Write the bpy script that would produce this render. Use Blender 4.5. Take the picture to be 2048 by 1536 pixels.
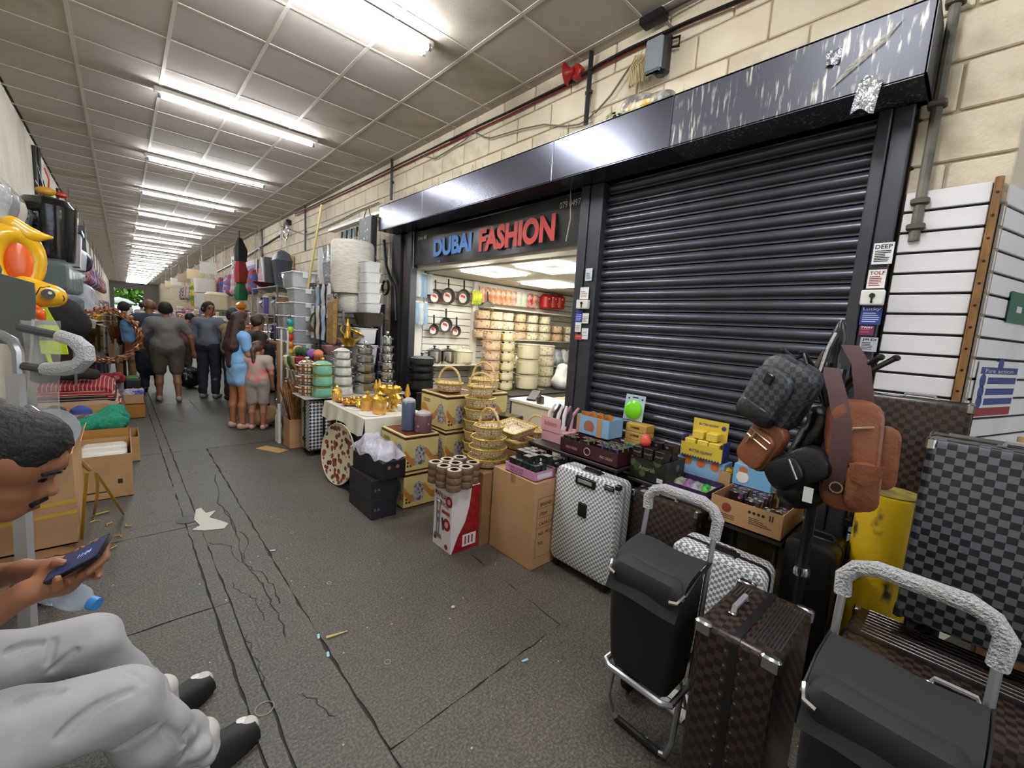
import bpy, bmesh, math, random
import numpy as np
from mathutils import Vector, Matrix, Euler
random.seed(7)
S = bpy.context.scene
COL = S.collection
PI = math.pi
for o in list(bpy.data.objects): bpy.data.objects.remove(o)

# ------------------------------------------------------------------ camera
FPX, CAMH = 846.0, 1.6
_p, _y, _r = (math.radians(a) for a in (7.266, 42.77, 3.732))
_fw = Vector((math.sin(_y)*math.cos(_p), math.cos(_y)*math.cos(_p), -math.sin(_p)))
_rt0 = Vector((math.cos(_y), -math.sin(_y), 0)); _up0 = _rt0.cross(_fw)
_rt = _rt0*math.cos(_r) + _up0*math.sin(_r); _up = _up0*math.cos(_r) - _rt0*math.sin(_r)
CAM = Vector((0, 0, CAMH))
cd = bpy.data.cameras.new('camera'); co = bpy.data.objects.new('camera', cd); COL.objects.link(co)
cd.sensor_width = 36; cd.lens = FPX/2048*36; cd.clip_start = .02; cd.clip_end = 400
m = Matrix((_rt, _up, -_fw)).transposed().to_4x4(); m.translation = CAM
co.matrix_world = m; S.camera = co

# ------------------------------------------------------------------ world, exposure
S.view_settings.view_transform = 'Standard'; S.view_settings.look = 'None'
S.view_settings.gamma = 1; S.view_settings.use_curve_mapping = False
S.view_settings.exposure = 0.0
w = bpy.data.worlds.new('world'); S.world = w; w.use_nodes = True
w.node_tree.nodes['Background'].inputs[0].default_value = (.78, .88, 1, 1)
w.node_tree.nodes['Background'].inputs[1].default_value = 2.0
TUBE_E, LED_E = 145.0, 24.0
cy = S.cycles; cy.max_bounces = 5; cy.diffuse_bounces = 3; cy.glossy_bounces = 2; cy.transmission_bounces = 4; cy.transparent_max_bounces = 10
cy.caustics_reflective = False; cy.caustics_refractive = False; cy.sample_clamp_indirect = 5.0; cy.adaptive_threshold = .05

# ------------------------------------------------------------------ pixel -> place (measured from the photograph's perspective)
def ray(px, py): return _fw + _rt*((px-1024)/FPX) - _up*((py-768)/FPX)
def P(px, py, x=None, y=None, z=None):
    d = ray(px, py)
    for v, i in ((x, 0), (y, 1), (z, 2)):
        if v is not None: return CAM + d*((v-CAM[i])/d[i])
def DP(px, py, d): return CAM + ray(px, py)*d
def pix(p):
    d = Vector(p)-CAM; w = d.dot(_fw); return 1024+FPX*d.dot(_rt)/w, 768-FPX*d.dot(_up)/w
def ht(p, py):
    lo, hi = -1, 6
    for _ in range(40):
        mm = (lo+hi)/2
        if pix((p[0], p[1], mm))[1] > py: lo = mm
        else: hi = mm
    return mm

# ------------------------------------------------------------------ materials
def lin(h):
    if isinstance(h, tuple): return h if len(h) == 4 else (*h, 1)
    h = h.lstrip('#'); c = [int(h[i:i+2], 16)/255 for i in (0, 2, 4)]
    return tuple([x/12.92 if x <= .04045 else ((x+.055)/1.055)**2.4 for x in c]+[1])
MATS = {}
def nodes(name):
    mt = bpy.data.materials.new(name); mt.use_nodes = True; MATS[name] = mt
    nt = mt.node_tree; return mt, nt, nt.nodes['Principled BSDF']
def N(nt, typ, **kw):
    n = nt.nodes.new(typ)
    for k, v in kw.items():
        if k in n.inputs.keys(): n.inputs[k].default_value = v
        else: setattr(n, k, v)
    return n
def mixc(nt, fac, a, b):
    mx = nt.nodes.new('ShaderNodeMix'); mx.data_type = 'RGBA'
    if hasattr(fac, 'links'): nt.links.new(fac, mx.inputs[0])
    else: mx.inputs[0].default_value = fac
    for v, i in ((a, 6), (b, 7)):
        if hasattr(v, 'links'): nt.links.new(v, mx.inputs[i])
        else: mx.inputs[i].default_value = lin(v)
    return mx.outputs[2]
def ramp(nt, src, lo, hi):
    r = nt.nodes.new('ShaderNodeMapRange'); r.inputs[1].default_value = lo; r.inputs[2].default_value = hi
    nt.links.new(src, r.inputs[0]); return r.outputs[0]
def mat(name, c, rough=.5, metal=0, c2=None, scale=8, lo=.4, hi=.6, bump=0, bscale=None, trans=0, coat=0, stretch=None):
    if name in MATS: return MATS[name]
    mt, nt, b = nodes(name)
    b.inputs['Base Color'].default_value = lin(c); b.inputs['Roughness'].default_value = rough
    b.inputs['Metallic'].default_value = metal
    if trans: b.inputs['Transmission Weight'].default_value = trans
    if coat: b.inputs['Coat Weight'].default_value = coat; b.inputs['Coat Roughness'].default_value = .12
    if c2 or bump:
        tc = nt.nodes.new('ShaderNodeTexCoord'); src = tc.outputs['Object']
        if stretch:
            mp = nt.nodes.new('ShaderNodeMapping'); mp.inputs['Scale'].default_value = stretch
            nt.links.new(src, mp.inputs[0]); src = mp.outputs[0]
    if c2:
        nz = N(nt, 'ShaderNodeTexNoise', Scale=scale, Detail=4.0); nt.links.new(src, nz.inputs['Vector'])
        nt.links.new(mixc(nt, ramp(nt, nz.outputs[0], lo, hi), c, c2), b.inputs['Base Color'])
    if bump:
        n2 = N(nt, 'ShaderNodeTexNoise', Scale=bscale or scale, Detail=3.0); nt.links.new(src, n2.inputs['Vector'])
        bp = N(nt, 'ShaderNodeBump', Strength=bump, Distance=.02); nt.links.new(n2.outputs[0], bp.inputs['Height'])
        nt.links.new(bp.outputs[0], b.inputs['Normal'])
    return mt
def emit(name, c, e):
    mt, nt, b = nodes(name); b.inputs['Emission Color'].default_value = lin(c); b.inputs['Emission Strength'].default_value = e
    b.inputs['Base Color'].default_value = lin(c); return mt
def checker(name, c1, c2, size, rough=.45, rot=(0, 0, 0), sc=(1, 1, 1), c3=None):
    if name in MATS: return MATS[name]
    mt, nt, b = nodes(name); tc = nt.nodes.new('ShaderNodeTexCoord'); mp = nt.nodes.new('ShaderNodeMapping')
    mp.inputs['Rotation'].default_value = rot; mp.inputs['Scale'].default_value = sc; mp.inputs['Location'].default_value = (.0041, .0037, .0043)
    nt.links.new(tc.outputs['Object'], mp.inputs[0])
    ck = N(nt, 'ShaderNodeTexChecker', Scale=1/size); nt.links.new(mp.outputs[0], ck.inputs['Vector'])
    nt.links.new(mixc(nt, ck.outputs['Fac'], c1, c2), b.inputs['Base Color']); b.inputs['Roughness'].default_value = rough
    return mt
def cells(name, cols, scale, rough=.5, ground=None, cut=.35, metric='EUCLIDEAN'):
    """scattered flecks of several colours (printed flowers, small print, wrapped sweets)"""
    if name in MATS: return MATS[name]
    mt, nt, b = nodes(name); tc = nt.nodes.new('ShaderNodeTexCoord')
    v = N(nt, 'ShaderNodeTexVoronoi', Scale=scale); v.distance = metric; nt.links.new(tc.outputs['Object'], v.inputs['Vector'])
    sp = nt.nodes.new('ShaderNodeSeparateColor'); nt.links.new(v.outputs['Color'], sp.inputs[0])
    cr = nt.nodes.new('ShaderNodeValToRGB'); cr.color_ramp.interpolation = 'CONSTANT'
    nt.links.new(sp.outputs[0], cr.inputs[0]); el = cr.color_ramp.elements
    while len(el) < len(cols): el.new(.5)
    for i, c in enumerate(cols): el[i].position = i/len(cols); el[i].color = lin(c)
    out = cr.outputs[0]
    if ground: out = mixc(nt, ramp(nt, v.outputs['Distance'], cut, cut+.06), out, ground)
    nt.links.new(out, b.inputs['Base Color']); b.inputs['Roughness'].default_value = rough
    return mt
def film(name, c='#ffffff', amt=.25, rough=.12, bump=.4, bscale=30):
    """clear plastic: mostly see-through with a glossy skin"""
    if name in MATS: return MATS[name]
    mt, nt, b = nodes(name); b.inputs['Base Color'].default_value = lin(c); b.inputs['Roughness'].default_value = rough
    tr = N(nt, 'ShaderNodeBsdfTransparent', Color=(.97, .98, .98, 1)); mx = nt.nodes.new('ShaderNodeMixShader'); mx.inputs[0].default_value = amt
    if bump:
        tc = nt.nodes.new('ShaderNodeTexCoord')
        n2 = N(nt, 'ShaderNodeTexNoise', Scale=bscale, Detail=2.0); nt.links.new(tc.outputs['Object'], n2.inputs['Vector'])
        bp = N(nt, 'ShaderNodeBump', Strength=bump, Distance=.02); nt.links.new(n2.outputs[0], bp.inputs['Height'])
        nt.links.new(bp.outputs[0], b.inputs['Normal'])
    nt.links.new(tr.outputs[0], mx.inputs[1]); nt.links.new(b.outputs[0], mx.inputs[2])
    nt.links.new(mx.outputs[0], nt.nodes['Material Output'].inputs[0]); return mt

# ------------------------------------------------------------------ mesh builder
def rrect(w, h, r, n=4):
    """rounded rectangle ring, centred, counter-clockwise"""
    out = []
    for cx, cy, a0 in ((w/2-r, h/2-r, 0), (-w/2+r, h/2-r, 90), (-w/2+r, -h/2+r, 180), (w/2-r, -h/2+r, 270)):
        for i in range(n+1):
            a = math.radians(a0+90*i/n); out.append((cx+r*math.cos(a), cy+r*math.sin(a)))
    return out
class MB:
    def __init__(s): s.v = []; s.f = []
    def add(s, vs, fs):
        o = len(s.v); s.v += [tuple(v) for v in vs]; s.f += [tuple(i+o for i in f) for f in fs]; return s
    def box(s, x0, x1, y0, y1, z0, z1):
        return s.add([(x, y, z) for z in (z0, z1) for y in (y0, y1) for x in (x0, x1)],
                     [(0, 2, 3, 1), (4, 5, 7, 6), (0, 1, 5, 4), (2, 6, 7, 3), (0, 4, 6, 2), (1, 3, 7, 5)])
    def cbox(s, x0, x1, y0, y1, z0, z1, r=.006):
        """box with chamfered edges, via three stacked rings"""
        w, d, cx, cy = x1-x0, y1-y0, (x0+x1)/2, (y0+y1)/2; r = min(r, w*.45, d*.45, (z1-z0)*.45)
        rings = []
        for ins, z in ((r, z0), (0, z0+r), (0, z1-r), (r, z1)):
            rings.append([(cx+a, cy+b, z) for a, b in rrect(w-2*ins, d-2*ins, r, 1)])
        return s.loft(rings)
    def loft(s, rings, cap=True, closed=False):
        n = len(rings[0]); o = len(s.v)
        for r in rings: s.v += [tuple(p) for p in r]
        k = len(rings)
        for i in range(k if closed else k-1):
            a, b = o+i*n, o+((i+1) % k)*n
            for j in range(n): s.f.append((a+j, a+(j+1) % n, b+(j+1) % n, b+j))
        if cap and not closed:
            s.f.append(tuple(o+n-1-j for j in range(n))); s.f.append(tuple(o+(k-1)*n+j for j in range(n)))
        return s
    def lathe(s, prof, c=(0, 0, 0), seg=16, axis='z', cap=True, lob=None, amp=0):
        rings = []
        for r, z in prof:
            ring = []
            for j in range(seg):
                a = 2*PI*j/seg; rr = r*(1+amp*math.cos(a*lob)) if lob else r
                p = (rr*math.cos(a), rr*math.sin(a), z)
                if axis == 'x': p = (p[2], p[0], p[1])
                elif axis == 'y': p = (p[1], p[2], p[0])
                ring.append((p[0]+c[0], p[1]+c[1], p[2]+c[2]))
            rings.append(ring)
        return s.loft(rings, cap)
    def cyl(s, c, r, h, seg=12, axis='z', r2=None):
        return s.lathe([(r, 0), (r if r2 is None else r2, h)], c, seg, axis)
    def tube(s, path, r, seg=6, closed=False, cap=True):
        pts = [Vector(p) for p in path]; n = len(pts); rings = []
        rs = r if isinstance(r, (list, tuple)) else [r]*n
        up = None
        for i, p in enumerate(pts):
            a = pts[i-1] if (i > 0 or closed) else p; b = pts[(i+1) % n] if (i < n-1 or closed) else p
            t = (b-a); t = t.normalized() if t.length > 1e-9 else Vector((0, 0, 1))
            if up is None: up = Vector((0, 0, 1)) if abs(t.z) < .9 else Vector((1, 0, 0))
            u = up-t*up.dot(t)
            if u.length < 1e-6: u = Vector((1, .3, 0))-t*Vector((1, .3, 0)).dot(t)
            u.normalize(); up = u; v = t.cross(u)
            rings.append([p+(u*math.cos(2*PI*j/seg)+v*math.sin(2*PI*j/seg))*rs[i] for j in range(seg)])
        return s.loft(rings, cap, closed)
    def ell(s, c, rx, ry, rz, seg=10, rows=6):
        prof = [(max(math.sin(PI*i/rows), .02), -math.cos(PI*i/rows)) for i in range(rows+1)]
        o = len(s.v); s.lathe(prof, (0, 0, 0), seg)
        for i in range(o, len(s.v)):
            x, y, z = s.v[i]; s.v[i] = (c[0]+x*rx, c[1]+y*ry, c[2]+z*rz)
        return s
    def sheet(s, fn, nu, nv, thick=0):
        o = len(s.v); g = [[Vector(fn(i/nu, j/nv)) for j in range(nv+1)] for i in range(nu+1)]
        def idx(i, j, k=0): return o+k*(nu+1)*(nv+1)+i*(nv+1)+j
        for row in g: s.v += [tuple(p) for p in row]
        for i in range(nu):
            for j in range(nv): s.f.append((idx(i, j), idx(i+1, j), idx(i+1, j+1), idx(i, j+1)))
        if thick:
            for i in range(nu+1):
                for j in range(nv+1):
                    a = g[min(i+1, nu)][j]-g[max(i-1, 0)][j]; b = g[i][min(j+1, nv)]-g[i][max(j-1, 0)]
                    nn = a.cross(b); nn = nn.normalized() if nn.length > 1e-12 else Vector((0, 0, 1))
                    s.v.append(tuple(g[i][j]-nn*thick))
            for i in range(nu):
                for j in range(nv): s.f.append((idx(i, j+1, 1), idx(i+1, j+1, 1), idx(i+1, j, 1), idx(i, j, 1)))
            for i in range(nu):
                s.f.append((idx(i+1, 0), idx(i, 0), idx(i, 0, 1), idx(i+1, 0, 1))); s.f.append((idx(i, nv), idx(i+1, nv), idx(i+1, nv, 1), idx(i, nv, 1)))
            for j in range(nv):
                s.f.append((idx(0, j), idx(0, j+1), idx(0, j+1, 1), idx(0, j, 1))); s.f.append((idx(nu, j+1), idx(nu, j), idx(nu, j, 1), idx(nu, j+1, 1)))
        return s
    def prism(s, poly, z0, z1, plane='xy'):
        def q(a, b, c): return {'xy': (a, b, c), 'xz': (a, c, b), 'yz': (c, a, b)}[plane]
        n = len(poly); o = len(s.v)
        s.v += [q(a, b, z0) for a, b in poly]+[q(a, b, z1) for a, b in poly]
        s.f.append(tuple(o+n-1-i for i in range(n))); s.f.append(tuple(o+n+i for i in range(n)))
        for i in range(n): s.f.append((o+i, o+(i+1) % n, o+n+(i+1) % n, o+n+i))
        return s
    def xf(s, M, start=0):
        for i in range(start, len(s.v)): s.v[i] = tuple(M @ Vector(s.v[i]))
        return s
    def mesh(s, name, mt, smooth=35):
        me = bpy.data.meshes.new(name); me.from_pydata(s.v, [], s.f); me.materials.append(mt)
        bm = bmesh.new(); bm.from_mesh(me); bmesh.ops.recalc_face_normals(bm, faces=bm.faces); bm.to_mesh(me); bm.free()
        if smooth:
            me.polygons.foreach_set('use_smooth', [True]*len(me.polygons)); me.set_sharp_from_angle(angle=math.radians(smooth))
        return me
    def build(s, name, mt, parent=None, smooth=35, loc=None, rz=0, label=None):
        return obj(name, s.mesh(name, mt, smooth), parent, loc, rz, label)
def obj(name, me, parent=None, loc=None, rz=0, label=None):
    o = bpy.data.objects.new(name, me); COL.objects.link(o); o.parent = parent
    if loc is not None: o.location = loc
    if rz: o.rotation_euler = (0, 0, rz)
    if label: o['label'] = label
    return o
def tag(o, label, cat, group=None):
    o['label'] = label; o['category'] = cat
    if group: o['group'] = group
    return o
def thing(name, label, cat, loc=(0, 0, 0), rz=0, group=None, rot=None):
    o = bpy.data.objects.new(name, None); COL.objects.link(o); o.empty_display_size = .05
    o.location = loc; o.rotation_euler = rot or (0, 0, rz); return tag(o, label, cat, group)
def struct(o): o['kind'] = 'structure'; return o
def dup(root, loc, rz=None, label=None, group=None, scale=None, rot=None):
    def cp(o, par):
        c = o.copy(); COL.objects.link(c); c.parent = par
        for ch in o.children: cp(ch, c)
        return c
    r = cp(root, root.parent); r.location = loc
    if rz is not None: r.rotation_euler = (0, 0, rz)
    if rot: r.rotation_euler = rot
    if scale: r.scale = scale if isinstance(scale, tuple) else (scale,)*3
    if label: r['label'] = label
    if group: r['group'] = group
    return r
FONT_CACHE = {}
def text(s, size, mt, parent, M, name='lettering', depth=.0006, sx=1, bold=0, align='LEFT', shear=0, res=2):
    cu = bpy.data.curves.new('t', 'FONT'); cu.body = s; cu.size = size; cu.extrude = depth; cu.resolution_u = res
    cu.offset = bold; cu.align_x = align; cu.shear = shear
    to = bpy.data.objects.new('t', cu); me = bpy.data.meshes.new_from_object(to)
    bpy.data.objects.remove(to); bpy.data.curves.remove(cu)
    me.transform(Matrix.Diagonal((sx, 1, 1, 1))); me.transform(M); me.name = name; me.materials.clear(); me.materials.append(mt)
    return obj(name, me, parent)
def frame(o, xa, ya):
    """matrix whose local x/y axes run along xa/ya and whose origin is o"""
    xa = Vector(xa).normalized(); ya = Vector(ya); ya = (ya-xa*ya.dot(xa)).normalized(); za = xa.cross(ya)
    M = Matrix((xa, ya, za)).transposed().to_4x4(); M.translation = Vector(o); return M

# ------------------------------------------------------------------ smooth bodies: blended capsules -> one surface
def blob(prims, res=.012, k=.03, noise=0, nscale=12):
    """prims: (a, b, ra, rb) capsules; optional 5th item: own blend; '-' first means carve. returns MB"""
    lo = np.min([np.minimum(np.array(p[-4])-p[-2], np.array(p[-3])-p[-1]) for p in map(_np4, prims)], 0)-2*res-k
    hi = np.max([np.maximum(np.array(p[-4])+p[-2], np.array(p[-3])+p[-1]) for p in map(_np4, prims)], 0)+2*res+k
    n = np.ceil((hi-lo)/res).astype(int)+1
    V = np.full(n, 1.0, np.float32)
    ax = [lo[i]+res*np.arange(n[i]) for i in range(3)]
    for p0 in prims:
        neg = p0[0] == '-'; p = _np4(p0); kk = p0[-1] if (not neg and len(p0) == 5) else k
        a, b, ra, rb = np.array(p[0], float), np.array(p[1], float), p[2], p[3]
        mg = max(ra, rb)+kk+3*res
        i0 = np.maximum(np.floor((np.minimum(a, b)-mg-lo)/res).astype(int), 0); i1 = np.minimum(np.ceil((np.maximum(a, b)+mg-lo)/res).astype(int)+1, n)
        if (i1 <= i0).any(): continue
        sl = tuple(slice(i0[i], i1[i]) for i in range(3))
        X, Y, Z = np.meshgrid(*[ax[i][sl[i]] for i in range(3)], indexing='ij')
        ab = b-a; L = max(ab@ab, 1e-12)
        t = np.clip(((X-a[0])*ab[0]+(Y-a[1])*ab[1]+(Z-a[2])*ab[2])/L, 0, 1)
        d = np.sqrt((X-a[0]-t*ab[0])**2+(Y-a[1]-t*ab[1])**2+(Z-a[2]-t*ab[2])**2)-(ra+(rb-ra)*t)
        cur = V[sl]
        if neg: V[sl] = np.maximum(cur, -d)
        else:
            h = np.clip(.5+.5*(cur-d)/kk, 0, 1); V[sl] = cur+(d-cur)*h-kk*h*(1-h)
    if noise:
        X, Y, Z = np.meshgrid(*ax, indexing='ij')
        V = V+noise*(np.sin(nscale*X+2*np.sin(nscale*.7*Y))*np.sin(nscale*1.3*Z+1.5*np.sin(nscale*.6*X))+.5*np.sin(nscale*2.1*Y+nscale*1.7*Z))
    return nets(V.astype(np.float32), lo, res)
def _np4(p):
    return p[1:5] if p[0] == '-' else p[:4]
def nets(V, lo, res):
    ins = V < 0; n = V.shape
    cs = np.zeros((n[0]-1, n[1]-1, n[2]-1, 3)); cnt = np.zeros((n[0]-1, n[1]-1, n[2]-1))
    quads = []
    idx = -np.ones((n[0]-1, n[1]-1, n[2]-1), np.int64)
    for ax in range(3):
        s0 = [slice(None)]*3; s1 = [slice(None)]*3; s0[ax] = slice(0, -1); s1[ax] = slice(1, None)
        a, b = V[tuple(s0)], V[tuple(s1)]; cr = (a < 0) != (b < 0)
        E = np.argwhere(cr)
        if len(E) == 0: continue
        t = (a[cr]/(a[cr]-b[cr])); pos = E.astype(float); pos[:, ax] += t
        o1, o2 = [i for i in range(3) if i != ax]
        for d1 in (0, -1):
            for d2 in (0, -1):
                c = E.copy(); c[:, o1] += d1; c[:, o2] += d2
                ok = (c >= 0).all(1) & (c < np.array(cnt.shape)).all(1)
                np.add.at(cs, tuple(c[ok].T), pos[ok]); np.add.at(cnt, tuple(c[ok].T), 1)
        inner = (E[:, o1] > 0) & (E[:, o2] > 0) & (E[:, o1] < n[o1]-1) & (E[:, o2] < n[o2]-1)
        quads.append((E[inner], o1, o2))
    act = np.argwhere(cnt > 0); idx[tuple(act.T)] = np.arange(len(act))
    vs = cs[tuple(act.T)]/cnt[tuple(act.T)][:, None]*res+lo
    fs = []
    for E, o1, o2 in quads:
        q = []
        for d1, d2 in ((0, 0), (-1, 0), (-1, -1), (0, -1)):
            c = E.copy(); c[:, o1] += d1; c[:, o2] += d2; q.append(idx[tuple(c.T)])
        fs.append(np.stack(q, 1))
    m = MB(); m.v = [tuple(v) for v in vs.tolist()]
    m.f = [tuple(f) for f in np.concatenate(fs).tolist()] if fs else []
    return m

_nw = 'zero one two three four five six seven eight nine ten eleven twelve thirteen fourteen fifteen sixteen seventeen eighteen nineteen'.split()
def numw(n): return _nw[n] if n < 20 else ('', '', 'twenty', 'thirty', 'forty', 'fifty', 'sixty', 'seventy')[n//10]+(('-'+_nw[n % 10]) if n % 10 else '')
# ================================================================== THE SETTING
XW, XF, ZC, XL, YE = 2.95, 2.65, 3.9, -.88, 60.0
def fit_text(s, mt, parent, o, xa, ya, w, h, name='lettering', bold=0, depth=.0006):
    t = text(s, 1, mt, None, Matrix.Identity(4), name, depth=0, bold=bold, res=5 if bold > .04 else 2); me = t.data
    c = np.empty(len(me.vertices)*3); me.vertices.foreach_get('co', c); c = c.reshape(-1, 3)
    lo, hi = c.min(0), c.max(0)
    me.transform(Matrix.Diagonal((w/(hi[0]-lo[0]), h/(hi[1]-lo[1]), 1, 1)) @ Matrix.Translation((-lo[0], -lo[1], 0)))
    me.transform(frame(o, xa, ya)); t.parent = parent; return t

# ---- floor: worn concrete bays with joints between them
def floor_mat(name, c, c2, speck):
    mt, nt, b = nodes(name); tc = nt.nodes.new('ShaderNodeTexCoord'); o = tc.outputs['Object']
    n1 = N(nt, 'ShaderNodeTexNoise', Scale=1.6, Detail=6.0, Roughness=.65); n2 = N(nt, 'ShaderNodeTexNoise', Scale=90.0, Detail=3.0)
    n3 = N(nt, 'ShaderNodeTexNoise', Scale=14.0, Detail=4.0); v = N(nt, 'ShaderNodeTexVoronoi', Scale=26.0); v2 = N(nt, 'ShaderNodeTexVoronoi', Scale=9.0)
    for n in (n1, n2, n3, v, v2): nt.links.new(o, n.inputs['Vector'])
    col = mixc(nt, ramp(nt, n1.outputs[0], .3, .7), c, c2)
    col = mixc(nt, ramp(nt, n2.outputs[0], .4, .75), col, mixc(nt, .45, col, '#8d8a82'))
    col = mixc(nt, ramp(nt, n3.outputs[0], .55, .8), col, mixc(nt, .5, col, '#2a2824'))
    col = mixc(nt, ramp(nt, v.outputs['Distance'], .13, .05), col, mixc(nt, speck, col, '#b9b4a8'))
    col = mixc(nt, ramp(nt, v2.outputs['Distance'], .05, .03), col, '#b8b2a6')
    nt.links.new(col, b.inputs['Base Color'])
    nt.links.new(ramp(nt, n1.outputs[0], .2, 1.1), b.inputs['Roughness'])
    r = nt.nodes.new('ShaderNodeMapRange'); r.inputs[3].default_value = .42; r.inputs[4].default_value = .7
    nt.links.new(n1.outputs[0], r.inputs[0]); nt.links.new(r.outputs[0], b.inputs['Roughness'])
    bp = N(nt, 'ShaderNodeBump', Strength=.35, Distance=.01); nt.links.new(n2.outputs[0], bp.inputs['Height']); nt.links.new(bp.outputs[0], b.inputs['Normal'])
    return mt
FA = floor_mat('concrete grey', '#322f2b', '#4b4842', .25); FB = floor_mat('concrete brown patch', '#312b26', '#453d36', .2)
FC = floor_mat('concrete far', '#45423d', '#524f49', .3)
JT = mat('joint dirt', '#2e2a25', .95)
floor = struct(MB().box(XL-.05, 9, -8, YE+40, -.1, -.006).build('floor', JT, smooth=0))
def bay(poly, mt, jit=.006, n=14):
    pts = []
    for i, a in enumerate(poly):
        b = poly[(i+1) % len(poly)]; a, b = Vector(a), Vector(b); L = (b-a).length; k = max(1, min(60, int(L/.07))) if L < 9 else 20
        for j in range(k):
            p = a+(b-a)*(j/k)
            if 0 < j: p += Vector((random.uniform(-jit, jit), random.uniform(-jit, jit)))
            pts.append((p.x, p.y))
    return MB().prism(pts, -.008, 0).build('concrete_bay', mt, floor, smooth=0)
g = .005
# the narrow drain strip that runs down the passage
s0a, s0b = P(309, 860, z=0), P(475, 1358, z=0); s1a, s1b = P(327, 866, z=0), P(520, 1358, z=0)
def lx(a, b, y): return a.x+(b.x-a.x)*(y-a.y)/(b.y-a.y)
def sl(y): return lx(s0a, s0b, y)
def sr(y): return lx(s1a, s1b, y)
ca, cb = P(413, 897, z=0), P(683, 1348, z=0); cc = P(780, 1500, z=0); cr_ = P(1120, 1250, z=0); ct = P(640, 878, z=0)
def sc(y): return lx(ca, cb, y) if y > cb.y else lx(cb, cc, y)
ys = [-2, .6, 2.6, 3.75, 5.9, 9, 13]
for a, b in zip(ys, ys[1:]):
    bay([(XL, a+g), (sl(a)-g, a+g), (sl(b)-g, b-g), (XL, b-g)], FA)
    bay([(sl(a)+g*.6, a+g*.5), (sr(a)-g*.6, a+g*.5), (sr(b)-g*.6, b-g*.5), (sl(b)+g*.6, b-g*.5)], FA, .004)
Y1 = ca.y
bay([(sr(-2)+g, -2), (cc.x-.12, -2), (cc.x-g, cc.y-g), (cb.x-g, cb.y), (ca.x-g, Y1), (sr(Y1)+g, Y1)], FA, .007)
bay([(cc.x+g, cc.y+g), (cr_.x, cr_.y+g), (cr_.x+.05, 2.4), (3.1, 2.5), (3.1, Y1-.05), (ca.x+g, Y1-g), (cb.x+g, cb.y)], FB, .007)
bay([(cc.x-.11, -2), (8.5, -2), (8.5, 2.5-g), (3.1, 2.5-g), (cr_.x+.05+g, 2.4), (cr_.x+g, cr_.y), (cc.x, cc.y-g)], FB, .007)
bay([(sr(Y1)+g, Y1+g), (3.1, Y1+g), (3.1, 9-g), (sr(9)+g, 9-g)], FA)
bay([(sr(9)+g, 9+g), (3.1, 9+g), (3.1, 13-g), (sr(13)+g, 13-g)], FC)
bay([(XL, 13+g), (3.1, 13+g), (3.1, YE), (XL, YE)], FC, 0)
bay([(3.1+g, 2.5), (8.5, 2.5), (8.5, 6), (3.1+g, 6)], FB, 0)
def crack(pxs, w=.006, n=4):
    pts = [P(x, y, z=.0) for x, y in pxs]; path = []
    for a, b in zip(pts, pts[1:]):
        for j in range(n):
            p = a+(b-a)*(j/n); path.append(p+Vector((random.uniform(-.012, .012), random.uniform(-.018, .018), 0)))
    m = MB(); L = [];
    for i, p in enumerate(path):
        t = (path[min(i+1, len(path)-1)]-path[max(i-1, 0)]).normalized(); nn = Vector((-t.y, t.x, 0))*w*.45*random.uniform(.3, 1.3)
        L.append((p+nn, p-nn))
    m.sheet(lambda u, v: (L[round(u*(len(L)-1))][round(v)]+Vector((0, 0, .0012))), len(L)-1, 1)
    return m.build('crack', JT, floor, smooth=0)
crack([(430, 950), (437, 1005), (470, 1050), (480, 1090), (490, 1130), (520, 1160), (540, 1200), (560, 1240), (575, 1290)], .009)
crack([(440, 1010), (462, 1030), (470, 1060), (500, 1080), (485, 1110), (500, 1135), (530, 1150), (548, 1180), (570, 1215)], .008)
crack([(415, 1085), (460, 1095), (475, 1120), (490, 1130)], .006)
crack([(462, 1165), (480, 1185), (510, 1200), (522, 1225), (525, 1245)], .006)
crack([(260, 1060), (320, 1045), (372, 1040)], .005); crack([(600, 1390), (640, 1410), (680, 1440)], .006); crack([(490, 1275), (505, 1300), (520, 1340), (530, 1380)], .006)
crack([(330, 838), (400, 850), (460, 846)], .01, 3); crack([(380, 800), (400, 825), (470, 820)], .01, 3)

# ---- walls
BLK = mat('cream painted block', '#e0d5c0', .8, c2='#d4c7ae', scale=3, lo=.35, hi=.7, bump=.25, bscale=40)
BLK2 = mat('cream painted block stained', '#d8ccb6', .8, c2='#b0a28a', scale=5, lo=.45, hi=.75, bump=.25, bscale=40)
MORT = mat('dirty cream mortar', '#c6b89e', .9, c2='#a5977e', scale=6)
LW = mat('dirty white render', '#e2dccd', .8, c2='#ccc3b1', scale=2.2, lo=.4, hi=.75, bump=.3, bscale=25)
wr = struct(MB().box(XW+.03, XW+.25, -.0, 5.5, 2.9, ZC+.1).box(XW+.03, XW+.25, 5.88, YE, 0, ZC+.1).box(XW+.03, XW+.25, 5.5, 5.88, 2.9, ZC+.1).box(XW+.03, XW+.25, .0, .34, 0, 2.9).box(XW+.08, XW+.25, .34, 2.4, 0, 2.95).build('wall_right', MORT, smooth=0))
bl = MB().cbox(XW+.015, XW+.04, 0, .438, 0, .215, .006).mesh('block', BLK, 0); bl2 = bl.copy(); bl2.materials[0] = BLK2
hb = MB().cbox(XW+.015, XW+.04, 0, .21, 0, .215, .006).mesh('half_block', BLK, 0)
random.seed(3)
for r in range(12):
    z = ZC-.228*(r+1)+.01
    for i in range(-1, 31):
        y = i*.45+(.225 if r % 2 else 0)
        lim = 3.14 if y < 5.7 else 1.75
        if y < .37: continue
        if z+.2 < lim: continue
        me = bl2 if random.random() < .3 else bl
        obj('wall_block', me, wr, (0, y, z))
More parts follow.
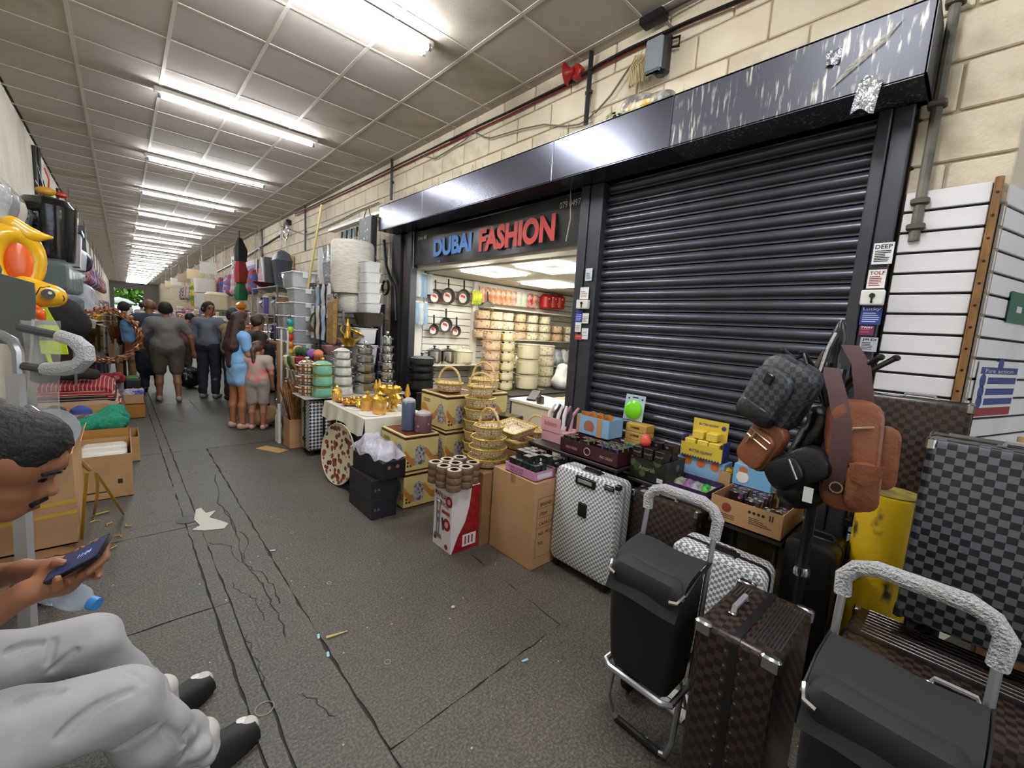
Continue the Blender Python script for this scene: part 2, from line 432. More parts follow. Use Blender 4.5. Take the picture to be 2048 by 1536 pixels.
for r in range(7):
    z = ZC-.228*(r+1)+.01; yy = .37 if z > 3.1 else .355
    e0 = (.665 if r % 2 else .44) if z > 3.1 else .355
    for a_, b_ in (((.0, .215), (.227, e0)) if r % 2 == 0 else ((.0, e0),)): MB().cbox(XW+.015, XW+.04, a_, b_, 0, .215, .006).build('wall_block', BLK2 if r > 2 else BLK, wr, smooth=0, loc=(0, 0, z))
wl = struct(MB().box(XL-.2, XL, -8, YE, -.05, ZC+.1).build('wall_left', LW, smooth=0))
# the wall turns away beside the white slat boards
adir = Vector((.958, -.287, 0)); aN = Vector((-.287, -.958, 0)); A0 = Vector((XW+.03, .03, 0))
AM = frame(A0, adir, (0, 0, 1))
struct(MB().box(0, 3.2, -.02, ZC+.1, -.2, 0).xf(AM).build('wall_return', BLK, smooth=0))
struct(MB().box(6.05, 6.2, -8, -.7, -.05, ZC+.1).build('wall_side', BLK, smooth=0))
# ---- ceiling: lay-in tiles in a grid
CT = mat('ceiling tile', '#bfb8b0', .9, c2='#b0a8a0', scale=1.3, lo=.35, hi=.7, bump=.15, bscale=120)
CT2 = mat('ceiling tile dirty', '#bdb4a8', .9, c2='#968c80', scale=2.5, lo=.4, hi=.75, bump=.15, bscale=120)
TEE = mat('ceiling grid white', '#d0cac0', .6)
ceil = struct(MB().box(XL-.2, 6.2, -8, YE, ZC+.04, ZC+.2).build('ceiling', CT, smooth=0))
tl = MB().cbox(.003, .617, .003, .617, 0, .02, .003).mesh('ceiling_tile', CT, 0); tl2 = tl.copy(); tl2.materials[0] = CT2
random.seed(5); gx = [-.855+.62*i for i in range(7)]
for i in range(6):
    for j in range(1, 24): obj('ceiling_tile', tl2 if random.random() < .2 or (i == 5 and 8 < j < 13) else tl, ceil, (gx[i], .72+.62*j, ZC-.003))
tn = MB().cbox(.003, XW+.03-gx[6], .003, .617, 0, .02, .003).mesh('ceiling_tile', CT, 0)
for j in range(1, 24): obj('ceiling_tile', tn, ceil, (gx[6], .72+.62*j, ZC-.003))
MB().box(XL, XW+.1, .72+.62*24, YE, ZC-.003, ZC+.02).build('far_ceiling_panel', CT, ceil, smooth=0)
MB().box(XL, 6.2, -8, .72+.62, ZC-.003, ZC+.02).build('near_ceiling_panel', CT, ceil, smooth=0)
tlong = MB().box(-.014, .014, 1.2, YE, ZC-.008, ZC+.01).mesh('grid_tee', TEE, 0)
for x in gx[1:]: obj('grid_tee', tlong, ceil, (x, 0, 0))
tcr = MB().box(XL, XW, -.010, .010, ZC-.007, ZC+.01).mesh('grid_tee', TEE, 0)
for j in range(1, 60): obj('grid_tee', tcr, ceil, (0, .72+.62*j, 0))
# ---- end of the passage: opening to daylight
ENDM = mat('end wall grey', '#6f6a62', .8)
struct(MB().box(XL, -.55, YE, YE+.3, 0, ZC).box(1.75, XW+.2, YE, YE+.3, 0, ZC).box(-.55, 1.75, YE, YE+.3, 3.25, ZC).build('wall_end', ENDM, smooth=0))
GRN = mat('sunlit leaves', '#7fae3a', .6, c2='#4d7d22', scale=3)
random.seed(11)
t = thing('leafy_tree', 'bright green leafy tree outside the far end of the passage', 'tree', (.6, YE+6, 0))
MB().tube([(0, 0, 0), (.1, 0, 1.5), (.2, .2, 3)], [.18, .14, .1], 7).build('trunk', mat('bark', '#4e3c2c', .9), t)
m = MB()
for i in range(900):
    a = random.uniform(0, 2*PI); rr = random.uniform(.3, 3.4); z = random.uniform(1.6, 5.4); s = random.uniform(.25, .5)
    c = Vector((rr*math.cos(a), rr*math.sin(a)*.6, z)); M = Matrix.Translation(c) @ Euler((random.uniform(-1, 1), random.uniform(-1, 1), a)).to_matrix().to_4x4()
    n0 = len(m.v); m.add([(-s, 0, 0), (0, -s*.5, .03), (s, 0, 0), (0, s*.5, .03)], [(0, 1, 2, 3)]); m.xf(M, n0)
o = m.build('foliage', GRN, t, smooth=0)
t = thing('parasol', 'white open parasol in the daylight beyond the far end of the passage', 'parasol', (-.25, YE+1.6, 0))
MB().lathe([(1.35, 0), (1.3, .06), (.75, .42), (.05, .6), (.03, .62)], (0, 0, 1.75), 10, cap=False).build('canopy', mat('white canvas', '#eeeeea', .7), t); MB().cyl((0, 0, 0), .025, 2.3, 8).build('pole', mat('grey paint metal', '#83848a', .4, .6), t)
struct(MB().box(-30, 30, YE, YE+30, -.2, -.05).build('ground_outside', mat('outside paving', '#9a9488', .9), smooth=0))

# ---- fluorescent battens
TB = emit('tube glow', '#fbfdff', TUBE_E); WP = mat('white painted metal', '#cfcbc3', .45); ENDC = mat('tube end caps', '#8d8d8d', .35, .7)
def batten(y, twin, label):
    t = thing('fluorescent_light', label, 'light', (.33, y, ZC-.012), group='fluorescent tubes along the passage ceiling')
    MB().cbox(0, 1.63, -.045, .045, -.05, .0, .008).build('housing', WP, t)
    for oy in ((-.045, .045) if twin else (0,)):
        tb = MB().cyl((.06, oy, -.082), .0165, 1.51, 10, 'x').build('tube', TB, t)
        for x in (.03, 1.57): MB().cyl((x, oy, -.082), .0175, .03, 8, 'x').box(x+.005, x+.025, oy-.012, oy+.012, -.085, -.045).build('lamp_holder', ENDC, t)
ords = ['nearest', 'second nearest', 'third nearest', 'fourth nearest', 'fifth nearest', 'sixth nearest', 'seventh nearest', 'eighth nearest']
batten(3.36, True, 'twin tube fluorescent light at the top edge, nearest one in view')
for i in range(20):
    y = 6.17+2.65*i
    batten(y, False, ('single tube fluorescent ceiling light, %s of the row in view' % ords[i+1]) if i < 7 else 'fluorescent ceiling light in the far part of the row, number %s from the far end' % numw(20-i))
for k, y in enumerate((.7, -1.95, -4.6)): batten(y, y == .7, 'fluorescent ceiling light out of view, %s' % ('overhead', 'behind the viewer', 'farthest behind')[k])

# ---- shop front
DK = mat('anthracite steel', '#3b3d45', .42, .35, c2='#34363d', scale=4, bump=.03, bscale=3)
DKF = mat('anthracite hood sheet', '#5c5e69', .25, .75, c2='#555761', scale=3, bump=.12, bscale=1.1)
def streak_mat():
    mt, nt, b = nodes('hood sheet with bird streaks'); tc = nt.nodes.new('ShaderNodeTexCoord'); mp = nt.nodes.new('ShaderNodeMapping')
    mp.inputs['Scale'].default_value = (1, 1, .12); nt.links.new(tc.outputs['Object'], mp.inputs[0])
    n1 = N(nt, 'ShaderNodeTexNoise', Scale=55.0, Detail=3.0); nt.links.new(mp.outputs[0], n1.inputs['Vector'])
    n2 = N(nt, 'ShaderNodeTexNoise', Scale=7.0, Detail=4.0); nt.links.new(tc.outputs['Object'], n2.inputs['Vector'])
    mm = nt.nodes.new('ShaderNodeMath'); mm.operation = 'MULTIPLY'
    nt.links.new(ramp(nt, n1.outputs[0], .54, .66), mm.inputs[0]); nt.links.new(ramp(nt, n2.outputs[0], .42, .62), mm.inputs[1])
    nt.links.new(mixc(nt, mm.outputs[0], '#474952', '#c4c0b6'), b.inputs['Base Color'])
    b.inputs['Roughness'].default_value = .45; b.inputs['Metallic'].default_value = .4; return mt
DKS = streak_mat()
hood = thing('shutter_hood', 'long dark grey metal shutter hood over the shop front, streaked at one end', 'shutter hood', (XF, 0, 2.83))
for y0, y1, mt in ((.315, 1.52, DKS), (1.524, 2.55, DKF), (2.554, 4.62, DKF), (4.624, 5.77, DKF)):
    o = MB().cbox(0, .012, y0, y1, 0, .325, .004).box(0, .33, y0, y1, .0, .01).box(0, .33, y0, y1, .313, .323).build('hood_panel', mt, hood, smooth=0)
    if mt is DKS: o['label'] = 'hood sheet streaked with pale bird droppings'
[MB().box(0, .33, a_, a_+.01, 0, .32).build('hood_end', DK, hood, smooth=0) for a_ in (.315, 5.76)]
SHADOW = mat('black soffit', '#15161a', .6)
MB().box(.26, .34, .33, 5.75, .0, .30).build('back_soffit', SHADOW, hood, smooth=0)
def post(name, label, y0, y1, x0=2.9, z1=2.828):
    t = thing(name, label, 'door post', (x0, y0, 0)); d = y1-y0
    MB().cbox(0, .1, 0, d*.58, 0, z1, .006).build('outer_face', DK, t, smooth=0)
    MB().cbox(-.012, .1, d*.6, d, 0, z1, .006).build('guide_rail', DK, t, smooth=0); return t
pm = post('shutter_post', 'dark grey steel post between the open shop and the closed shutter', 2.2, 2.42)
pr = post('shutter_post', 'dark grey steel post with stickers beside the white slat boards', .365, .505)
t = thing('shutter_post', 'dark grey steel post on the far side of the shop opening', 'door post', (2.9, 5.3, 0))
MB().cbox(0, .1, 0, .12, 0, 2.828, .006).build('guide_rail', DK, t, smooth=0)
MB().cbox(.05, .12, .12, .3, 0, 2.828, .006).build('wooden_jamb', mat('worn wood jamb', '#5c5248', .7, c2='#3a332c', scale=6, stretch=(1, 6, .5)), t, smooth=0)
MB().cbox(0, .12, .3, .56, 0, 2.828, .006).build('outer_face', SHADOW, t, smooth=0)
# roller shutter of curved slats
shut = thing('roller_shutter', 'closed dark grey roller shutter of horizontal slats', 'shutter', (2.985, 0, 0))
SL = mat('shutter slat', '#50525c', .3, .4, c2='#4a4c55', scale=5)
pr_ = [(.02, 0), (-.004, .004), (-.004, .012), (.006, .016), (.006, .02), (-.012, .026), (-.022, .04), (-.024, .052), (-.018, .068), (-.004, .078), (.004, .081), (.02, .083)]
sm = MB(); sm.loft([[(a, .507, b) for a, b in pr_], [(a, 2.198, b) for a, b in pr_]]); sme = sm.mesh('shutter_slat', SL, 50)
for i in range(29): obj('shutter_slat', sme, shut, (0, 0, .36+.085*i))
# stickers and key switches on the posts
def sticker(pxy0, pxy1, c, lines, post_x=2.886, label='', title=None, tc='#222222', lc=None, par=None):
    a, b = P(*pxy0, x=post_x), P(*pxy1, x=post_x); w, h = abs(a.y-b.y), a.z-b.z; o = Vector((post_x, a.y, b.z))
    t = thing('sticker', label, 'sticker', o); M = frame((0, 0, 0), (0, -1, 0), (0, 0, 1))
    MB().box(0, w, 0, h, -.002, 0).xf(M).build('paper', mat('paper '+c, c, .6), t, smooth=0)
    if title: fit_text(title, mat('ink '+tc, tc, .6), t, (-.0008, -w*.08, h*.72), (0, -1, 0), (0, 0, 1), w*.84, h*.2, bold=.02)
    m = MB()
    for i in range(lines):
        z = h*(.62-.56*i/max(lines, 1)); m.box(w*.1, w*random.uniform(.6, .9), z-h*.025, z+h*.02, 0, .0006)
    if lines: m.xf(M).build('small_print', mat('ink '+(lc or tc), lc or tc, .6), t, smooth=0)
    return t
random.seed(2)
sticker((1749, 487), (1783, 527), '#e9e9ec', 7, label='white black-printed sticker headed DEEP on the grey post', title='DEEP', tc='#111111')
sticker((1738, 540), (1768, 576), '#f0e9e4', 6, label='white sticker headed TOLF with red footer on the grey post', title='TOLF', tc='#7c2a26')
sticker((1724, 612), (1760, 650), '#27397f', 5, label='blue sticker in script lettering below the key switch', title='Lucky', tc='#c6d3f5')
sticker((1720, 651), (1746, 671), '#6b2a55', 2, label='maroon and orange sticker reading TWAY', title='TWAY', tc='#f3e6ea', lc='#e0703c')
sticker((1722, 674), (1752, 704), '#b9bcc6', 5, label='grey sticker headed JRD low on the post', title='JRD', tc='#15171c')
sticker((1712, 718), (1734, 746), '#cf9aa2', 4, label='pink torn sticker at the bottom of the stickered post', tc='#7d4650')
sticker((1172, 537), (1183, 561), '#d5d8e0', 6, label='small white notice high on the middle post', tc='#4a5470')
sticker((1161, 575), (1176, 598), '#f1eeee', 4, label='white notice with red footer above the middle key switch', tc='#8c4038')
sticker((1152, 620), (1164, 645), '#2b3c8c', 4, label='blue notice beside the shop opening', tc='#c2cdf0')
sticker((1165, 626), (1176, 647), '#e8e6e2', 4, label='narrow white notice on the middle post', tc='#555555')
sticker((1151, 644), (1161, 664), '#ececec', 4, label='white notice at the edge of the shop opening', tc='#444444')
sticker((1150, 668), (1163, 680), '#b43a36', 1, label='red and white notice at the edge of the shop opening', tc='#f0f0f0')
sticker((1164, 656), (1175, 679), '#dfe1e6', 2, label='blank pale notice low on the middle post', tc='#9aa0aa')
def keysw(a, b, label, x=2.885):
    p, q = P(*a, x=x), P(*b, x=x); t = thing('key_switch', label, 'key switch', (x, p.y, q.z)); w, h = p.y-q.y, p.z-q.z
    M = frame((0, 0, 0), (0, -1, 0), (0, 0, 1))
    MB().cbox(0, w, 0, h, -.01, .03, .005).xf(M).build('plate', mat('white switch plastic', '#e6e6e0', .4), t)
    MB().cyl((w*.5, h*.62, .03), min(w, h)*.16, .006, 10).box(w*.46, w*.54, h*.2, h*.6, .03, .034).cyl((w*.5, h*.2, .03), .006, .004, 8).xf(M).build('key_barrel', mat('dark steel', '#3c3c3c', .35, .9), t)
keysw((1725, 581), (1767, 611), 'white square key switch on the stickered grey post'); keysw((1157, 600), (1178, 618), 'small white key switch on the middle post')
# banner
BAN = mat('black vinyl banner', '#17171a', .32, bump=.12, bscale=5)
by0, by1 = 5.285, 2.44
ban = thing('shop_banner', 'black vinyl shop banner with blue and red lettering above the opening', 'banner', (2.935, by0-.01, 2.38))
MB().sheet(lambda u, v: (.012*math.sin(u*9+v*3)+.01*math.sin(u*23)*(1-v), -(by0-by1)*u, .42*v-.02*math.sin(u*PI)*(1-v)), 40, 6, .002).build('vinyl', BAN, ban)
RD, BU, WH = mat('red print', '#b5332f', .45), mat('blue print', '#3a72b8', .45), mat('white print', '#d8d8d8', .45)
def ontext(s, a, b, mt, par, x=2.915, bold=0, name='lettering', h=None):
    p, q = P(*a, x=x), P(*b, x=x)   # bottom-left and top-right pixels
    return fit_text(s, mt, par, Vector((x, p.y, p.z))-Vector(par.location), (0, -1, 0), (0, 0, 1), p.y-q.y, h or (q.z-p.z), name, bold)
p, q = P(957, 505, x=2.915), P(957, 458, x=2.915)
ontext('FASHION', (957, 504), (1112, 430), RD, ban, bold=.045, h=(q.z-p.z)*.98)
dd = ontext('DUBAI', (866, 514), (944, 465), BU, ban, bold=.045, h=.215)
m = MB()
for i in (0, 1): m.cyl((-.02, -.62-.04*i, .005), .012, .003, 8, 'x')
m.build('dots', BU, ban)
ontext('079 04974', (1119, 418), (1167, 402), WH, ban, h=.055); ontext('Unit 88', (836, 481), (853, 473), WH, ban, h=.045)
MB().tube([(-.03, -.02, .43), (-.04, -.05, .2), (-.03, -.03, -.05)], .004, 5).build('tie_cord', mat('pale string', '#b8ad9c', .8), ban); m = MB(); m.tube([(-.03, -2.72, .45), (-.05, -2.76, .2), (-.04, -2.72, .02)], .004, 5); m.build('tie_cord', mat('pale string', '#b8ad9c', .8), ban)

# ---- white slat boards on the right, with wooden edge strips
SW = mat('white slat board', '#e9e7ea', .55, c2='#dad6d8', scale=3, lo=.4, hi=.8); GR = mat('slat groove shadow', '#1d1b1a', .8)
WD = mat('brown wood strip', '#8a6534', .6, c2='#6d4d26', scale=10, stretch=(4, 4, .5))
sw = thing('slat_wall_panel', 'white slat board panel between the grey post and the wooden corner strip', 'slat board', (XW-.03, 0, 0))
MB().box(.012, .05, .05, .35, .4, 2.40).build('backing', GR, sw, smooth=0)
bd = MB().cbox(0, .014, .055, .345, 0, .088, .003).mesh('slat', SW, 0)
for i in range(18): obj('slat', bd, sw, (0, 0, .415+.1*i))
MB().cbox(0, .014, .055, .345, 0, .088, .003).build('slat', SW, sw, smooth=0, loc=(0, 0, 2.315))
MB().cbox(0, .014, .055, .345, 0, .088, .003).build('slat', SW, sw, smooth=0, loc=(0, 0, 2.215))
MB().cbox(-.016, .03, .022, .052, .4, 2.42, .004).build('wood_trim', WD, sw, smooth=0)
m = MB()
for i in range(20): m.cyl((-.018, .037, .45+.1*i), .006, .004, 8, 'x')
m.build('screw_heads', mat('dark screw', '#2a2018', .5, .5), sw)
sw2 = thing('slat_wall_panel', 'white slat board panel on the wall that turns away at the right edge', 'slat board', A0+Vector((-.02, 0, 0)))
M2 = frame((0, 0, 0), adir, (0, 0, 1))
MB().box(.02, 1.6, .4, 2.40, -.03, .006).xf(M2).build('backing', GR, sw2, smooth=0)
bd2 = MB().cbox(.022, 1.6, 0, .088, .004, .02, .003).xf(M2).mesh('slat', SW, 0)
for i in range(20): obj('slat', bd2, sw2, (0, 0, .415+.1*i))
# ================================================================== NEAR GOODS ON THE RIGHT
RZ = -PI/2      # goods that face the passage: local x = to the viewer's right, local y = into the stall
def edgecells(name, c, e, scale, wd=.06, rough=.5, metal=0, jit=1.0):
    if name in MATS: return MATS[name]
    mt, nt, b = nodes(name); tc = nt.nodes.new('ShaderNodeTexCoord'); v = N(nt, 'ShaderNodeTexVoronoi', Scale=scale, Randomness=jit); v.feature = 'DISTANCE_TO_EDGE'
    nt.links.new(tc.outputs['Object'], v.inputs['Vector']); nt.links.new(mixc(nt, ramp(nt, v.outputs['Distance'], wd, wd+.03), e, c), b.inputs['Base Color'])
    b.inputs['Roughness'].default_value = rough; b.inputs['Metallic'].default_value = metal; return mt
BLACK = mat('black plastic', '#121214', .4); CHROME = mat('chrome', '#c9c9cc', .18, 1.0); ALU = mat('aluminium tube', '#b9bbc2', .32, .85)
CARD = mat('cardboard', '#b8926a', .8, c2='#ab855e', scale=2.5, bump=.03, bscale=30); CARD2 = mat('cardboard pale', '#bb9468', .8, c2='#ad865c', scale=3)
CARDD = mat('cardboard dark', '#8a6747', .85, c2='#7b5a3c', scale=3)
RUB = mat('rubber', '#0c0c0d', .7); INK = mat('black ink', '#20201f', .7)
WCHK = checker('white grey check', '#eeeef0', '#84878c', .0155, .3, (PI/4*.0, 0, 0), (1, 1, 1))
def brown_mat():
    mt = checker('brown check', '#3b2e28', '#1c1513', .024, .32); return mt
BCHK = brown_mat(); GCHK = checker('charcoal check', '#5d6068', '#1d1e23', .026, .35); BPLAIN = mat('black ribbed shell', '#101012', .35)
CLEARW = film('clear wrap', '#ffffff', .3, .1, .6, 24)
def wheel(m, x, y, r=.026):
    m.cyl((x-.012, y, r), r, .024, 12, 'x').box(x-.018, x+.018, y-.012, y+.012, r*1.4, r*2.4)
def suitcase(label, loc, w, d, h, rz, shell, style, trim=None, cat='suitcase'):
    """w across the broad face, d thin side, h tall with wheels"""
    t = thing('suitcase', label, cat, loc, rz); wz = .06; hh = h-wz; tm = trim or BLACK
    rings = []
    for yy, ins in ((-d/2, .016), (-d/2+.008, .004), (-d/2+.02, 0), (d/2-.02, 0), (d/2-.008, .004), (d/2, .016)):
        rings.append([(a, yy, b+wz+hh/2) for a, b in rrect(w-2*ins, hh-2*ins, .045 if style != 'trunk' else .02, 4)])
    MB().loft(rings).build('shell', shell, t)
    m = MB().loft([[(a, yy, b+wz+hh/2) for a, b in rrect(w+.006, hh+.006, .047 if style != 'trunk' else .022, 4)] for yy in (-.012, .012)], cap=True)
    m.build('frame_band' if style == 'trunk' else 'zip_band', tm, t)
    for sx in (-1, 1):
        for sy in (-1, 1):
            m = MB(); wheel(m, sx*(w/2-.05), sy*(d/2-.045)); m.build('wheel', RUB, t)
    if style == 'trunk':
        m = MB()
        for sx in (-1, 1):
            for sy in (-1, 1):
                for sz in (0, 1):
                    z = wz-.003 if sz == 0 else h+.003-.045
                    c = MB().cbox(sx*(w/2)-.028*(sx > 0)-.0*(sx < 0)-.004*(sx > 0)+(-.004 if sx < 0 else .008), sx*(w/2)+(.024 if sx < 0 else .004), (d/2-.05 if sy > 0 else -d/2-.004), (d/2+.004 if sy > 0 else -d/2+.05), z, z+.045, .006)
                    c.build('corner_guard', CHROME if sz else tm, t)
        for s in (-1, 1):
            for sx in (-1, 1):
                m = MB()
                for i in range(12): m.cyl((sx*(w/2)+(-.001 if sx < 0 else -.003), s*.022, wz+.05+i*(hh-.1)/11), .004, .004, 6, 'x')
                o = m.build('rivets', CHROME, t); o['kind'] = 'stuff'
        for i in range(9):
            y0 = .03+.0 if i < 0 else 0
            MB().tube([(-w/2+.05, .03+i*(d/2-.045)/8, h+.001), (w/2-.05, .03+i*(d/2-.045)/8, h+.001)], .0026, 5).build('top_rib', CHROME, t)
        for i in range(5): MB().tube([(-w/2+.05, -d/2+.015+i*.011, h+.001), (-w/2+.13, -d/2+.015+i*.011, h+.001)], .0026, 5).build('top_rib', CHROME, t)
        hd = MB().tube([(-.05, -d*.22, h), (-.045, -d*.22, h+.02), (.055, -d*.22, h+.02), (.06, -d*.22, h)], .009, 6).build('carry_handle', mat('wrapped handle', '#a9a9ad', .25, .3), t)
        for x in (-.055, .065): MB().cbox(x-.012, x+.012, -d*.22-.012, -d*.22+.012, h, h+.008, .003).build('handle_bracket', CHROME, hd)
    else:
        MB().cbox(-.07, .07, -.035, .035, h-.004, h+.006, .004).build('handle_socket', BLACK, t)
        MB().tube([(-.06, 0, h+.004), (-.055, 0, h+.02), (.055, 0, h+.02), (.06, 0, h+.004)], .008, 6).build('carry_handle', BLACK, t)
    return t
# white checked suitcase in front, its badge and sockets
wc = suitcase('white and grey checked hard suitcase standing beside the big plain carton', (2.22, 1.57, 0), .49, .17, .72, RZ, WCHK, 'zip', mat('grey zip', '#8f9196', .5))
MB().cbox(-.03, .04, -.094, -.084, .44, .53, .006).build('badge', BLACK, wc)
MB().cbox(-.07, .09, -.094, -.08, .645, .7, .006).build('handle_recess', BLACK, wc); MB().cbox(-.045, .065, -.0965, -.092, .66, .685, .004).build('grip', mat('wrapped handle', '#a9a9ad', .25, .3), wc)
MB().cbox(.15, .225, -.094, -.08, .675, .705, .006).build('lock_plate', CHROME, wc)
for sx in (-1, 1): MB().cbox(sx*.245-.02, sx*.245+.004*sx+.01, -.0885, -.05, .69, .722, .005).build('corner_clip', BLACK, wc)
wc2 = suitcase('white and grey checked suitcase half hidden behind the black shopping trolley', (2.12, .70, 0), .42, .2, .6, RZ, WCHK, 'zip')
MB().cbox(.12, .19, -.112, -.095, .52, .56, .006).build('lock_plate', CHROME, wc2)
MB().cbox(-.17, -.12, -.112, -.095, .49, .55, .006).build('badge', BLACK, wc2)
# dark brown checked trunk cases
suitcase('dark brown checked trunk suitcase with studded frame beside the black shopping trolley', (1.53, .375, 0), .38, .24, .71, PI, BCHK, 'trunk')
suitcase('dark brown checked suitcase under the purple tray, behind the trolley handle', (2.395, 1.13, 0), .42, .15, .66, RZ, BCHK, 'trunk')
suitcase('dark brown checked suitcase leaning against the white slat boards', (2.835, .16, .63), .37, .13, .77, RZ, BCHK, 'trunk')
suitcase('plain black suitcase under the bags by the stand', (2.47, .40, 0), .21, .26, .70, RZ, BPLAIN, 'zip')
suitcase('plain black suitcase low behind the yellow bollard', (2.84, .14, 0), .4, .14, .6, RZ, BPLAIN, 'zip')
suitcase('charcoal and black checked trunk suitcase standing tall at the right edge', (2.33, -.16, .52), .48, .24, .78, RZ, GCHK, 'trunk')
suitcase('dark brown checked suitcase with wrapped handle under the charcoal one at the right edge', (2.12, -.10, 0), .62, .5, .49, RZ, BCHK, 'trunk')
# yellow bollard
bo = thing('steel_bollard', 'chipped yellow steel bollard behind the bags', 'bollard', (2.6, .175, 0))
MB().lathe([(.118, 0), (.118, .95), (.112, .965), (.0, .97)], (0, 0, 0), 22, cap=False).build('post', mat('chipped yellow paint', '#d8b400', .5, c2='#33301c', scale=9, lo=.58, hi=.68, bump=.2, bscale=20, stretch=(1, 1, .6)), bo)
MB().cyl((0, 0, .968), .108, .004, 20).build('dusty_cap', mat('dusty cap', '#9a8a3c', .8, c2='#6b5f35', scale=14), bo)

# ---- shopping trolleys
BAGC = mat('black trolley cloth', '#16171a', .75, bump=.12, bscale=6); WRAP = film('bubble wrap', '#e8e8ec', .72, .35, 1.0, 150)
def trolley(label, loc, rz, W=.28, lean=.0):
    t = thing('shopping_trolley', label, 'shopping trolley', loc, rz)
    # local: x across, y into depth, frame behind the bag
    zt, zb = .76, .29; h = W/2
    MB().tube([(-h, .13, zb), (-h, .17, zt+.02), (-h, .19, .93)], .010, 8).build('frame_tube', ALU, t); MB().tube([(h, .13, zb), (h, .17, zt+.02), (h, .19, .93)], .010, 8).build('frame_tube', ALU, t)
    hp = [(-h, .188, .89), (-h-.004, .192, .94), (-h+.02, .196, .975), (-h+.06, .198, .99), (h-.06, .198, .99), (h-.02, .196, .975), (h+.004, .192, .94), (h, .188, .87)]
    MB().tube(hp, .011, 8).build('handle', BLACK, t)
    MB().tube([(a*1.0, b, c) for a, b, c in hp], [.02, .021, .021, .022, .024, .021, .022, .02], 10).build('bubble_wrap', WRAP, t)
    MB().tube([(-h, .11, zb-.0), (-h, -.02, zb), (-h+.03, -.04, zb), (h-.03, -.04, zb), (h, -.02, zb), (h, .11, zb)], .012, 8).build('base_loop', ALU, t)
    MB().tube([(-h, .06, zb), (-h-.002, .03, .1), (-h+.02, .035, .03), (-h+.05, .04, .014), (h-.05, .04, .014), (h-.02, .035, .03), (h, .03, .1), (h, .06, zb)], .011, 8).build('front_foot', ALU, t)
    MB().tube([(-h+.04, .04, .014), (h-.04, .04, .014)], .0135, 8).build('foot_grip', BLACK, t)
    for s in (-1, 1):
        MB().cyl((s*(h+.01)-.012, .24, .085), .085, .024, 18, 'x').build('wheel', RUB, t)
    MB().tube([(-h-.02, .24, .085), (h+.02, .24, .085)], .007, 6).tube([(-h*.7, .24, .085), (-h*.7, .135, zb)], .008, 6).tube([(h*.7, .24, .085), (h*.7, .135, zb)], .008, 6).build('axle', ALU, t)
    rings = []
    for z, y0, y1, ww in ((zb+.005, -.02, .12, W-.05), (zb+.04, -.03, .13, W-.02), (.5, -.045, .14, W), (.68, -.06, .15, W+.004), (.72, -.062, .155, W+.002), (.745, -.05, .155, W-.02), (.76, -.02, .15, W-.05)):
        rings.append([(a, (y0+y1)/2+b, z) for a, b in rrect(ww, y1-y0, .03, 3)])
    bag = MB().loft(rings).build('bag', BAGC, t)
    MB().sheet(lambda u, v: (-W*.51+W*1.02*u, .155-.228*v+.002*math.sin(u*9), zt+.02-.045*v**2-(.10*max(0, v-.72)/.28)+.004*math.sin(u*7+v*5)), 14, 12, .004).build('flap', BAGC, t)
    for s in (-1, 1):
        st = MB().tube([(s*(h+.006), .17, zt+.02), (s*(h+.008), .06, zt+.0), (s*(h+.006), -.05, zt-.05)], .006, 6).build('side_strut', BLACK, t)
        MB().tube([(s*(h+.006), -.03, zt-.035), (s*(h-.004), -.062, zt-.055), (s*(h-.03), -.066, zt-.06)], .008, 6).build('strut_end', CHROME, st)
    return t
tr1 = trolley('black folding shopping trolley with bubble-wrapped handle beside the white suitcase', (1.43, .71, 0), RZ, .28)
tr2 = trolley('black folding shopping trolley with bubble-wrapped handle at the bottom right corner', (1.26, .025, .04), RZ-.05, .29)

# ---- cartons on the floor
def carton(name, label, loc, w, d, h, mt=CARD, rz=RZ, cat='box', tape=True, group=None, seam=True):
    t = thing(name, label, cat, loc, rz, group)
    MB().cbox(-w/2, w/2, -d/2, d/2, 0, h, .004).build('carton_body', mt, t, smooth=0)
    if tape: MB().box(-w/2-.0008, w/2+.0008, -.024, .024, h-.0, h+.0008).build('tape', mat('brown tape', '#9b7a50', .3), t, smooth=0)
    return t
c1 = carton('tall_carton', 'tall plain brown carton printed with a form, beside the white suitcase', (2.14, 2.04, 0), .44, .36, .61)
MB().box(-.03, .02, -.1815, -.18, .555, .61).build('tape_tab', mat('brown tape', '#9b7a50', .3), c1, smooth=0)
# the printed form is on the end that faces the viewer's right (world -y)
fm = MB()
for i, z in enumerate((.42, .35, .28, .21, .0)): fm.box(.2203, .221, -.15, .12, z+.08-.0015, z+.08)
fm.box(.2203, .221, -.15, -.1485, .08, .5).box(.2203, .221, .1185, .12, .08, .5)
o = fm.build('printed_form', INK, c1, smooth=0); o['kind'] = 'stuff'
for s, z in (('BRAND:', .455), ('ITEM:', .385), ('CAPACITY:', .315), ('NO. PCS:', .245), ('TO:', .175)):
    text(s, .034, INK, c1, frame((.2215, -.13, z-.01), (0, 1, 0), (0, 0, 1)), depth=.0002)
c2 = carton('tall_carton', 'plain brown carton between the juicer box and the big carton', (2.06, 2.36, 0), .18, .36, .56, CARDD)
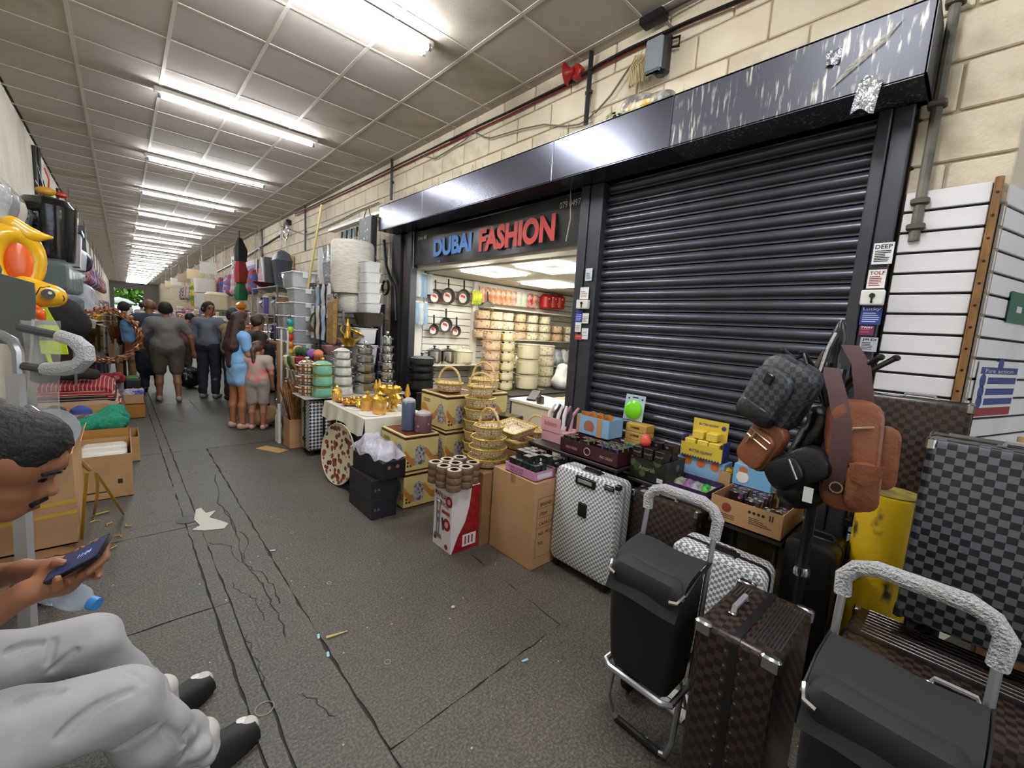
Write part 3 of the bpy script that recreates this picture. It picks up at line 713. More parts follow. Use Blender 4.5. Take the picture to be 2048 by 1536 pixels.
# juicer box
JW = mat('white gloss card', '#e4dfe2', .35); JR = mat('pomegranate red print', '#9c1d22', .35, c2='#7c1218', scale=25); JP = mat('pale pomegranate print', '#d9a8a0', .4)
jb = thing('juicer_box', 'white and red printed manual juicer box under the tape rolls', 'box', (1.76, 2.415, 0), RZ)
MB().cbox(-.115, .115, -.12, .12, 0, .48, .003).build('box_body', JW, jb, smooth=0)
for s, z, x in (('MANUAL', .385, -.105), ('JUICER', .32, -.03)):
    fit_text(s, mat('dark red ink', '#5e2020', .5) if s == 'MANUAL' else mat('brown ink', '#8c3a26', .5), jb, (x, -.1208, z), (1, 0, -.12), (.12, 0, 1), .16 if s == 'MANUAL' else .105, .042, bold=.03)
MB().box(-.01, .09, -.1212, -.12, .272, .295).build('caption_bar', mat('brown ink', '#8c3a26', .5), jb, smooth=0)
STL = mat('print steel', '#8f9294', .35, .6)
m = MB().tube([(-.065, -.1215, .1), (-.075, -.1215, .36)], .005, 5).tube([(-.04, -.1215, .1), (-.03, -.1215, .36)], .005, 5).tube([(-.08, -.1215, .345), (-.025, -.1215, .345)], .006, 5).cyl((-.052, -.1225, .2), .02, .003, 10, 'y').cyl((-.052, -.1225, .26), .014, .003, 10, 'y').prism([(-.1, .07), (0, .07), (-.01, .1), (-.09, .1)], -.1218, -.1205, 'xz'); m.build('juicer_picture', STL, jb)
MB().tube([(.0, -.1215, .235), (.02, -.1215, .15)], .007, 6).build('picture_grip', INK, jb)
MB().cyl((.055, -.1212, .2), .045, .0012, 16, 'y').build('pomegranate_picture', JR, jb); MB().cyl((.075, -.1212, .375), .04, .0012, 16, 'y').build('pomegranate_picture', JR, jb); MB().cyl((.055, -.1222, .2), .022, .0012, 12, 'y').build('pomegranate_heart', JP, jb); MB().cyl((.075, -.1222, .375), .02, .0012, 12, 'y').build('pomegranate_heart', JP, jb)
MB().cyl((-.085, -.1212, .06), .018, .0012, 12, 'y').build('round_badge', JR, jb); MB().cyl((.06, -.1212, .035), .02, .0012, 12, 'y').build('pomegranate_picture', JR, jb)
MB().prism([(.0, 0), (-.11, .0), (-.06, .12), (-.0, .22), (.03, .33), (.045, .475), (.119, .475), (.119, 0)], .1152, .1162, 'yz').build('red_panel', JR, jb)
MB().prism([(-.02, .03), (.1, .03), (.1, .12), (-.02, .12)], .1162, .1168, 'yz').build('caption_panel', JW, jb)
m = MB()
for i in range(3): m.box(.1169, .1172, .0+.03*i, .012+.03*i, .045, .105)
m.build('step_icons', JR, jb)['kind'] = 'stuff'
# shrink-wrapped brown tape rolls standing on it
TP = mat('brown tape side', '#7a6350', .3, c2='#6b5543', scale=30, stretch=(.2, .2, 3)); TE = mat('tape edge ring', '#cfc6ba', .3, .2)
tape0 = None
def tape_stack(loc, n, label):
    global tape0
    if tape0 is None:
        t = thing('tape_stack', label, 'tape roll', loc, 0, 'brown tape rolls on the juicer box')
        for k in range(3):
            MB().lathe([(.026, .001), (.047, .001), (.05, .006), (.05, .044), (.047, .049), (.026, .049)], (0, 0, .05*k), 14, cap=False).build('tape_roll', TP, t)
            MB().lathe([(.028, .0), (.046, .0)], (0, 0, .0502*(k+1)), 14, cap=False).build('tape_face', TE, t)
        tape0 = t; return t
    return dup(tape0, loc, 0, label)
tl_ = ['column of brown tape rolls, %s on the juicer box' % s for s in ('front left', 'front middle', 'front right', 'middle left', 'middle centre', 'middle right', 'back left', 'back right')]
k = 0
for (x, y, zz) in ((1.64, 2.50, .481), (1.64, 2.395, .481), (1.655, 2.29, .481), (1.745, 2.51, .481), (1.745, 2.405, .481), (1.76, 2.30, .481), (1.85, 2.5, .481), (1.86, 2.35, .481)):
    tape_stack((x-.02, y, zz), 3, tl_[k]).scale = (1.08, 1.08, 1.0); k += 1
# black boxes by the passage with a clear bag of goods on top
BB = mat('black printed card', '#1b1a20', .4, c2='#24222b', scale=7)
for i, (z, dx, rz, hh) in enumerate(((0, 0, RZ, .165), (.166, 0, RZ, .165), (.332, .035, RZ+.12, .15))):
    t = thing('black_box', 'black printed box, %s of the stack by the passage' % ('bottom', 'middle', 'top')[i], 'box', (1.53+dx, 3.33-dx, z), rz)
    MB().cbox(-.23, .23, -.11, .11, 0, hh, .003).build('box_body', BB, t, smooth=0)
    if i < 2:
        mm = MB()
        for kx in (-.15, 0, .12): mm.cyl((kx, -.1108, .09), .02, .001, 10, 'y')
        mm.build('dish_pictures', mat('dim picture', '#34323c', .4), t)['kind'] = 'stuff'
        for s, yy in (('▲ ■ A', -.06),): text('II A', .035, mat('grey ink', '#8d8a94', .5), t, frame((.2308, -.09, .07), (0, 1, 0), (0, 0, 1)), depth=.0002)
    else:
        for s in (-.05, .03): MB().cyl((.2302, s, .1), .016, .001, 12, 'x').build('bowl_picture', mat('copper print', '#a5805c', .3, .4), t)
def hump(u, v):
    x, y = -.24+.48*u, -.13+.26*v; e = (4*u*(1-u))**.5*(4*v*(1-v))**.5
    return (x+.012*math.sin(9*v+4*u), y+.01*math.sin(11*u), .02+.17*e*(1-.5*u)+.022*math.sin(13*u+6*v)*math.sin(8*v+2))
t = thing('plastic_bag', 'crumpled clear plastic bag heaped on the black boxes', 'plastic bag', (1.56, 3.31, .483), RZ+.1)
MB().sheet(hump, 22, 16, 0).build('film', film('bag film', '#dfdcea', .55, .12, 1.0, 22), t, smooth=60)
MB().cbox(-.17, .12, -.09, .08, 0, .05, .02).build('white_contents', mat('white foam', '#cfcbd8', .6), t)

# ---- cream boxes printed with stacked pots
CRM = mat('cream box print', '#d9c98a', .5, c2='#d2c07e', scale=4); BRN = mat('dark brown print', '#3c1410', .45); WAV = mat('brown ribbon print', '#b5763e', .5, c2='#c89658', scale=6, lo=.3, hi=.7, stretch=(1, 1, 5))
PTP = cells('pot picture', ['#8f8f9c', '#a6a3aa', '#5b5a6c', '#bdb8b8'], 60, .4)
def cream_box(label, loc, w=.44, d=.33, h=.325):
    t = thing('pot_box', label, 'box', loc, RZ, 'cream pot boxes')
    MB().cbox(-w/2, w/2, -d/2, d/2, 0, h, .003).build('box_body', CRM, t, smooth=0)
    MB().box(-w/2-.001, w/2+.001, -d/2-.001, d/2+.001, h-.032, h-.012).build('top_band', BRN, t, smooth=0)
    MB().box(-w/2-.001, w/2+.001, -d/2-.001, d/2+.001, .006, .018).build('bottom_band', BRN, t, smooth=0)
    MB().box(-w/2+.02, w/2-.02, -d/2+.02, d/2-.02, h, h+.001).build('lid_print', mat('maroon lid', '#5a2416', .35), t, smooth=0)
    def wv(q, s0, s1, f):
        n = 16; up = []; dn = []
        for i in range(n+1):
            a = s0+(s1-s0)*i/n; z = h*(.42+.14*math.sin(f+i*.62)); up.append((a, z+.03)); dn.append((a, z-.035))
        return up+dn[::-1]
    MB().prism(wv(0, -w/2, w/2, .4), -d/2-.0012, -d/2-.0004, 'xz').build('ribbon_print', WAV, t)
    MB().prism(wv(0, -d/2, d/2, 2.2), w/2+.0004, w/2+.0012, 'yz').build('ribbon_print', WAV, t)
    def pot(cx, s):
        return [(-.6, .0), (.6, 0), (.7, .5), (.78, .52), (.78, .6), (.55, .62), (.62, 1.05), (.68, 1.07), (.66, 1.15), (.4, 1.3), (.1, 1.36), (.1, 1.5), (-.1, 1.5), (-.1, 1.36), (-.4, 1.3), (-.66, 1.15), (-.68, 1.07), (-.62, 1.05), (-.55, .62), (-.78, .6), (-.78, .52), (-.7, .5)]
    s = .095
    MB().prism([(.13+a*s*.8, .07+b*s*1.3) for a, b in pot(0, 1)], -d/2-.002, -d/2-.0012, 'xz').build('pot_picture', PTP, t)
    MB().prism([(-.02+a*s*.8, .06+b*s*1.3) for a, b in pot(0, 1)], w/2+.0012, w/2+.002, 'yz').build('pot_picture', PTP, t)
    m = MB()
    for i in range(4): m.box(w/2+.0005, w/2+.001, -d/2+.02+.028*(i % 2), -d/2+.04+.028*(i % 2), .05+.03*(i//2), .07+.03*(i//2))
    for i in range(3): m.box(-w/2+.04, -w/2+.16, -d/2-.001, -d/2-.0005, h-.075-.012*i, h-.07-.012*i)
    m.build('print_icons', mat('dark print', '#4a3a20', .5), t)['kind'] = 'stuff'
    return t
for i, (x, y, z, lb) in enumerate(((1.885, 3.355, 0, 'bottom box of the front stack beside the black boxes'), (1.885, 3.355, .327, 'middle box of the front stack under the tin cans'),
        (2.27, 3.33, 0, 'floor box behind the front stack'), (2.27, 3.33, .327, 'second box of the column holding the round basket'), (2.27, 3.33, .654, 'top box of the column holding the round basket'),
        (2.66, 3.33, .0, 'floor box of the back column by the shop opening'), (2.66, 3.33, .327, 'middle box of the back column by the shop opening'), (2.66, 3.33, .654, 'top box of the back column by the shop opening'),
        (1.93, 3.90, 0, 'lower box under the table with the cloth'), (2.66, 2.885, 0, 'floor box of the stack behind the gold baskets'), (2.66, 2.885, .327, 'middle box of the stack behind the gold baskets'))):
    cream_box('cream cookware box, '+lb, (x, y, z))
# tins on the boxes
def tin(label, loc, r, h, c, name='tin_pack'):
    t = thing(name, label, 'tin', loc, RZ)
    MB().lathe([(r*.92, 0), (r, .006), (r, h-.008), (r*.94, h), (r*.5, h+.003)], (0, 0, 0), 18).build('printed_wrap', c, t)
    MB().lathe([(r*.99, h-.012), (r*.96, h+.012), (r*.5, h+.03), (r*.1, h+.026)], (0, 0, 0), 14, cap=False).build('clear_cover', film('shrink film', '#ffffff', .4, .1, .8, 60), t); return t
tin('slate blue printed tin pack standing on the front cream box', (1.85, 3.33, .655), .06, .26, cells('blue tin print', ['#4d5670', '#565f7a', '#7f88a0'], 25, .4, '#4b546e', .25))
t = tin('maroon printed tin pack in clear film on the corner of the front cream box', (1.86, 3.2, .655), .075, .16, cells('maroon tin print', ['#6b4a58', '#7a5866', '#b58a70'], 22, .4, '#64434f', .25)); t.location = (1.93, 3.21, .655)

# ---- woven baskets with gold rims
WEAVE = edgecells('woven cream', '#f0e4c4', '#a07c48', 46, .05, .6, jit=.5); GOLD = mat('gold', '#d8ab3c', .28, .9); RIM = mat('gold cord', '#d8b84a', .4, .5, c2='#b8923a', scale=60)
def basket(label, loc, r, h, handle=.0, oval=1.0, rz=0, z=None):
    t = thing('gift_basket', label, 'basket', loc, rz, 'woven gift baskets')
    M = Matrix.Diagonal((1, oval, 1, 1))
    MB().lathe([(r*.78, 0), (r*.86, .012), (r*.98, h*.9), (r, h), (r*.94, h-.004), (r*.8, .014), (.001, .01)], (0, 0, 0), 20, cap=False).xf(M).build('woven_bowl', WEAVE, t)
    for zz, rr, q in ((h, 1.0, .0075), (.006, .82, .006)):
        MB().tube([(r*rr*math.cos(a), r*rr*oval*math.sin(a), zz) for a in [2*PI*i/22 for i in range(22)]], q, 6, closed=True).build('rim', RIM, t)
    if handle:
        hp = [(0, r*oval*math.cos(PI*i/14), h+handle*math.sin(PI*i/14)) for i in range(15)]
        MB().tube(hp, .011, 7).build('handle', mat('wicker cord', '#e0c98e', .6, c2='#b8965a', scale=80), t)
    return t
def tray_basket(label, loc, w, d, h, rz, tilt=0):
    t = thing('tray_basket', label, 'basket', loc, rz, 'woven gift baskets'); t.rotation_euler = (tilt, 0, rz)
    rg = [[(a, b, z) for a, b in rrect(w*f, d*f, .03, 3)] for f, z in ((.8, 0), (.86, .02), (1, h), (.95, h), (.8, .012))]
    MB().loft(rg, cap=True).build('woven_tray', WEAVE, t)
    MB().tube([(a, b, h) for a, b in rrect(w, d, .03, 3)], .008, 6, closed=True).build('rim', RIM, t)
    MB().tube([(a, b, .004) for a, b in rrect(w*.82, d*.82, .03, 3)], .006, 6, closed=True).build('rim', RIM, t)
    return t
for i in range(3): basket('oval gold-rimmed basket, %s of the stack on the brown carton' % ('bottom', 'second', 'third')[i], (2.03, 2.42, .572+.075*i), .15-.008*i, .06, 0, 1.0)
basket('oval basket with arched handle on top of the stack on the brown carton', (2.03, 2.42, .80), .115, .07, .13)
carton('plain_carton', 'plain carton that carries the rectangular tray baskets', (2.385, 2.5, 0), .34, .24, .64, CARDD)
tray_basket('rectangular gold-rimmed tray basket, lower of the pair', (2.37, 2.5, .652), .34, .24, .06, RZ)
tray_basket('rectangular gold-rimmed tray basket, upper of the pair and tipped towards the viewer', (2.37, 2.5, .755), .36, .25, .06, RZ-.1, .2)
basket('round basket with thick handle on the cream box column', (2.27, 3.33, .99), .13, .075, .15, 1.0, .3)
carton('plain_carton', 'low carton under the tall stack of round baskets', (2.335, 2.93, 0), .27, .27, .395, CARDD)
for i in range(6): basket('round basket without handle, number %s from the bottom of the tall stack' % ('one', 'two', 'three', 'four', 'five', 'six')[i], (2.335, 2.93, .403+.1*i), .135, .082)
basket('basket with handle on top of the tall basket stack', (2.335, 2.93, 1.005), .12, .08, .12, 1.0, .4)
basket('large round basket with tall handle at the back by the shop opening', (2.66, 3.3, .99), .15, .1, .17, 1.0, .2)
basket('oval basket with black box inside on the back column', (2.66, 2.885, .664), .16, .07, .0)
t = thing('black_tray_box', 'black box resting in the oval basket at the back', 'box', (2.66, 2.885, .742), RZ+.3); MB().cbox(-.11, .11, -.08, .08, 0, .06, .006).build('lid', BLACK, t); MB().box(-.1, .1, -.075, .075, .06, .062).build('shiny_top', mat('black gloss', '#1a1a1c', .15), t)
carton('plain_carton', 'carton under the small round basket by the pink box', (2.64, 2.5, 0), .22, .22, .655, CARDD)
basket('small round basket with handle next to the pink box', (2.64, 2.5, .664), .105, .08, .13, 1.0, .2)
# ================================================================== COUNTER OF SMALL BOXES
TBL = mat('dark folding table', '#2b2724', .6)
def ftable(label, x0, x1, y0, y1, z):
    t = thing('folding_table', label, 'table', (x0, y0, 0)); w, d = x1-x0, y1-y0
    MB().cbox(0, w, 0, d, z-.025, z-.002, .004).build('table_top', TBL, t, smooth=0)
    for a in (.03, w-.03):
        for b in (.03, d-.03): MB().cyl((a, b, 0), .012, z-.025, 8).build('leg', TBL, t)
ftable('low dark table under the crate of purple boxes', 2.42, 2.86, .53, .905, .62)
ftable('dark table under the open trays of squishy toys', 2.47, 2.93, .92, 1.47, .68)
ftable('dark table under the maroon tray of small boxes', 2.37, 2.89, 1.49, 2.33, .73)
def obox(name, label, x0, x1, y0, y1, z0, z1, mt, cat='box', th=.004, inner=None):
    """open-topped box; x0 is the side facing the passage"""
    t = thing(name, label, cat, (x0, y1, z0), RZ); w, d, h = y1-y0, x1-x0, z1-z0
    MB().box(0, w, 0, d, 0, th).build('base', inner or mt, t, smooth=0)
    for nm, b in (('front_wall', (0, w, 0, th, 0, h)), ('back_wall', (0, w, d-th, d, 0, h)), ('side_wall', (0, th, th, d-th, 0, h)), ('side_wall', (w-th, w, th, d-th, 0, h))):
        MB().box(*b).build(nm, mt, t, smooth=0)
    return t
def onfront(t, s, mt, x, z, w, h, bold=0): return fit_text(s, mt, t, (x, -.0012, z), (1, 0, 0), (0, 0, 1), w, h, bold=bold)
def minis(prefix, label, x0, x1, y0, y1, z, n, mats, size, group, layers=1, cat='box', jig=.35, seed=1):
    random.seed(seed); mes = [MB().cbox(-size[0]/2, size[0]/2, -size[1]/2, size[1]/2, 0, size[2], .002).mesh(prefix, m_, 0) for m_ in mats]
    k = 0
    for L in range(layers):
        nx = max(1, int((x1-x0)/(size[1]*1.06))); ny = max(1, int((y1-y0)/(size[0]*1.06)))
        for i in range(nx):
            for j in range(ny):
                if k >= n or (L > 0 and random.random() < .35): continue
                o = obj(prefix, random.choice(mes), None, (x0+(i+.5)*(x1-x0)/nx, y0+(j+.5)*(y1-y0)/ny, z+L*size[2]*1.01), RZ+random.uniform(-jig, jig)*.06)
                tag(o, '%s, row %s, place %s%s' % (label, numw(i+1), numw(j+1), ('', ', upper layer', ', top layer')[L]), cat, group); k += 1
# crate of purple patterned boxes
t = obox('cardboard_crate', 'cut-down cardboard crate full of dark patterned boxes', 2.415, 2.83, .54, .895, .625, .76, CARD2)
MB().box(-.0005, .12, .36, .415, .13, .2).build('torn_flap', CARD2, t, smooth=0)
MB().cyl((.085, -.0008, .085), .026, .0008, 14, 'y').build('red_logo', mat('red brown ink', '#8e3d22', .6), t)
m = MB()
for i in range(4): m.cyl((.20+.022*i, -.0008, .1), .008, .0008, 8, 'y')
for i in range(2): m.box(.295+.012*i, .301+.012*i, -.0008, 0, .085, .115)
for i in range(4): m.box(.2, .31-.02*i, -.0008, 0, .04+.01*i, .043+.01*i)
for i in range(3): m.box(.03, .13, -.0008, 0, .025+.01*i, .028+.01*i)
m.build('printed_marks', INK, t)['kind'] = 'stuff'
PUR = [cells('leaf print %d' % i, c, 42, .4, '#1c1018', .42) for i, c in enumerate((['#5c3550', '#8a7a8c', '#3a2430', '#a49a5a'], ['#74415c', '#2a1a24', '#9b8f96'], ['#403040', '#8d8390', '#c7b660']))]
minis('patterned_box', 'dark leaf-patterned little box lying in the cardboard crate', 2.43, 2.815, .555, .88, .632, 40, PUR, (.078, .062, .06), 'patterned boxes in the crate', 2, seed=4)
# purple tray of clear slime sticks
DP_ = mat('purple card', '#34204a', .4)
t = obox('display_tray', 'purple display tray of wrapped slime packs', 2.49, 2.76, .955, 1.245, .684, .725, DP_, inner=mat('pale tray liner', '#b9b7a8', .6))
for i, (c, yy) in enumerate((('#c9cfae', 1.19), ('#c48ac0', 1.13), ('#bfc3c9', 1.08), ('#4ec83c', 1.015))):
    o = MB().sheet(lambda u, v: (-.11+.22*u, -.024+.048*v+.004*math.sin(u*12), .004+.016*math.sin(PI*v)*(.6+.4*math.sin(PI*u))), 12, 5, .003).build('slime_pack', mat('slime '+c, c, .15, coat=.6), None, loc=(2.62, yy, .69), rz=.3)
    tag(o, ('pale yellow', 'pink', 'clear white', 'green')[i]+' slime pack in the purple tray', 'slime pack')
# open box of yellow squishies
t = obox('open_box', 'pale open carton of yellow squishy cubes behind the purple tray', 2.77, 2.93, .93, 1.0, .684, .80, CARD2)
random.seed(8)
for i in range(4):
    o = MB().cbox(-.035, .035, -.035, .035, 0, .06, .018).build('squishy_cube', mat('yellow squishy', '#f0c01c', .4, coat=.3), None, loc=(2.855, .99+.085*i, .75), rz=random.random())
    tag(o, 'yellow squishy cube, %s in the pale carton' % ('rightmost', 'second from the right', 'third from the right', 'leftmost')[i], 'toy')
o = MB().cbox(-.05, .05, -.14, .14, 0, .055, .01).build('squishy_packing', mat('orange cream wrap', '#e6bd86', .5), None, loc=(2.855, 1.115, .69)); tag(o, 'bed of pale orange wrappers inside the pale carton', 'wrapper')
# butter squishy display
YB = mat('butter yellow card', '#d9bf3f', .45); BLU = mat('indigo card', '#3d3a7c', .45); LBL = mat('sky blue card', '#8fb7dd', .45)
t = thing('display_box', 'yellow and indigo butter squishy display box', 'display box', (2.78, 1.27, .84), RZ)
MB().box(0, .27, 0, .004, 0, .09).build('front_panel', YB, t, smooth=0); [MB().box(a_, a_+.004, 0, .11, 0, .13).build('side_panel', BLU, t, smooth=0) for a_ in (-.004, .27)]
MB().box(.02, .25, .11, .114, 0, .245).build('header_card', YB, t, smooth=0); MB().box(0, .27, 0, .11, -.004, 0).build('base', BLU, t, smooth=0)
onfront(t, 'BUTTER SQUISHY', BLU, .06, .03, .15, .022, .02); fit_text('BUTTER SQUISHY', BLU, t, (.06, .1088, .2), (1, 0, 0), (0, 0, 1), .13, .018, bold=.02)
MB().cyl((.222, .108, .205), .015, .002, 12, 'y').build('badge', BLU, t)
m = MB()
for i in range(14): m.prism([(.01+.018*i, 0), (.024+.018*i, 0), (.017+.018*i, .012)], -.001, 0, 'xz')
m.build('zigzag_trim', BLU, t)['kind'] = 'stuff'
for i, (x, y, z) in enumerate(((.05, .05, .004), (.13, .05, .004), (.21, .05, .004), (.05, .05, .061), (.13, .06, .061), (.21, .05, .061), (.09, .07, .118), (.18, .07, .118))):
    o = MB().cbox(-.036, .036, -.04, .04, 0, .055, .006).build('butter_block', mat('butter yellow', '#e6cd55', .35, coat=.3), None, loc=Vector((2.78, 1.27, .84))+Vector((y, -x, z)), rz=RZ)
    tag(o, 'yellow butter block toy, %s' % ('bottom row left', 'bottom row middle', 'bottom row right', 'middle row left', 'middle row centre', 'middle row right', 'top row left', 'top row right')[i], 'toy', 'butter blocks')
t = thing('toy_box', 'sky blue printed box under the butter squishy display', 'box', (2.77, 1.28, .684), RZ); MB().cbox(0, .3, 0, .13, 0, .15, .003).build('box_body', LBL, t, smooth=0)
m = MB()
for i in range(3): m.cyl((.06+.09*i, -.0015, .12), .03, .0012, 10, 'y')
m.build('bun_pictures', mat('orange bun print', '#c9713a', .5), t)['kind'] = 'stuff'
t.location.x = 2.795
# one set sugar box
t = thing('toy_box', 'blue toy box reading ONE SET SUGAR with a white bun', 'box', (2.73, .905, .684), RZ)
MB().cbox(0, .21, 0, .14, 0, .2, .003).build('box_body', mat('bright blue card', '#7db4de', .45), t, smooth=0)
MB().box(-.001, .21, -.0015, -.0005, .045, .075).build('purple_band', DP_, t, smooth=0); onfront(t, 'ONE SET SUGAR EGG', mat('white ink', '#ececf2', .5), .008, .052, .19, .016).location.y = -.001
m = MB().cyl((.055, -.0016, .125), .035, .0012, 16, 'y'); m.build('bun_picture', mat('white bun print', '#f2ece6', .5), t)
MB().prism([(.035, .155), (.075, .155), (.08, .18), (.055, .19), (.03, .18)], -.0018, -.0008, 'xz').build('orange_hat_picture', mat('orange bun print', '#c9713a', .5), t)
for i in range(2):
    t2 = thing('clear_pack', 'clear pack with mustard roll, %s on the blue toy box' % ('left', 'right')[i], 'pack', (2.79, .85-.1*i, .886), RZ)
    MB().cyl((0, 0, .004), .042, .085, 14).build('mustard_roll', mat('mustard foam', '#a8953c', .6), t2); MB().loft([[(a, b, z) for a, b in rrect(.095, .09, .02, 3)] for z in (0, .105)]).build('clear_shell', film('pack shell', '#ffffff', .25, .08, .3, 20), t2)
# dark avocado box with black boxes and red squeezy
AV = cells('avocado print', ['#4a5a34', '#39452a', '#5f6b45'], 11, .45, '#1d1c17', .3)
t = thing('snack_box', 'dark green avocado-print carton with open top', 'box', (2.41, 1.465, .735), RZ); t.location = (2.475, 1.462, .684)
MB().cbox(0, .25, 0, .27, 0, .14, .003).build('box_body', AV, t, smooth=0); onfront(t, 'Amorish', mat('pale green ink', '#a7b07c', .5), .07, .065, .11, .03); MB().box(.2, .24, -.0015, -.0005, .012, .04).build('white_label', mat('label paper', '#dcdcdc', .6), t, smooth=0)
AVP = cells('black snack print', ['#2a1a22', '#3c2a30', '#6e5a60'], 34, .4, '#15100f', .3)
for i in range(6):
    t = thing('snack_pack', 'black snack box standing on the avocado carton, %s' % ('front left', 'front middle', 'front right', 'back left', 'back middle', 'back right')[i], 'box', (2.51+.11*(i//3), 1.415-.078*(i % 3), .826), RZ, 'black boxes on the avocado carton')
    MB().cbox(-.034, .034, -.04, .04, 0, .07 if i < 3 else .1, .002).build('box_body', AVP, t, smooth=0); text('Amour', .018, mat('gold ink', '#b89a5a', .5), t, frame((-.026, -.0408, .03), (1, 0, 0), (0, 0, 1)), depth=.0002)
o = blob([((0, 0, .03), (0, 0, .045), .036, .03), ((0, 0, .05), (0, 0, .062), .026, .018)], .007, .02).build('squeeze_toy', mat('salmon red gel', '#e0574c', .3, coat=.4), None, loc=(2.52, 1.39, .897)); tag(o, 'salmon red squeeze toy on the black snack boxes', 'toy')
# row of rainbow packs against the shutter
cl = ['#6f9a5a', '#4f8f86', '#58a0b8', '#c9a24a', '#b6543f', '#7a5ea0', '#9ac070', '#c98a9a', '#d6c8a8', '#a04a5a']
for i in range(10):
    o = MB().cbox(-.012, .012, -.07, .07, 0, .075, .004).build('eraser_pack', mat('pack '+cl[i], cl[i], .4), None, loc=(2.86, 1.70-.028*i, .735 if i < 8 else .735), rz=RZ); tag(o, 'narrow coloured pack in the row against the shutter, number %s from the left' % ('one', 'two', 'three', 'four', 'five', 'six', 'seven', 'eight', 'nine', 'ten')[i], 'pack', 'row of coloured packs')
# maroon tray full of little eyeshadow boxes
MRN = mat('maroon card', '#3a1820', .45)
t = obox('display_tray', 'maroon display tray full of tiny green and purple boxes', 2.38, 2.595, 1.5, 2.0, .735, .835, MRN)
for x in (.06, .36): onfront(t, 'MISS ORIEN', mat('pale rose ink', '#c9a9a0', .5), x, .035, .1, .018)
m = MB(); m.tube([(.25+.026*math.cos(a), -.002, .05+.026*math.sin(a)) for a in [2*PI*i/14 for i in range(14)]], .003, 5, closed=True); m.build('ring_logo', mat('pale rose ink', '#c9a9a0', .5), t)
MIN = [cells('mini print %d' % i, c, 46, .4, g_, .38) for i, (c, g_) in enumerate(((['#6f7a42', '#8a9458'], '#20260f'), (['#5c3a6a', '#86608f'], '#1c1120'), (['#2f3a24', '#c7c9b4'], '#11160c'), (['#a04858', '#e0d0c8'], '#231012')))]
minis('makeup_box', 'tiny printed cosmetic box in the maroon tray', 2.39, 2.585, 1.51, 1.99, .742, 40, MIN, (.056, .05, .055), 'cosmetic boxes in the maroon tray', 2, seed=6)
# pink tray of dark boxes on the big carton
PK = mat('pink card', '#c98fb4', .45)
t = obox('display_tray', 'pink display tray of black boxes on the tall plain carton', 1.97, 2.17, 1.845, 2.14, .613, .675, PK)
onfront(t, 'CYBER COLOR', DP_, .03, .034, .15, .016); onfront(t, 'NUDES LAB', DP_, .05, .012, .12, .016)
MB().box(.2955, .2965, .02, .16, .015, .045).build('white_label', mat('label paper', '#dcdcdc', .6), t, smooth=0)
DKM = [cells('dark mini %d' % i, c, 40, .4, '#161a18', .4) for i, c in enumerate((['#33483c', '#20302a', '#d8dcd8'], ['#402036', '#2a1822', '#c9b8c4'], ['#203830', '#384a40', '#101412']))]
minis('makeup_box', 'black and green cosmetic box in the pink tray', 1.98, 2.16, 1.86, 2.125, .62, 36, DKM, (.062, .05, .046), 'cosmetic boxes in the pink tray', 3, seed=9)
minis('makeup_box', 'dark cosmetic box loose beside the white suitcase', 2.2, 2.33, 1.88, 2.24, .613, 14, DKM+PUR, (.07, .05, .05), 'loose cosmetic boxes by the carton', 2, seed=12)
# pink sign box with wrapped brushes
t = thing('sign_box', 'pink box with handwritten-style sign and wrapped brushes', 'box', (2.5, 2.31, .73), RZ)
PK2 = mat('rose card', '#d8a3ac', .5); MB().cbox(0, .26, 0, .2, 0, .1, .003).build('box_body', PK2, t, smooth=0); MB().box(-.005, .2, -.004, -.001, .085, .2).build('sign_card', PK2, t, smooth=0)
fit_text('Bofinform', mat('wine ink', '#7c3a4c', .5), t, (.03, -.0048, .13), (1, 0, 0), (0, 0, 1), .13, .04)
random.seed(14)
for i in range(9):
    x = .02+.026*i; o = MB().tube([(0, 0, 0), (.02*random.uniform(-1, 1), .02, .12), (.04*random.uniform(-1, 1), .05, .19)], [.012, .016, .01], 6).build('wrapped_brush', (mat('brush wrap white', '#e3dde0', .3), mat('brush wrap dark', '#2a2c30', .3), mat('brush wrap rose', '#d39aa6', .3))[i % 3], None, loc=Vector((2.5, 2.31, .831))+Vector((.06+.015*(i % 3), -x, 0)))
    tag(o, ('white', 'black', 'rose')[i % 3]+' wrapped brush in the pink box, number %s from the left' % numw(i+1), 'brush', 'brushes in the pink box'); o.rotation_euler = (0, .0, RZ)
# cupcake box with orange packs
t = obox('snack_tray', 'sky blue cupcake-print tray with orange packs', 2.6, 2.78, 1.73, 2.03, .842, .985, LBL)
t.location.y = 2.035
MB().prism([(.08, .03), (.16, .03), (.17, .07), (.155, .1), (.12, .115), (.085, .1), (.07, .07)], -.0012, -.0004, 'xz').build('cupcake_picture', mat('cupcake print', '#a56a4a', .5), t); [MB().box(a_, b_, -.0014, -.0004, 0, .14).build('brown_stripe', CARD, t, smooth=0) for a_, b_ in ((0, .03), (.19, .24))]
m = carton('plain_carton', 'flat maroon carton that lifts the cupcake tray', (2.69, 1.88, .733), .3, .17, .106, MRN, tape=False)
m.location = (2.69, 1.885, .734)
random.seed(15)
for i in range(7):
    o = MB().sheet(lambda u, v: (-.03+.06*u, .006*math.sin(u*6), .11*v), 4, 4, .012).build('orange_pack', mat('orange foil', '#d2702c', .25, .3, c2='#e8a04a', scale=30), None, loc=(2.66+.05*(i % 2), 2.0-.037*i, .85+.045), rz=random.uniform(-.6, .6)+RZ); tag(o, 'orange foil snack pack, number %s from the left in the cupcake tray' % ('one', 'two', 'three', 'four', 'five', 'six', 'seven')[i], 'snack pack', 'orange packs')
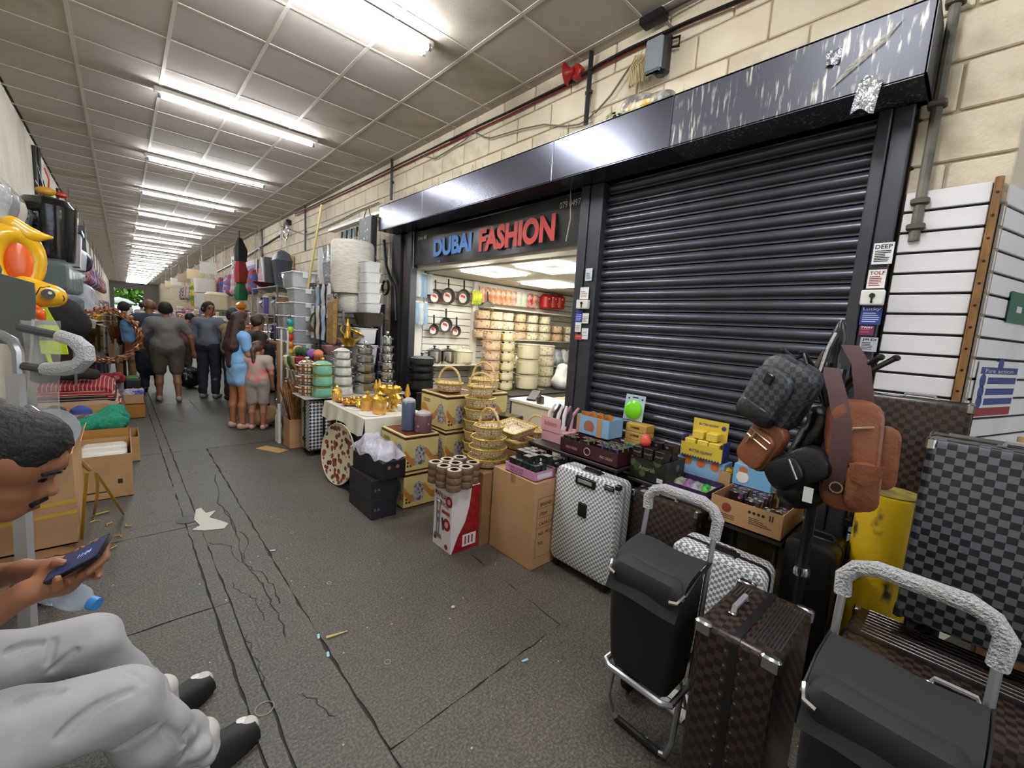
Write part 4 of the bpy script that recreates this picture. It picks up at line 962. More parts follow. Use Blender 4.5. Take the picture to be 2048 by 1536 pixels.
# cheese cake boxes and green slime card
for i in range(3):
    t = thing('cheese_box', 'golden cheese-cake toy box, %s' % ('lower of the pair', 'upper of the pair', 'single one to the right')[i], 'box', ((2.8, 1.72, .842+.06*i) if i < 2 else (2.8, 1.72, .735)), RZ)
    w = .17
    if i == 2: t.location = (2.8, 1.725, .735); w = .2
    MB().cbox(0, w, 0, .12, 0, .058 if i < 2 else .105, .003).build('box_body', mat('golden card', '#c9a24e', .45), t, smooth=0); text('CHEESE', .022, BRN, t, frame((.04, -.001, .025), (1, 0, 0), (0, 0, 1)), depth=.0003, bold=.0006)
t = thing('blister_card', 'blister card with bright green slime leaning on the shutter', 'blister card', (2.865, 1.80, .964), RZ, rot=None); t.rotation_euler = (-.12, 0, RZ)
t.location = (2.885, 1.81, .965)
MB().cbox(0, .17, 0, .004, 0, .2, .003).build('card', mat('pale blue card', '#b9c9d6', .4), t); MB().lathe([(.072, 0), (.07, -.02), (.05, -.032), (.01, -.036)], (.085, 0, .085), 18, 'y').build('green_slime', mat('lime slime', '#7be01c', .2, coat=.5), t)
m = MB().box(.06, .11, -.001, 0, .175, .185).cyl((.03, -.001, .17), .008, .001, 8, 'y').cyl((.145, -.001, .17), .008, .001, 8, 'y'); m.build('printed_marks', INK, t)['kind'] = 'stuff'

# ================================================================== BAG STAND
ST = thing('bag_stand', 'black coat stand with curved arms hung with bags', 'bag stand', (2.2, .395, 0))
BM = mat('black lacquer', '#17171a', .3)
MB().tube([(0, 0, .02), (0, 0, .6), (0, 0, 1.55)], .022, 10).build('pole', BM, ST); MB().lathe([(.02, 1.55), (.016, 1.58), (.026, 1.62), (.03, 1.66), (.022, 1.70), (.006, 1.73)], (0, 0, 0), 12).build('finial', BM, ST)
MB().lathe([(.033, .60), (.035, .62), (.03, .64)], (0, 0, 0), 14).build('collar', CHROME, ST); MB().lathe([(.15, 0), (.15, .015), (.03, .03)], (0, 0, 0), 18).build('base', BM, ST)
for i, a in enumerate((1.75, -1.3, 2.7, .3, -2.2)):
    c, s = math.cos(a), math.sin(a)
    MB().tube([(.02*c, .02*s, 1.38), (.06*c, .06*s, 1.46), (.12*c, .12*s, 1.53), (.185*c, .185*s, 1.585)], [.009, .01, .01, .011], 8).ell((.19*c, .19*s, 1.588), .015, .015, .013, 8, 5).build('arm', BM, ST)
a = -.9; MB().tube([(.02*math.cos(a), .02*math.sin(a), 1.05), (.12*math.cos(a), .12*math.sin(a), 1.1), (.17*math.cos(a), .17*math.sin(a), 1.15)], .009, 8).build('arm', BM, ST)
def puffy(w, h, d, r=.04, n=4, bulge=.3):
    """soft rounded bag body: x across, y depth, z up, base at 0"""
    rings = []
    for f, ins in ((-1, .18), (-.82, .05), (-.4, 0), (.4, 0), (.82, .05), (1, .18)):
        rings.append([(a*(1-ins), f*d/2, b*(1-ins)+h/2) for a, b in rrect(w, h, r, n)])
    return MB().loft(rings)
LTH = mat('tan leather', '#86523a', .36, c2='#75452f', scale=6, bump=.15, bscale=60); LTHD = mat('dark leather', '#3d2216', .4); LBK = mat('black leather', '#121315', .33, bump=.15, bscale=50)
GBK = checker('grey bag check', '#43474c', '#24272c', .022, .45, (0, .6, 0)); ZIPM = mat('zip brass', '#b9a889', .3, .9); STRP = mat('brown webbing', '#4a3234', .7)
def bagat(name, label, px, py, x, roll, yaw, pitch=0):
    p = P(px, py, x=x); t = thing(name, label, 'bag', p); t.rotation_euler = Euler((pitch, roll, RZ+yaw), 'XYZ'); return t
def wtube(t, pts, r, mt, name='strap'):
    Mi = Matrix.LocRotScale(t.location, t.rotation_euler, None).inverted(); MB().tube([Mi @ p_ for p_ in pts], r, 6).build(name, mt, t)
# grey checked backpack (origin at its top centre; z down)
t = bagat('backpack', 'grey and black checked backpack hanging highest on the stand', 1600, 722, 2.02, .38, -.35)
puffy(.22, .30, .12, .06).xf(Matrix.Translation((0, 0, -.30))).build('body', GBK, t); puffy(.17, .24, .05, .05).xf(Matrix.Translation((-.01, -.075, -.29))).build('front_pocket', GBK, t)
puffy(.172, .08, .056, .03).xf(Matrix.Translation((-.01, -.077, -.292))).build('leather_panel', LBK, t); MB().cbox(-.035, .005, -.108, -.098, -.115, -.07, .006).build('snap_tab', LBK, t)
MB().tube([(.085, -.03, -.28), (.1, -.04, -.1), (.06, -.045, -.02), (-.04, -.045, -.012)], .004, 5).build('zip', CHROME, t); wtube(t, [P(1640, 745, x=2.04), P(1655, 700, x=2.1), P(1672, 668, x=2.14)], .011, LBK)
MB().tube([(-.02, .0, -.0), (0, 0, .03), (.03, 0, .0)], .007, 6).build('grab_loop', LBK, t)
# tan sling
t = bagat('sling_bag', 'tan leather sling bag with two zips hanging below the checked backpack', 1557, 842, 2.0, .42, -.3)
puffy(.15, .23, .06, .05).xf(Matrix.Translation((0, 0, -.24))).build('body', LTH, t); puffy(.125, .17, .03, .04).xf(Matrix.Translation((0, -.035, -.23))).build('front_pocket', LTH, t)
for z in (-.075, -.105):
    zp = MB().tube([(-.055, -.054, z), (.05, -.054, z-.004)], .004, 5).build('zip', ZIPM, t); MB().cbox(-.03-.01*(z < -.1), -.02-.01*(z < -.1), -.062, -.056, z-.035, z, .002).build('zip_pull', ZIPM, zp)
wtube(t, [P(1572, 846, x=2.02), P(1605, 780, x=2.12), P(1650, 700, x=2.17)], .009, LTHD)
# black sling with tag
t = bagat('sling_bag', 'black leather sling bag with a white price tag', 1632, 925, 1.98, .95, -.2)
puffy(.14, .25, .07, .055).xf(Matrix.Translation((0, 0, -.2))).build('body', LBK, t); puffy(.11, .14, .03, .04).xf(Matrix.Translation((0, -.04, -.18))).build('front_pocket', LBK, t)
MB().tube([(-.04, -.056, -.06), (.04, -.056, -.07)], .004, 5).build('zip', CHROME, t); wtube(t, [P(1648, 905, x=2.0), P(1668, 840, x=2.08), P(1688, 740, x=2.14)], .014, LBK)
p = P(1618, 975, x=1.93); o = MB().cbox(-.016, .016, -.0008, .0008, -.06, 0, .0006).build('price_tag', mat('label paper', '#dcdcdc', .6), None, loc=p, rz=RZ); tag(o, 'white price tag hanging from the black sling bag', 'tag')
# tan duffel with broad strap
t = bagat('shoulder_bag', 'large tan leather shoulder bag on the right of the stand', 1712, 800, 2.05, -.05, .3)
puffy(.17, .43, .12, .06).xf(Matrix.Translation((.0, 0, -.43))).build('body', LTH, t); puffy(.1, .18, .06, .04).xf(Matrix.Translation((.03, -.085, -.40))).build('front_pocket', LTH, t); puffy(.08, .24, .06, .04).xf(Matrix.Translation((.1, .0, -.33))).build('side_pocket', LTH, t)
MB().prism([(-.02, -.22), (.08, -.22), (.07, -.28), (.03, -.3), (-.01, -.28)], -.122, -.116, 'xz').build('pocket_flap', LTH, t)
MB().tube([(-.05, -.064, -.26), (-.04, -.066, -.15), (-.01, -.066, -.1), (.05, -.066, -.09)], .005, 6).build('zip', ZIPM, t); MB().tube([(-.05, -.07, -.25), (-.05, -.07, -.31)], .005, 5).build('zip_pull', ZIPM, t)
t = thing('bag_strap', 'broad brown webbing strap hanging down the middle of the stand', 'strap', (0, 0, 0))
pts = [P(*q, x=x_) for q, x_ in (((1660, 735), 2.05), ((1675, 790), 2.0), ((1684, 850), 1.97), ((1680, 900), 1.96), ((1672, 950), 1.96), ((1660, 985), 1.98))]
def strip(pts, w, th=.003): return MB().sheet(lambda u, v: (lambda i: pts[i]+Vector((0, (v-.5)*w, 0)))(round(u*(len(pts)-1))), len(pts)-1, 1, th)
MB().sheet(lambda u, v: pts[round(u*5)]+Vector((0, .03-.06*v, 0)), 5, 1, .003).build('webbing', STRP, t); m = MB().tube([P(1672, 975, x=1.96)+Vector((0, .02*math.cos(a_), .02*math.sin(a_))) for a_ in [2*PI*i/10 for i in range(10)]], .003, 5, closed=True); m.build('ring', ZIPM, t)
pts2 = [P(*q, x=x_) for q, x_ in (((1700, 690), 2.13), ((1722, 730), 2.1), ((1728, 790), 2.08), ((1718, 850), 2.07))]
t = thing('bag_strap', 'second dark strap looping over the right arms of the stand', 'strap', (0, 0, 0)); MB().sheet(lambda u, v: pts2[round(u*3)]+Vector((0, .03-.06*v, 0)), 3, 1, .003).build('webbing', STRP, t)
t = thing('black_bag_bundle', 'bundle of black bags hanging close to the stand pole', 'bag', (2.14, .40, .98)); blob([((0, 0, .02), (0, 0, .34), .07, .05), ((-.03, .05, .0), (0, .03, .25), .06, .05)], .012, .04, .004, 22).build('folded_bags', LBK, t)
# ================================================================== SHOP INTERIOR
YW = 5.43; ZS = 2.33
WHT = mat('shop white', '#e8e5dc', .6); SLT = mat('shop slat board', '#e6e3da', .5); SCL = mat('shop ceiling tile', '#d9d5c8', .8)
struct(MB().box(3.2, 8.2, YW+.02, YW+.12, 0, 2.5).build('wall_shop_left', mat('shop groove', '#6f6b62', .8), smooth=0))
struct(MB().box(8.1, 8.2, 2.0, YW, 0, 2.5).build('wall_shop_back', WHT, smooth=0)); struct(MB().box(3.2, 8.2, 2.36, 2.46, 0, 2.5).build('wall_shop_right', WHT, smooth=0))
sc_ = struct(MB().box(3.2, 8.2, 2.46, YW+.02, ZS+.02, ZS+.1).build('ceiling_shop', SCL, smooth=0))
tme = MB().cbox(.003, .597, .003, .597, 0, .018, .003).mesh('ceiling_tile', SCL, 0)
for i in range(8):
    for j in range(5): obj('ceiling_tile', tme, sc_, (3.22+.6*i, 2.46+.6*j-.02, ZS))
struct(MB().box(2.975, 3.2, YW+.02, YW+.12, 0, 2.9).build('wall_shop_jamb', WHT, smooth=0)); struct(MB().box(3.02, 3.2, 2.3, YW+.12, ZS+.02, 2.9).build('trim_1', WHT, smooth=0)); struct(MB().box(3.0, 3.2, 2.3, 2.42, 0, ZS+.02).build('trim_2', WHT, smooth=0))
slp = thing('slat_wall_panel', 'white slat board side wall inside the shop', 'slat board', (3.2, YW, 0))
sm1 = MB().cbox(0, .85, 0, .014, 0, .09, .002).mesh('slat', SLT, 0); sm2 = MB().cbox(.95, 4.9, 0, .014, 0, .09, .002).mesh('slat', SLT, 0)
for i in range(23): obj('slat', sm1, slp, (0, .0, .02+.1*i)); obj('slat', sm2, slp, (0, .0, .02+.1*i))
MB().cbox(.85, .95, -.05, .02, 0, ZS-.02, .004).build('column', WHT, slp, smooth=0)
LED = emit('led panel glow', '#fffdf4', LED_E)
for i, (c, lb) in enumerate((((988, 546), 'left'), ((1107, 537), 'nearest'), ((1098, 570), 'farthest'), ((1290, 520), 'hidden'))):
    p = P(*c, z=ZS-.02); t = thing('led_panel', 'square frame shaped LED ceiling light, %s in the shop' % lb, 'light', (p.x, p.y, ZS-.03))
    s = .3
    for b in ((-s, s, -s, -s+.1), (-s, s, s-.1, s), (-s, -s+.1, -s+.1, s-.1), (s-.1, s, -s+.1, s-.1)): MB().box(b[0], b[1], b[2], b[3], 0, .02).build('light_bar', LED, t, smooth=0)
def plane_pt(px, py, y=YW-.04): return P(px, py, y=y)
# frying pans on hooks
PANI = mat('pan grey interior', '#4a4a4a', .4, .3); PANR = mat('pan bronze side', '#6b3f33', .35, .4); PLAB = mat('pan label white', '#ded6d2', .5); PRED = mat('pan label red', '#b43b30', .5)
def pan(label, px, py, r=.105, n=1):
    p = plane_pt(px, py, YW-.07); t = thing('frying_pan', label, 'frying pan', p, 0, 'frying pans on the shop wall')
    MB().lathe([(.0, .0), (r*.78, .0), (r, -.04), (r*1.03, -.042), (r*.98, -.036), (r*.76, -.006), (0, -.006)], (0, 0, 0), 20, 'y', cap=False).build('pan_body', PANR, t)
    MB().lathe([(.01, -.0075), (r*.76, -.0075), (r*.96, -.038)], (0, 0, 0), 20, 'y', cap=False).build('pan_inside', PANI, t)
    MB().cyl((0, -.012, -.02), r*.62, .003, 14, 'y').build('label', PLAB, t); MB().prism([(-r*.4, 0), (r*.35, -.02), (r*.3, .02), (-r*.3, .035)], -.0145, -.0125, 'xz').build('label_print', PRED, t)
    MB().tube([(0, -.035, r), (0, -.03, r+.06), (0, -.025, r+.13)], [.012, .014, .013], 6).build('handle', BLACK, t)
for px, py, lb, r in ((868, 593, 'upper row left, partly hidden', .1), (894, 592, 'upper row middle', .115), (925, 594, 'upper row right', .115), (889, 650, 'lower cluster front', .11), (865, 659, 'lower left small', .08), (910, 662, 'lower right small', .08)): pan('non-stick frying pan with card label, '+lb, px, py, r)
t = thing('frying_pan', 'silver pan hanging alone on the shop column', 'frying pan', P(974, 617, y=YW-.12)); MB().lathe([(0, 0), (.1, 0), (.12, -.03)], (0, 0, 0), 18, 'y', cap=False).build('pan_body', mat('steel', '#b5b5b3', .25, .95), t); MB().tube([(0, -.02, .12), (-.02, -.02, .26)], .01, 6).build('handle', BLACK, t)
HB = film('utensil pack', '#dfe6ea', .6, .2, .8, 25)
def hang_pack(name, label, a, b, y, mt, group=None, cat='pack', th=.03):
    p, q = P(*a, y=y), P(*b, y=y); t = thing(name, label, cat, (p.x, y, q.z), 0, group); w, h = q.x-p.x, p.z-q.z
    MB().sheet(lambda u, v: (w*u, -th*(1-(2*u-1)**2)*(1-(2*v-1)**4)+.005*math.sin(9*u+7*v), h*v), 6, 6, .006).build('pack_body', mt, t)
    MB().box(w*.2, w*.8, -.006, .002, h, h+.02).build('hang_card', mat('hang card', '#d6d2c8', .6), t, smooth=0); return t
for i, (a, b) in enumerate((((832, 546), (843, 594)), ((843, 548), (854, 596)), ((855, 550), (866, 590)), ((828, 604), (838, 648)), ((838, 605), (847, 650)), ((847, 606), (855, 652)))):
    hang_pack('utensil_pack', 'clear pack of utensils at the shop entrance, %s row %s' % (('upper', 'lower')[i//3], ('left', 'middle', 'right')[i % 3]), a, b, YW-.1, (HB, film('blue utensil pack', '#9fc0dc', .6, .2, .8, 25))[i % 2])
for i in range(4): hang_pack('brush_pack', 'yellow and green brush pack on the shop column, number %s from the left' % ('one', 'two', 'three', 'four')[i], (945+4.6*i, 582), (949+4.6*i, 609), YW-.14, cells('brush pack %d' % (i % 2), ['#d9e03a', '#3aa04a', '#e8e84a'], 9, .4), 'brush packs')
for i in range(11):
    c = ('#c98a86', '#b96a3c', '#c07a44', '#c88850', '#b8703c', '#c98a58', '#c2847c', '#c9cbbb', '#bccdb4', '#b23a34', '#c0685a')[i]
    hang_pack('sieve_pack', 'hanging pack on the shop side wall, number %s from the left' % ('one', 'two', 'three', 'four', 'five', 'six', 'seven', 'eight', 'nine', 'ten', 'eleven')[i], (960+10.6*i, 572+1.6*i), (969+10.6*i, 606+1.1*i), YW-.1, mat('pack wrap '+c, c, .35, c2='#e6ddd0', scale=14, lo=.45, hi=.7), 'packs along the top shelf')
for i in range(3):
    p = P(1090+13.5*i, 617+.6*i, y=YW-.12); t = thing('red_jar', 'red patterned jar on the top shop shelf, %s' % ('left', 'middle', 'right')[i], 'jar', p); MB().lathe([(.09, 0), (.11, .02), (.11, .2), (.06, .25), (.02, .26)], (0, 0, 0), 14).build('body', cells('red jar print', ['#b0201f', '#c02a26', '#e8d8d0'], 16, .4, '#a81c1c', .3), t)
# shelves and the pots on them
SHF = mat('shelf white', '#dcd6c0', .5)
def shelf(label, x0, x1, z, d=.3):
    t = thing('wall_shelf', label, 'shelf', (x0, YW, z)); MB().cbox(0, x1-x0, -d, -.02, -.02, 0, .003).build('board', SHF, t, smooth=0)
    for x in (.1, (x1-x0)/2, x1-x0-.1): MB().box(x-.01, x+.01, -d*.8, -.02, -.05, -.02).build('bracket', SHF, t, smooth=0)
for lb, x0, x1, z in (('upper shop shelf under the hanging packs', 4.2, 7.6, 1.93), ('middle shop shelf of flowered pots', 4.2, 7.6, 1.45), ('lower shop shelf of bags', 4.2, 7.6, 1.0), ('shop shelf of steel pots below the frying pans', 3.2, 4.15, 1.04)): shelf(lb, x0, x1, z)
FLW = cells('flower pot print', ['#d9b46a', '#c98a4a', '#e0d6b4', '#b5b08a'], 24, .3, '#ece4c8', .3); FLO = cells('orange flower print', ['#b5764a', '#d0a070', '#c98a6a', '#e2d0b0'], 22, .35, '#d8bd98', .33); CHK = cells('black yellow print', ['#1c1a16', '#e0c44a', '#f0ead0'], 16, .35, '#e8dfb8', .38); CREAM = mat('cream enamel', '#e2dab8', .3); STEEL = mat('polished steel', '#c4c5c7', .16, 1.0); ENW = mat('white enamel', '#dcdad4', .25, c2='#c4c0b8', scale=20)
POTS = {}
def pot(label, loc, r, h, mt, group, lid=False, hd=None, lobes=0, rz=0, key=None, dark=None):
    k_ = (key, lid)
    if key and k_ in POTS: return dup(POTS[k_], loc, rz, label, group)
    t = thing('cooking_pot', label, 'pot', loc, rz, group); n = 24 if lobes else 18
    MB().lathe([(r*.9, 0), (r*.98, .015), (r, h*.3), (r*.985, h*.85), (r*.97, h)], (0, 0, 0), n, lob=lobes or None, amp=.05 if lobes else 0).build('pot_body', mt, t)
    MB().tube([(r*1.0*math.cos(a), r*1.0*math.sin(a), h) for a in [2*PI*i/20 for i in range(20)]], .005, 5, closed=True).build('rim', hd or mt, t)
    for s in (-1, 1): MB().tube([(s*r*.96, -.035, h*.78), (s*(r+.03), -.03, h*.84), (s*(r+.03), .03, h*.84), (s*r*.96, .035, h*.78)], .006, 6).build('handle', hd or mt, t)
    if lid:
        MB().lathe([(r*.99, h), (r*.9, h+.015), (r*.5, h+.035), (r*.1, h+.042)], (0, 0, 0), 18).build('lid', dark or mt, t); MB().lathe([(.012, h+.04), (.012, h+.055), (.024, h+.06), (.02, h+.075)], (0, 0, 0), 10).build('knob', hd or mt, t)
    if key: POTS[k_] = t
    return t
ordn = ['bottom', 'second from the bottom', 'third from the bottom', 'fourth from the bottom', 'fifth from the bottom', 'sixth from the bottom', 'seventh from the bottom']
cols = [(964, 655), (990, 657), (1012, 659), (1037, 661), (1062, 663), (1087, 665), (1112, 667), (1136, 669)]
for i, (px, py) in enumerate(cols):
    x = P(px, py, y=YW-.17).x
    for k_ in range(3 if i < 6 else 2): pot('flowered enamel pot on the middle shop shelf, column %s, %s' % (('one', 'two', 'three', 'four', 'five', 'six', 'seven', 'eight')[i], ordn[k_]), (x, YW-.17, 1.453+.145*k_), .135-.012*k_, .12, FLW if i % 3 else FLO, 'flowered pots on the shop shelf', key='flw%d%d' % (k_, 1 if i % 3 else 0))
for i, (px, mt, r, lb) in enumerate(((868, STEEL, .11, 'small'), (895, STEEL, .12, 'medium'), (925, CREAM, .15, 'large cream'))):
    pot('%s pot with lid on the shelf below the frying pans' % (lb+(' steel' if i < 2 else '')), (P(px, 722, z=1.05).x if False else P(px, 722, y=YW-.17).x, YW-.17, 1.042), r, .19, mt, 'pots below the frying pans', lid=True, hd=BLACK if i < 2 else CREAM)
# display table in the middle of the shop with stacks
ftable('white display table inside the shop', 3.75, 6.2, 4.05, 5.0, .74)
def stack(lab, px, py, z, n, r, h, mt, key, bag=False):
    p = P(px, py, z=z)
    for i in range(n): pot('%s, %s' % (lab, ordn[i]), (p.x, p.y, z+.003+i*(h+.015)), r, h, mt, 'pot stacks on the shop table', key=key, lid=False)
stack('orange flowered pot in the tall shop stack', 978, 779, .74, 6, .13, .125, FLO, 'so'); stack('black and yellow pot in the shop stack', 1009, 779, .74, 6, .11, .125, CHK, 'sc')
stack('cream bagged pot in the shop stack', 1052, 777, .74, 3, .17, .21, CREAM, 'sb'); stack('cream and gold pot in the shop stack', 1087, 772, .74, 4, .14, .15, FLW, 'sg')
def sackm(label, px, py, z, r, h, c='#e4e4e2', seed=0):
    p = P(px, py, z=z); o = blob([((0, 0, r*.75), (0, 0, h-r*.7), r, r*.55), ((r*.4, 0, r*.7), (r*.3, .0, h*.6), r*.6, r*.4)], .025, .08, .012, 14+seed).build('plastic_bag', mat('bag plastic '+c, c, .3), None, loc=(p.x, p.y, z+.01)); tag(o, label, 'bag', 'bagged goods in the shop')
sackm('white carrier bag of goods on the shop table, nearest the post', 1123, 778, .74, .17, .42); sackm('white wrapped goods on the shop table, right edge', 1140, 770, .74, .15, .4, '#dcdad6', 3)
for i, (px, py) in enumerate(((1058, 690), (1072, 690), (1086, 691), (1100, 692), (1114, 693), (1128, 694), (1140, 695))): 
    x = P(px, py, y=YW-.17).x; o = blob([((0, 0, .1), (0, 0, .2), .12, .08), ((.05, 0, .08), (.06, 0, .14), .1, .07)], .03, .06, .012, 18+i).build('plastic_bag', mat('bag plastic '+('#d8dce0', '#c2c9d2', '#e4e4e2')[i % 3], ('#d8dce0', '#c2c9d2', '#e4e4e2')[i % 3], .3), None, loc=(x, YW-.17, 1.015)); tag(o, 'white bagged pot on the lower shop shelf, number %s from the left' % ('one', 'two', 'three', 'four', 'five', 'six', 'seven')[i], 'bag', 'bagged pots on the lower shelf')
for i in range(9):
    c = ('#d9a04a', '#d4c9a0', '#c4c4b8', '#e0d8b0', '#caa86a', '#d8cfae', '#e6e0c4', '#c9b070', '#dcd6c2')[i]; x = P(962+11*i, 690, y=YW-.15).x
    t = thing('small_jug', 'small gilt jug on the lower shop shelf, number %s from the left' % ('one', 'two', 'three', 'four', 'five', 'six', 'seven', 'eight', 'nine')[i], 'jug', (x, YW-.25, 1.005), 0, 'jugs on the lower shelf'); MB().lathe([(.05, 0), (.07, .05), (.05, .13), (.03, .18), (.045, .22)], (0, 0, 0), 10).build('body', mat('jug '+c, c, .3, .3), t); MB().tube([(.05, 0, .05), (.1, 0, .12), (.04, 0, .19)], .008, 5).build('handle', mat('jug '+c, c, .3, .3), t)
# till counter by the entrance
t = thing('till_counter', 'pale till counter just inside the shop opening', 'counter', (3.25, 2.75, 0)); MB().cbox(0, .5, 0, .75, 0, .8, .006).build('cabinet', mat('counter cream', '#d4cebe', .5), t, smooth=0); MB().cbox(-.02, .52, -.02, .77, .8, .83, .004).build('worktop', WHT, t, smooth=0)
t = thing('card_reader', 'black card reader on the till counter', 'card reader', (3.4, 3.3, .833), .4); MB().prism([(-.09, 0), (.09, 0), (.09, .1), (-.09, .02)], -.05, .05, 'xz').build('body', BLACK, t)
t = thing('wine_glass', 'upturned glass ornament on the till counter', 'glass', (3.3, 3.1, .833)); MB().lathe([(.04, 0), (.045, .02), (.04, .07), (.006, .085), (.006, .15), (.04, .155)], (0, 0, 0), 12).build('bowl', mat('dark glass', '#55524c', .1, .5), t)
t = thing('tissue_shelf', 'long open tray of flat cream goods inside the shop', 'tray', (3.9, 2.75, .0)); MB().cbox(0, 1.8, 0, .9, .5, .74, .01).build('tray_body', mat('tray white', '#dcd8cc', .5), t, smooth=0)
for y in (.1, .8):
    for x in (.1, 1.7): MB().cyl((x, y, 0), .02, .5, 8).build('leg', mat('tray white', '#dcd8cc', .5), t)
for i in range(10):
    o = MB().cbox(-.07, .07, -.3, .3, 0, .05, .012).build('flat_pack', mat('kraft cream', '#b9a883', .6), None, loc=(4.02+.17*i, 3.2, .745), rz=.05*math.sin(i*2)); o.rotation_euler[1] = .0; tag(o, 'flat cream packet in the long shop tray, number %s' % ('one', 'two', 'three', 'four', 'five', 'six', 'seven', 'eight', 'nine', 'ten')[i], 'packet', 'packets in the long tray')
# black pots at the shop threshold
t = thing('pot_plinth', 'low black plinth under the stack of black pots', 'plinth', (2.98, 5.05, 0)); MB().cbox(-.15, .15, -.15, .15, 0, .70, .006).build('plinth_body', BLACK, t, smooth=0)
PB = mat('matt black pot', '#1a1a1b', .35)
for i in range(4): pot('black cooking pot at the shop threshold, %s' % ordn[i], (2.98, 5.05, .705+(0, .155, .255, .345)[i]), .165, (.14, .085, .075, .09)[i], PB, 'black pots at the threshold', lid=(i == 3), dark=mat('glass lid', '#8a8e90', .15, .4), hd=BLACK)
t = carton('red_box', 'glossy red gift box behind the gold baskets', (3.05, 3.75, .72), .22, .16, .12, mat('red gloss', '#9c1f22', .3), tape=False); ftable('small table behind the gold baskets', 2.9, 3.25, 3.6, 4.5, .72)
for i in range(4):
    o = MB().lathe([(.05, 0), (.055, .1), (.06, .12)], (0, 0, 0), 12).build('steel_mug', STEEL, None, loc=(3.0+.1*(i % 2), 4.05+.13*(i//2), .723)); tag(o, 'small steel mug on the table behind the baskets, %s' % ('front right', 'back right', 'front left', 'back left')[i], 'mug')
# ================================================================== KITCHENWARE STALL BEYOND THE SHOP
# suitcase under the pot board
BPAT = checker('white blue lozenge', '#dfe2e6', '#3c4250', .028, .35, (.78, 0, 0), (1, 1, 1))
s1 = suitcase('white suitcase with dark lozenge print under the pot board', (1.68, 5.14, 0), .3, .32, .66, RZ, BPAT, 'zip')
for z in (.16, .5): MB().cbox(-.03, .03, -.18, -.155, z, z+.06, .008).build('buckle', BLACK, s1)
MB().box(-.022, .022, -.166, -.158, .08, .66).build('strap', BLACK, s1)
suitcase('dark blue lozenge suitcase beside the white one under the board', (2.05, 5.16, 0), .34, .3, .66, RZ, checker('navy lozenge', '#2a2f3c', '#15171e', .028, .35, (.78, 0, 0)), 'zip')
t = thing('pot_board', 'thin grey board on the suitcases carrying the pot stacks', 'board', (0, 0, 0)); MB().cbox(1.44, 2.72, 4.9, 5.36, .688, .70, .003).build('board', mat('grey laminate', '#a9a7a2', .5), t, smooth=0)
for i, (x, y) in enumerate(((2.65, 4.97), (2.65, 5.3))): MB().cyl((x, y, 0), .02, .688, 8).build('leg', mat('grey laminate', '#a9a7a2', .5), t)
PATP = edgecells('brown lattice print', '#d9cdb4', '#6d4a2c', 22, .16, .35, jit=.15); MINT = mat('mint enamel', '#7fb8a0', .3, c2='#74ad95', scale=25)
for i in range(3): pot('brown lattice print enamel pot, %s' % ordn[i], (1.55, 5.17, .702+.127*i), .088, .112, PATP, 'lattice pots on the board', lid=(i == 2), hd=ENW, key='lat')
for i in range(3): pot('mint green enamel pot, %s' % ordn[i], (1.66, 4.99, .702+(0, .13, .255)[i]), .112-.004*i, .118, MINT, 'mint pots on the board', lid=(i == 2), hd=GOLD, rz=.3)
for i in range(5): pot('white enamel pot with small handles, %s' % ordn[i], (1.905, 5.05, .702+(0, .125, .24, .345, .44)[i]), .125-.009*i, (.115, .105, .095, .085, .08)[i], ENW, 'white enamel pots on the board', lid=(i == 4), hd=mat('grey steel trim', '#8f9090', .3, .7), rz=.2)
for i in range(5): pot('steel pumpkin-shaped pot, %s' % ordn[i], (2.215, 5.12, .702+(0, .135, .26, .375, .48)[i]), .135-.013*i, (.125, .115, .105, .095, .09)[i], STEEL, 'pumpkin pots on the board', lid=(i == 4), lobes=8, rz=.3)
for i in range(6): pot('tall straight steel pot, %s' % ordn[i], (2.51, 5.14, .702+(0, .14, .27, .39, .5, .6)[i]), .13-.014*i, (.13, .12, .11, .1, .09, .1)[i], STEEL, 'straight steel pots on the board', lid=(i == 5), rz=.5)
# broom box
bx = obox('broom_box', 'open cardboard box holding straw brooms', 1.43, 1.6, 5.42, 5.68, 0, .36, CARD)
STRAW = mat('red brown straw', '#8a5a3c', .8, c2='#6b3f2a', scale=30, stretch=(3, 3, .3)); STRAW2 = mat('pale straw', '#b58a5c', .8, c2='#8f653c', scale=30, stretch=(3, 3, .3))
for i in range(4):
    t = thing('straw_broom', 'straw broom standing bristles up in the cardboard box, %s' % ('front left', 'front right', 'back left', 'back right')[i], 'broom', (1.49+.06*(i//2), 5.60-.11*(i % 2), .01), 0, 'straw brooms')
    MB().cyl((0, 0, 0), .022, .3, 8).build('handle', mat('red broom sleeve', '#a02626', .5), t); m = MB(); random.seed(i)
    for k in range(26):
        a = random.uniform(0, 2*PI); r_ = random.uniform(.02, .13); m.tube([(.015*math.cos(a), .015*math.sin(a), .28), (r_*.5*math.cos(a), r_*.5*math.sin(a), .5), (r_*math.cos(a), r_*math.sin(a), .5+random.uniform(.2, .32))], .006, 3)
    m.build('bristles', (STRAW, STRAW2)[i % 2], t)['kind'] = 'stuff'
for i in range(3):
    o = MB().cyl((0, 0, 0), .02, .5-.08*i, 8).build('white_tube', mat('white tube', '#d8d6d2', .4), None, loc=(1.4, 5.75+.06*i, 0)); tag(o, 'white tube standing beside the broom box, %s' % ('tallest', 'middle', 'shortest')[i], 'tube')
o = MB().cbox(-.07, .07, -.18, .18, 0, .006, .002).build('flat_card', CARD2, None, loc=(1.26, 5.5, 0), rz=.5); tag(o, 'torn piece of cardboard lying on the floor by the broom box', 'cardboard')
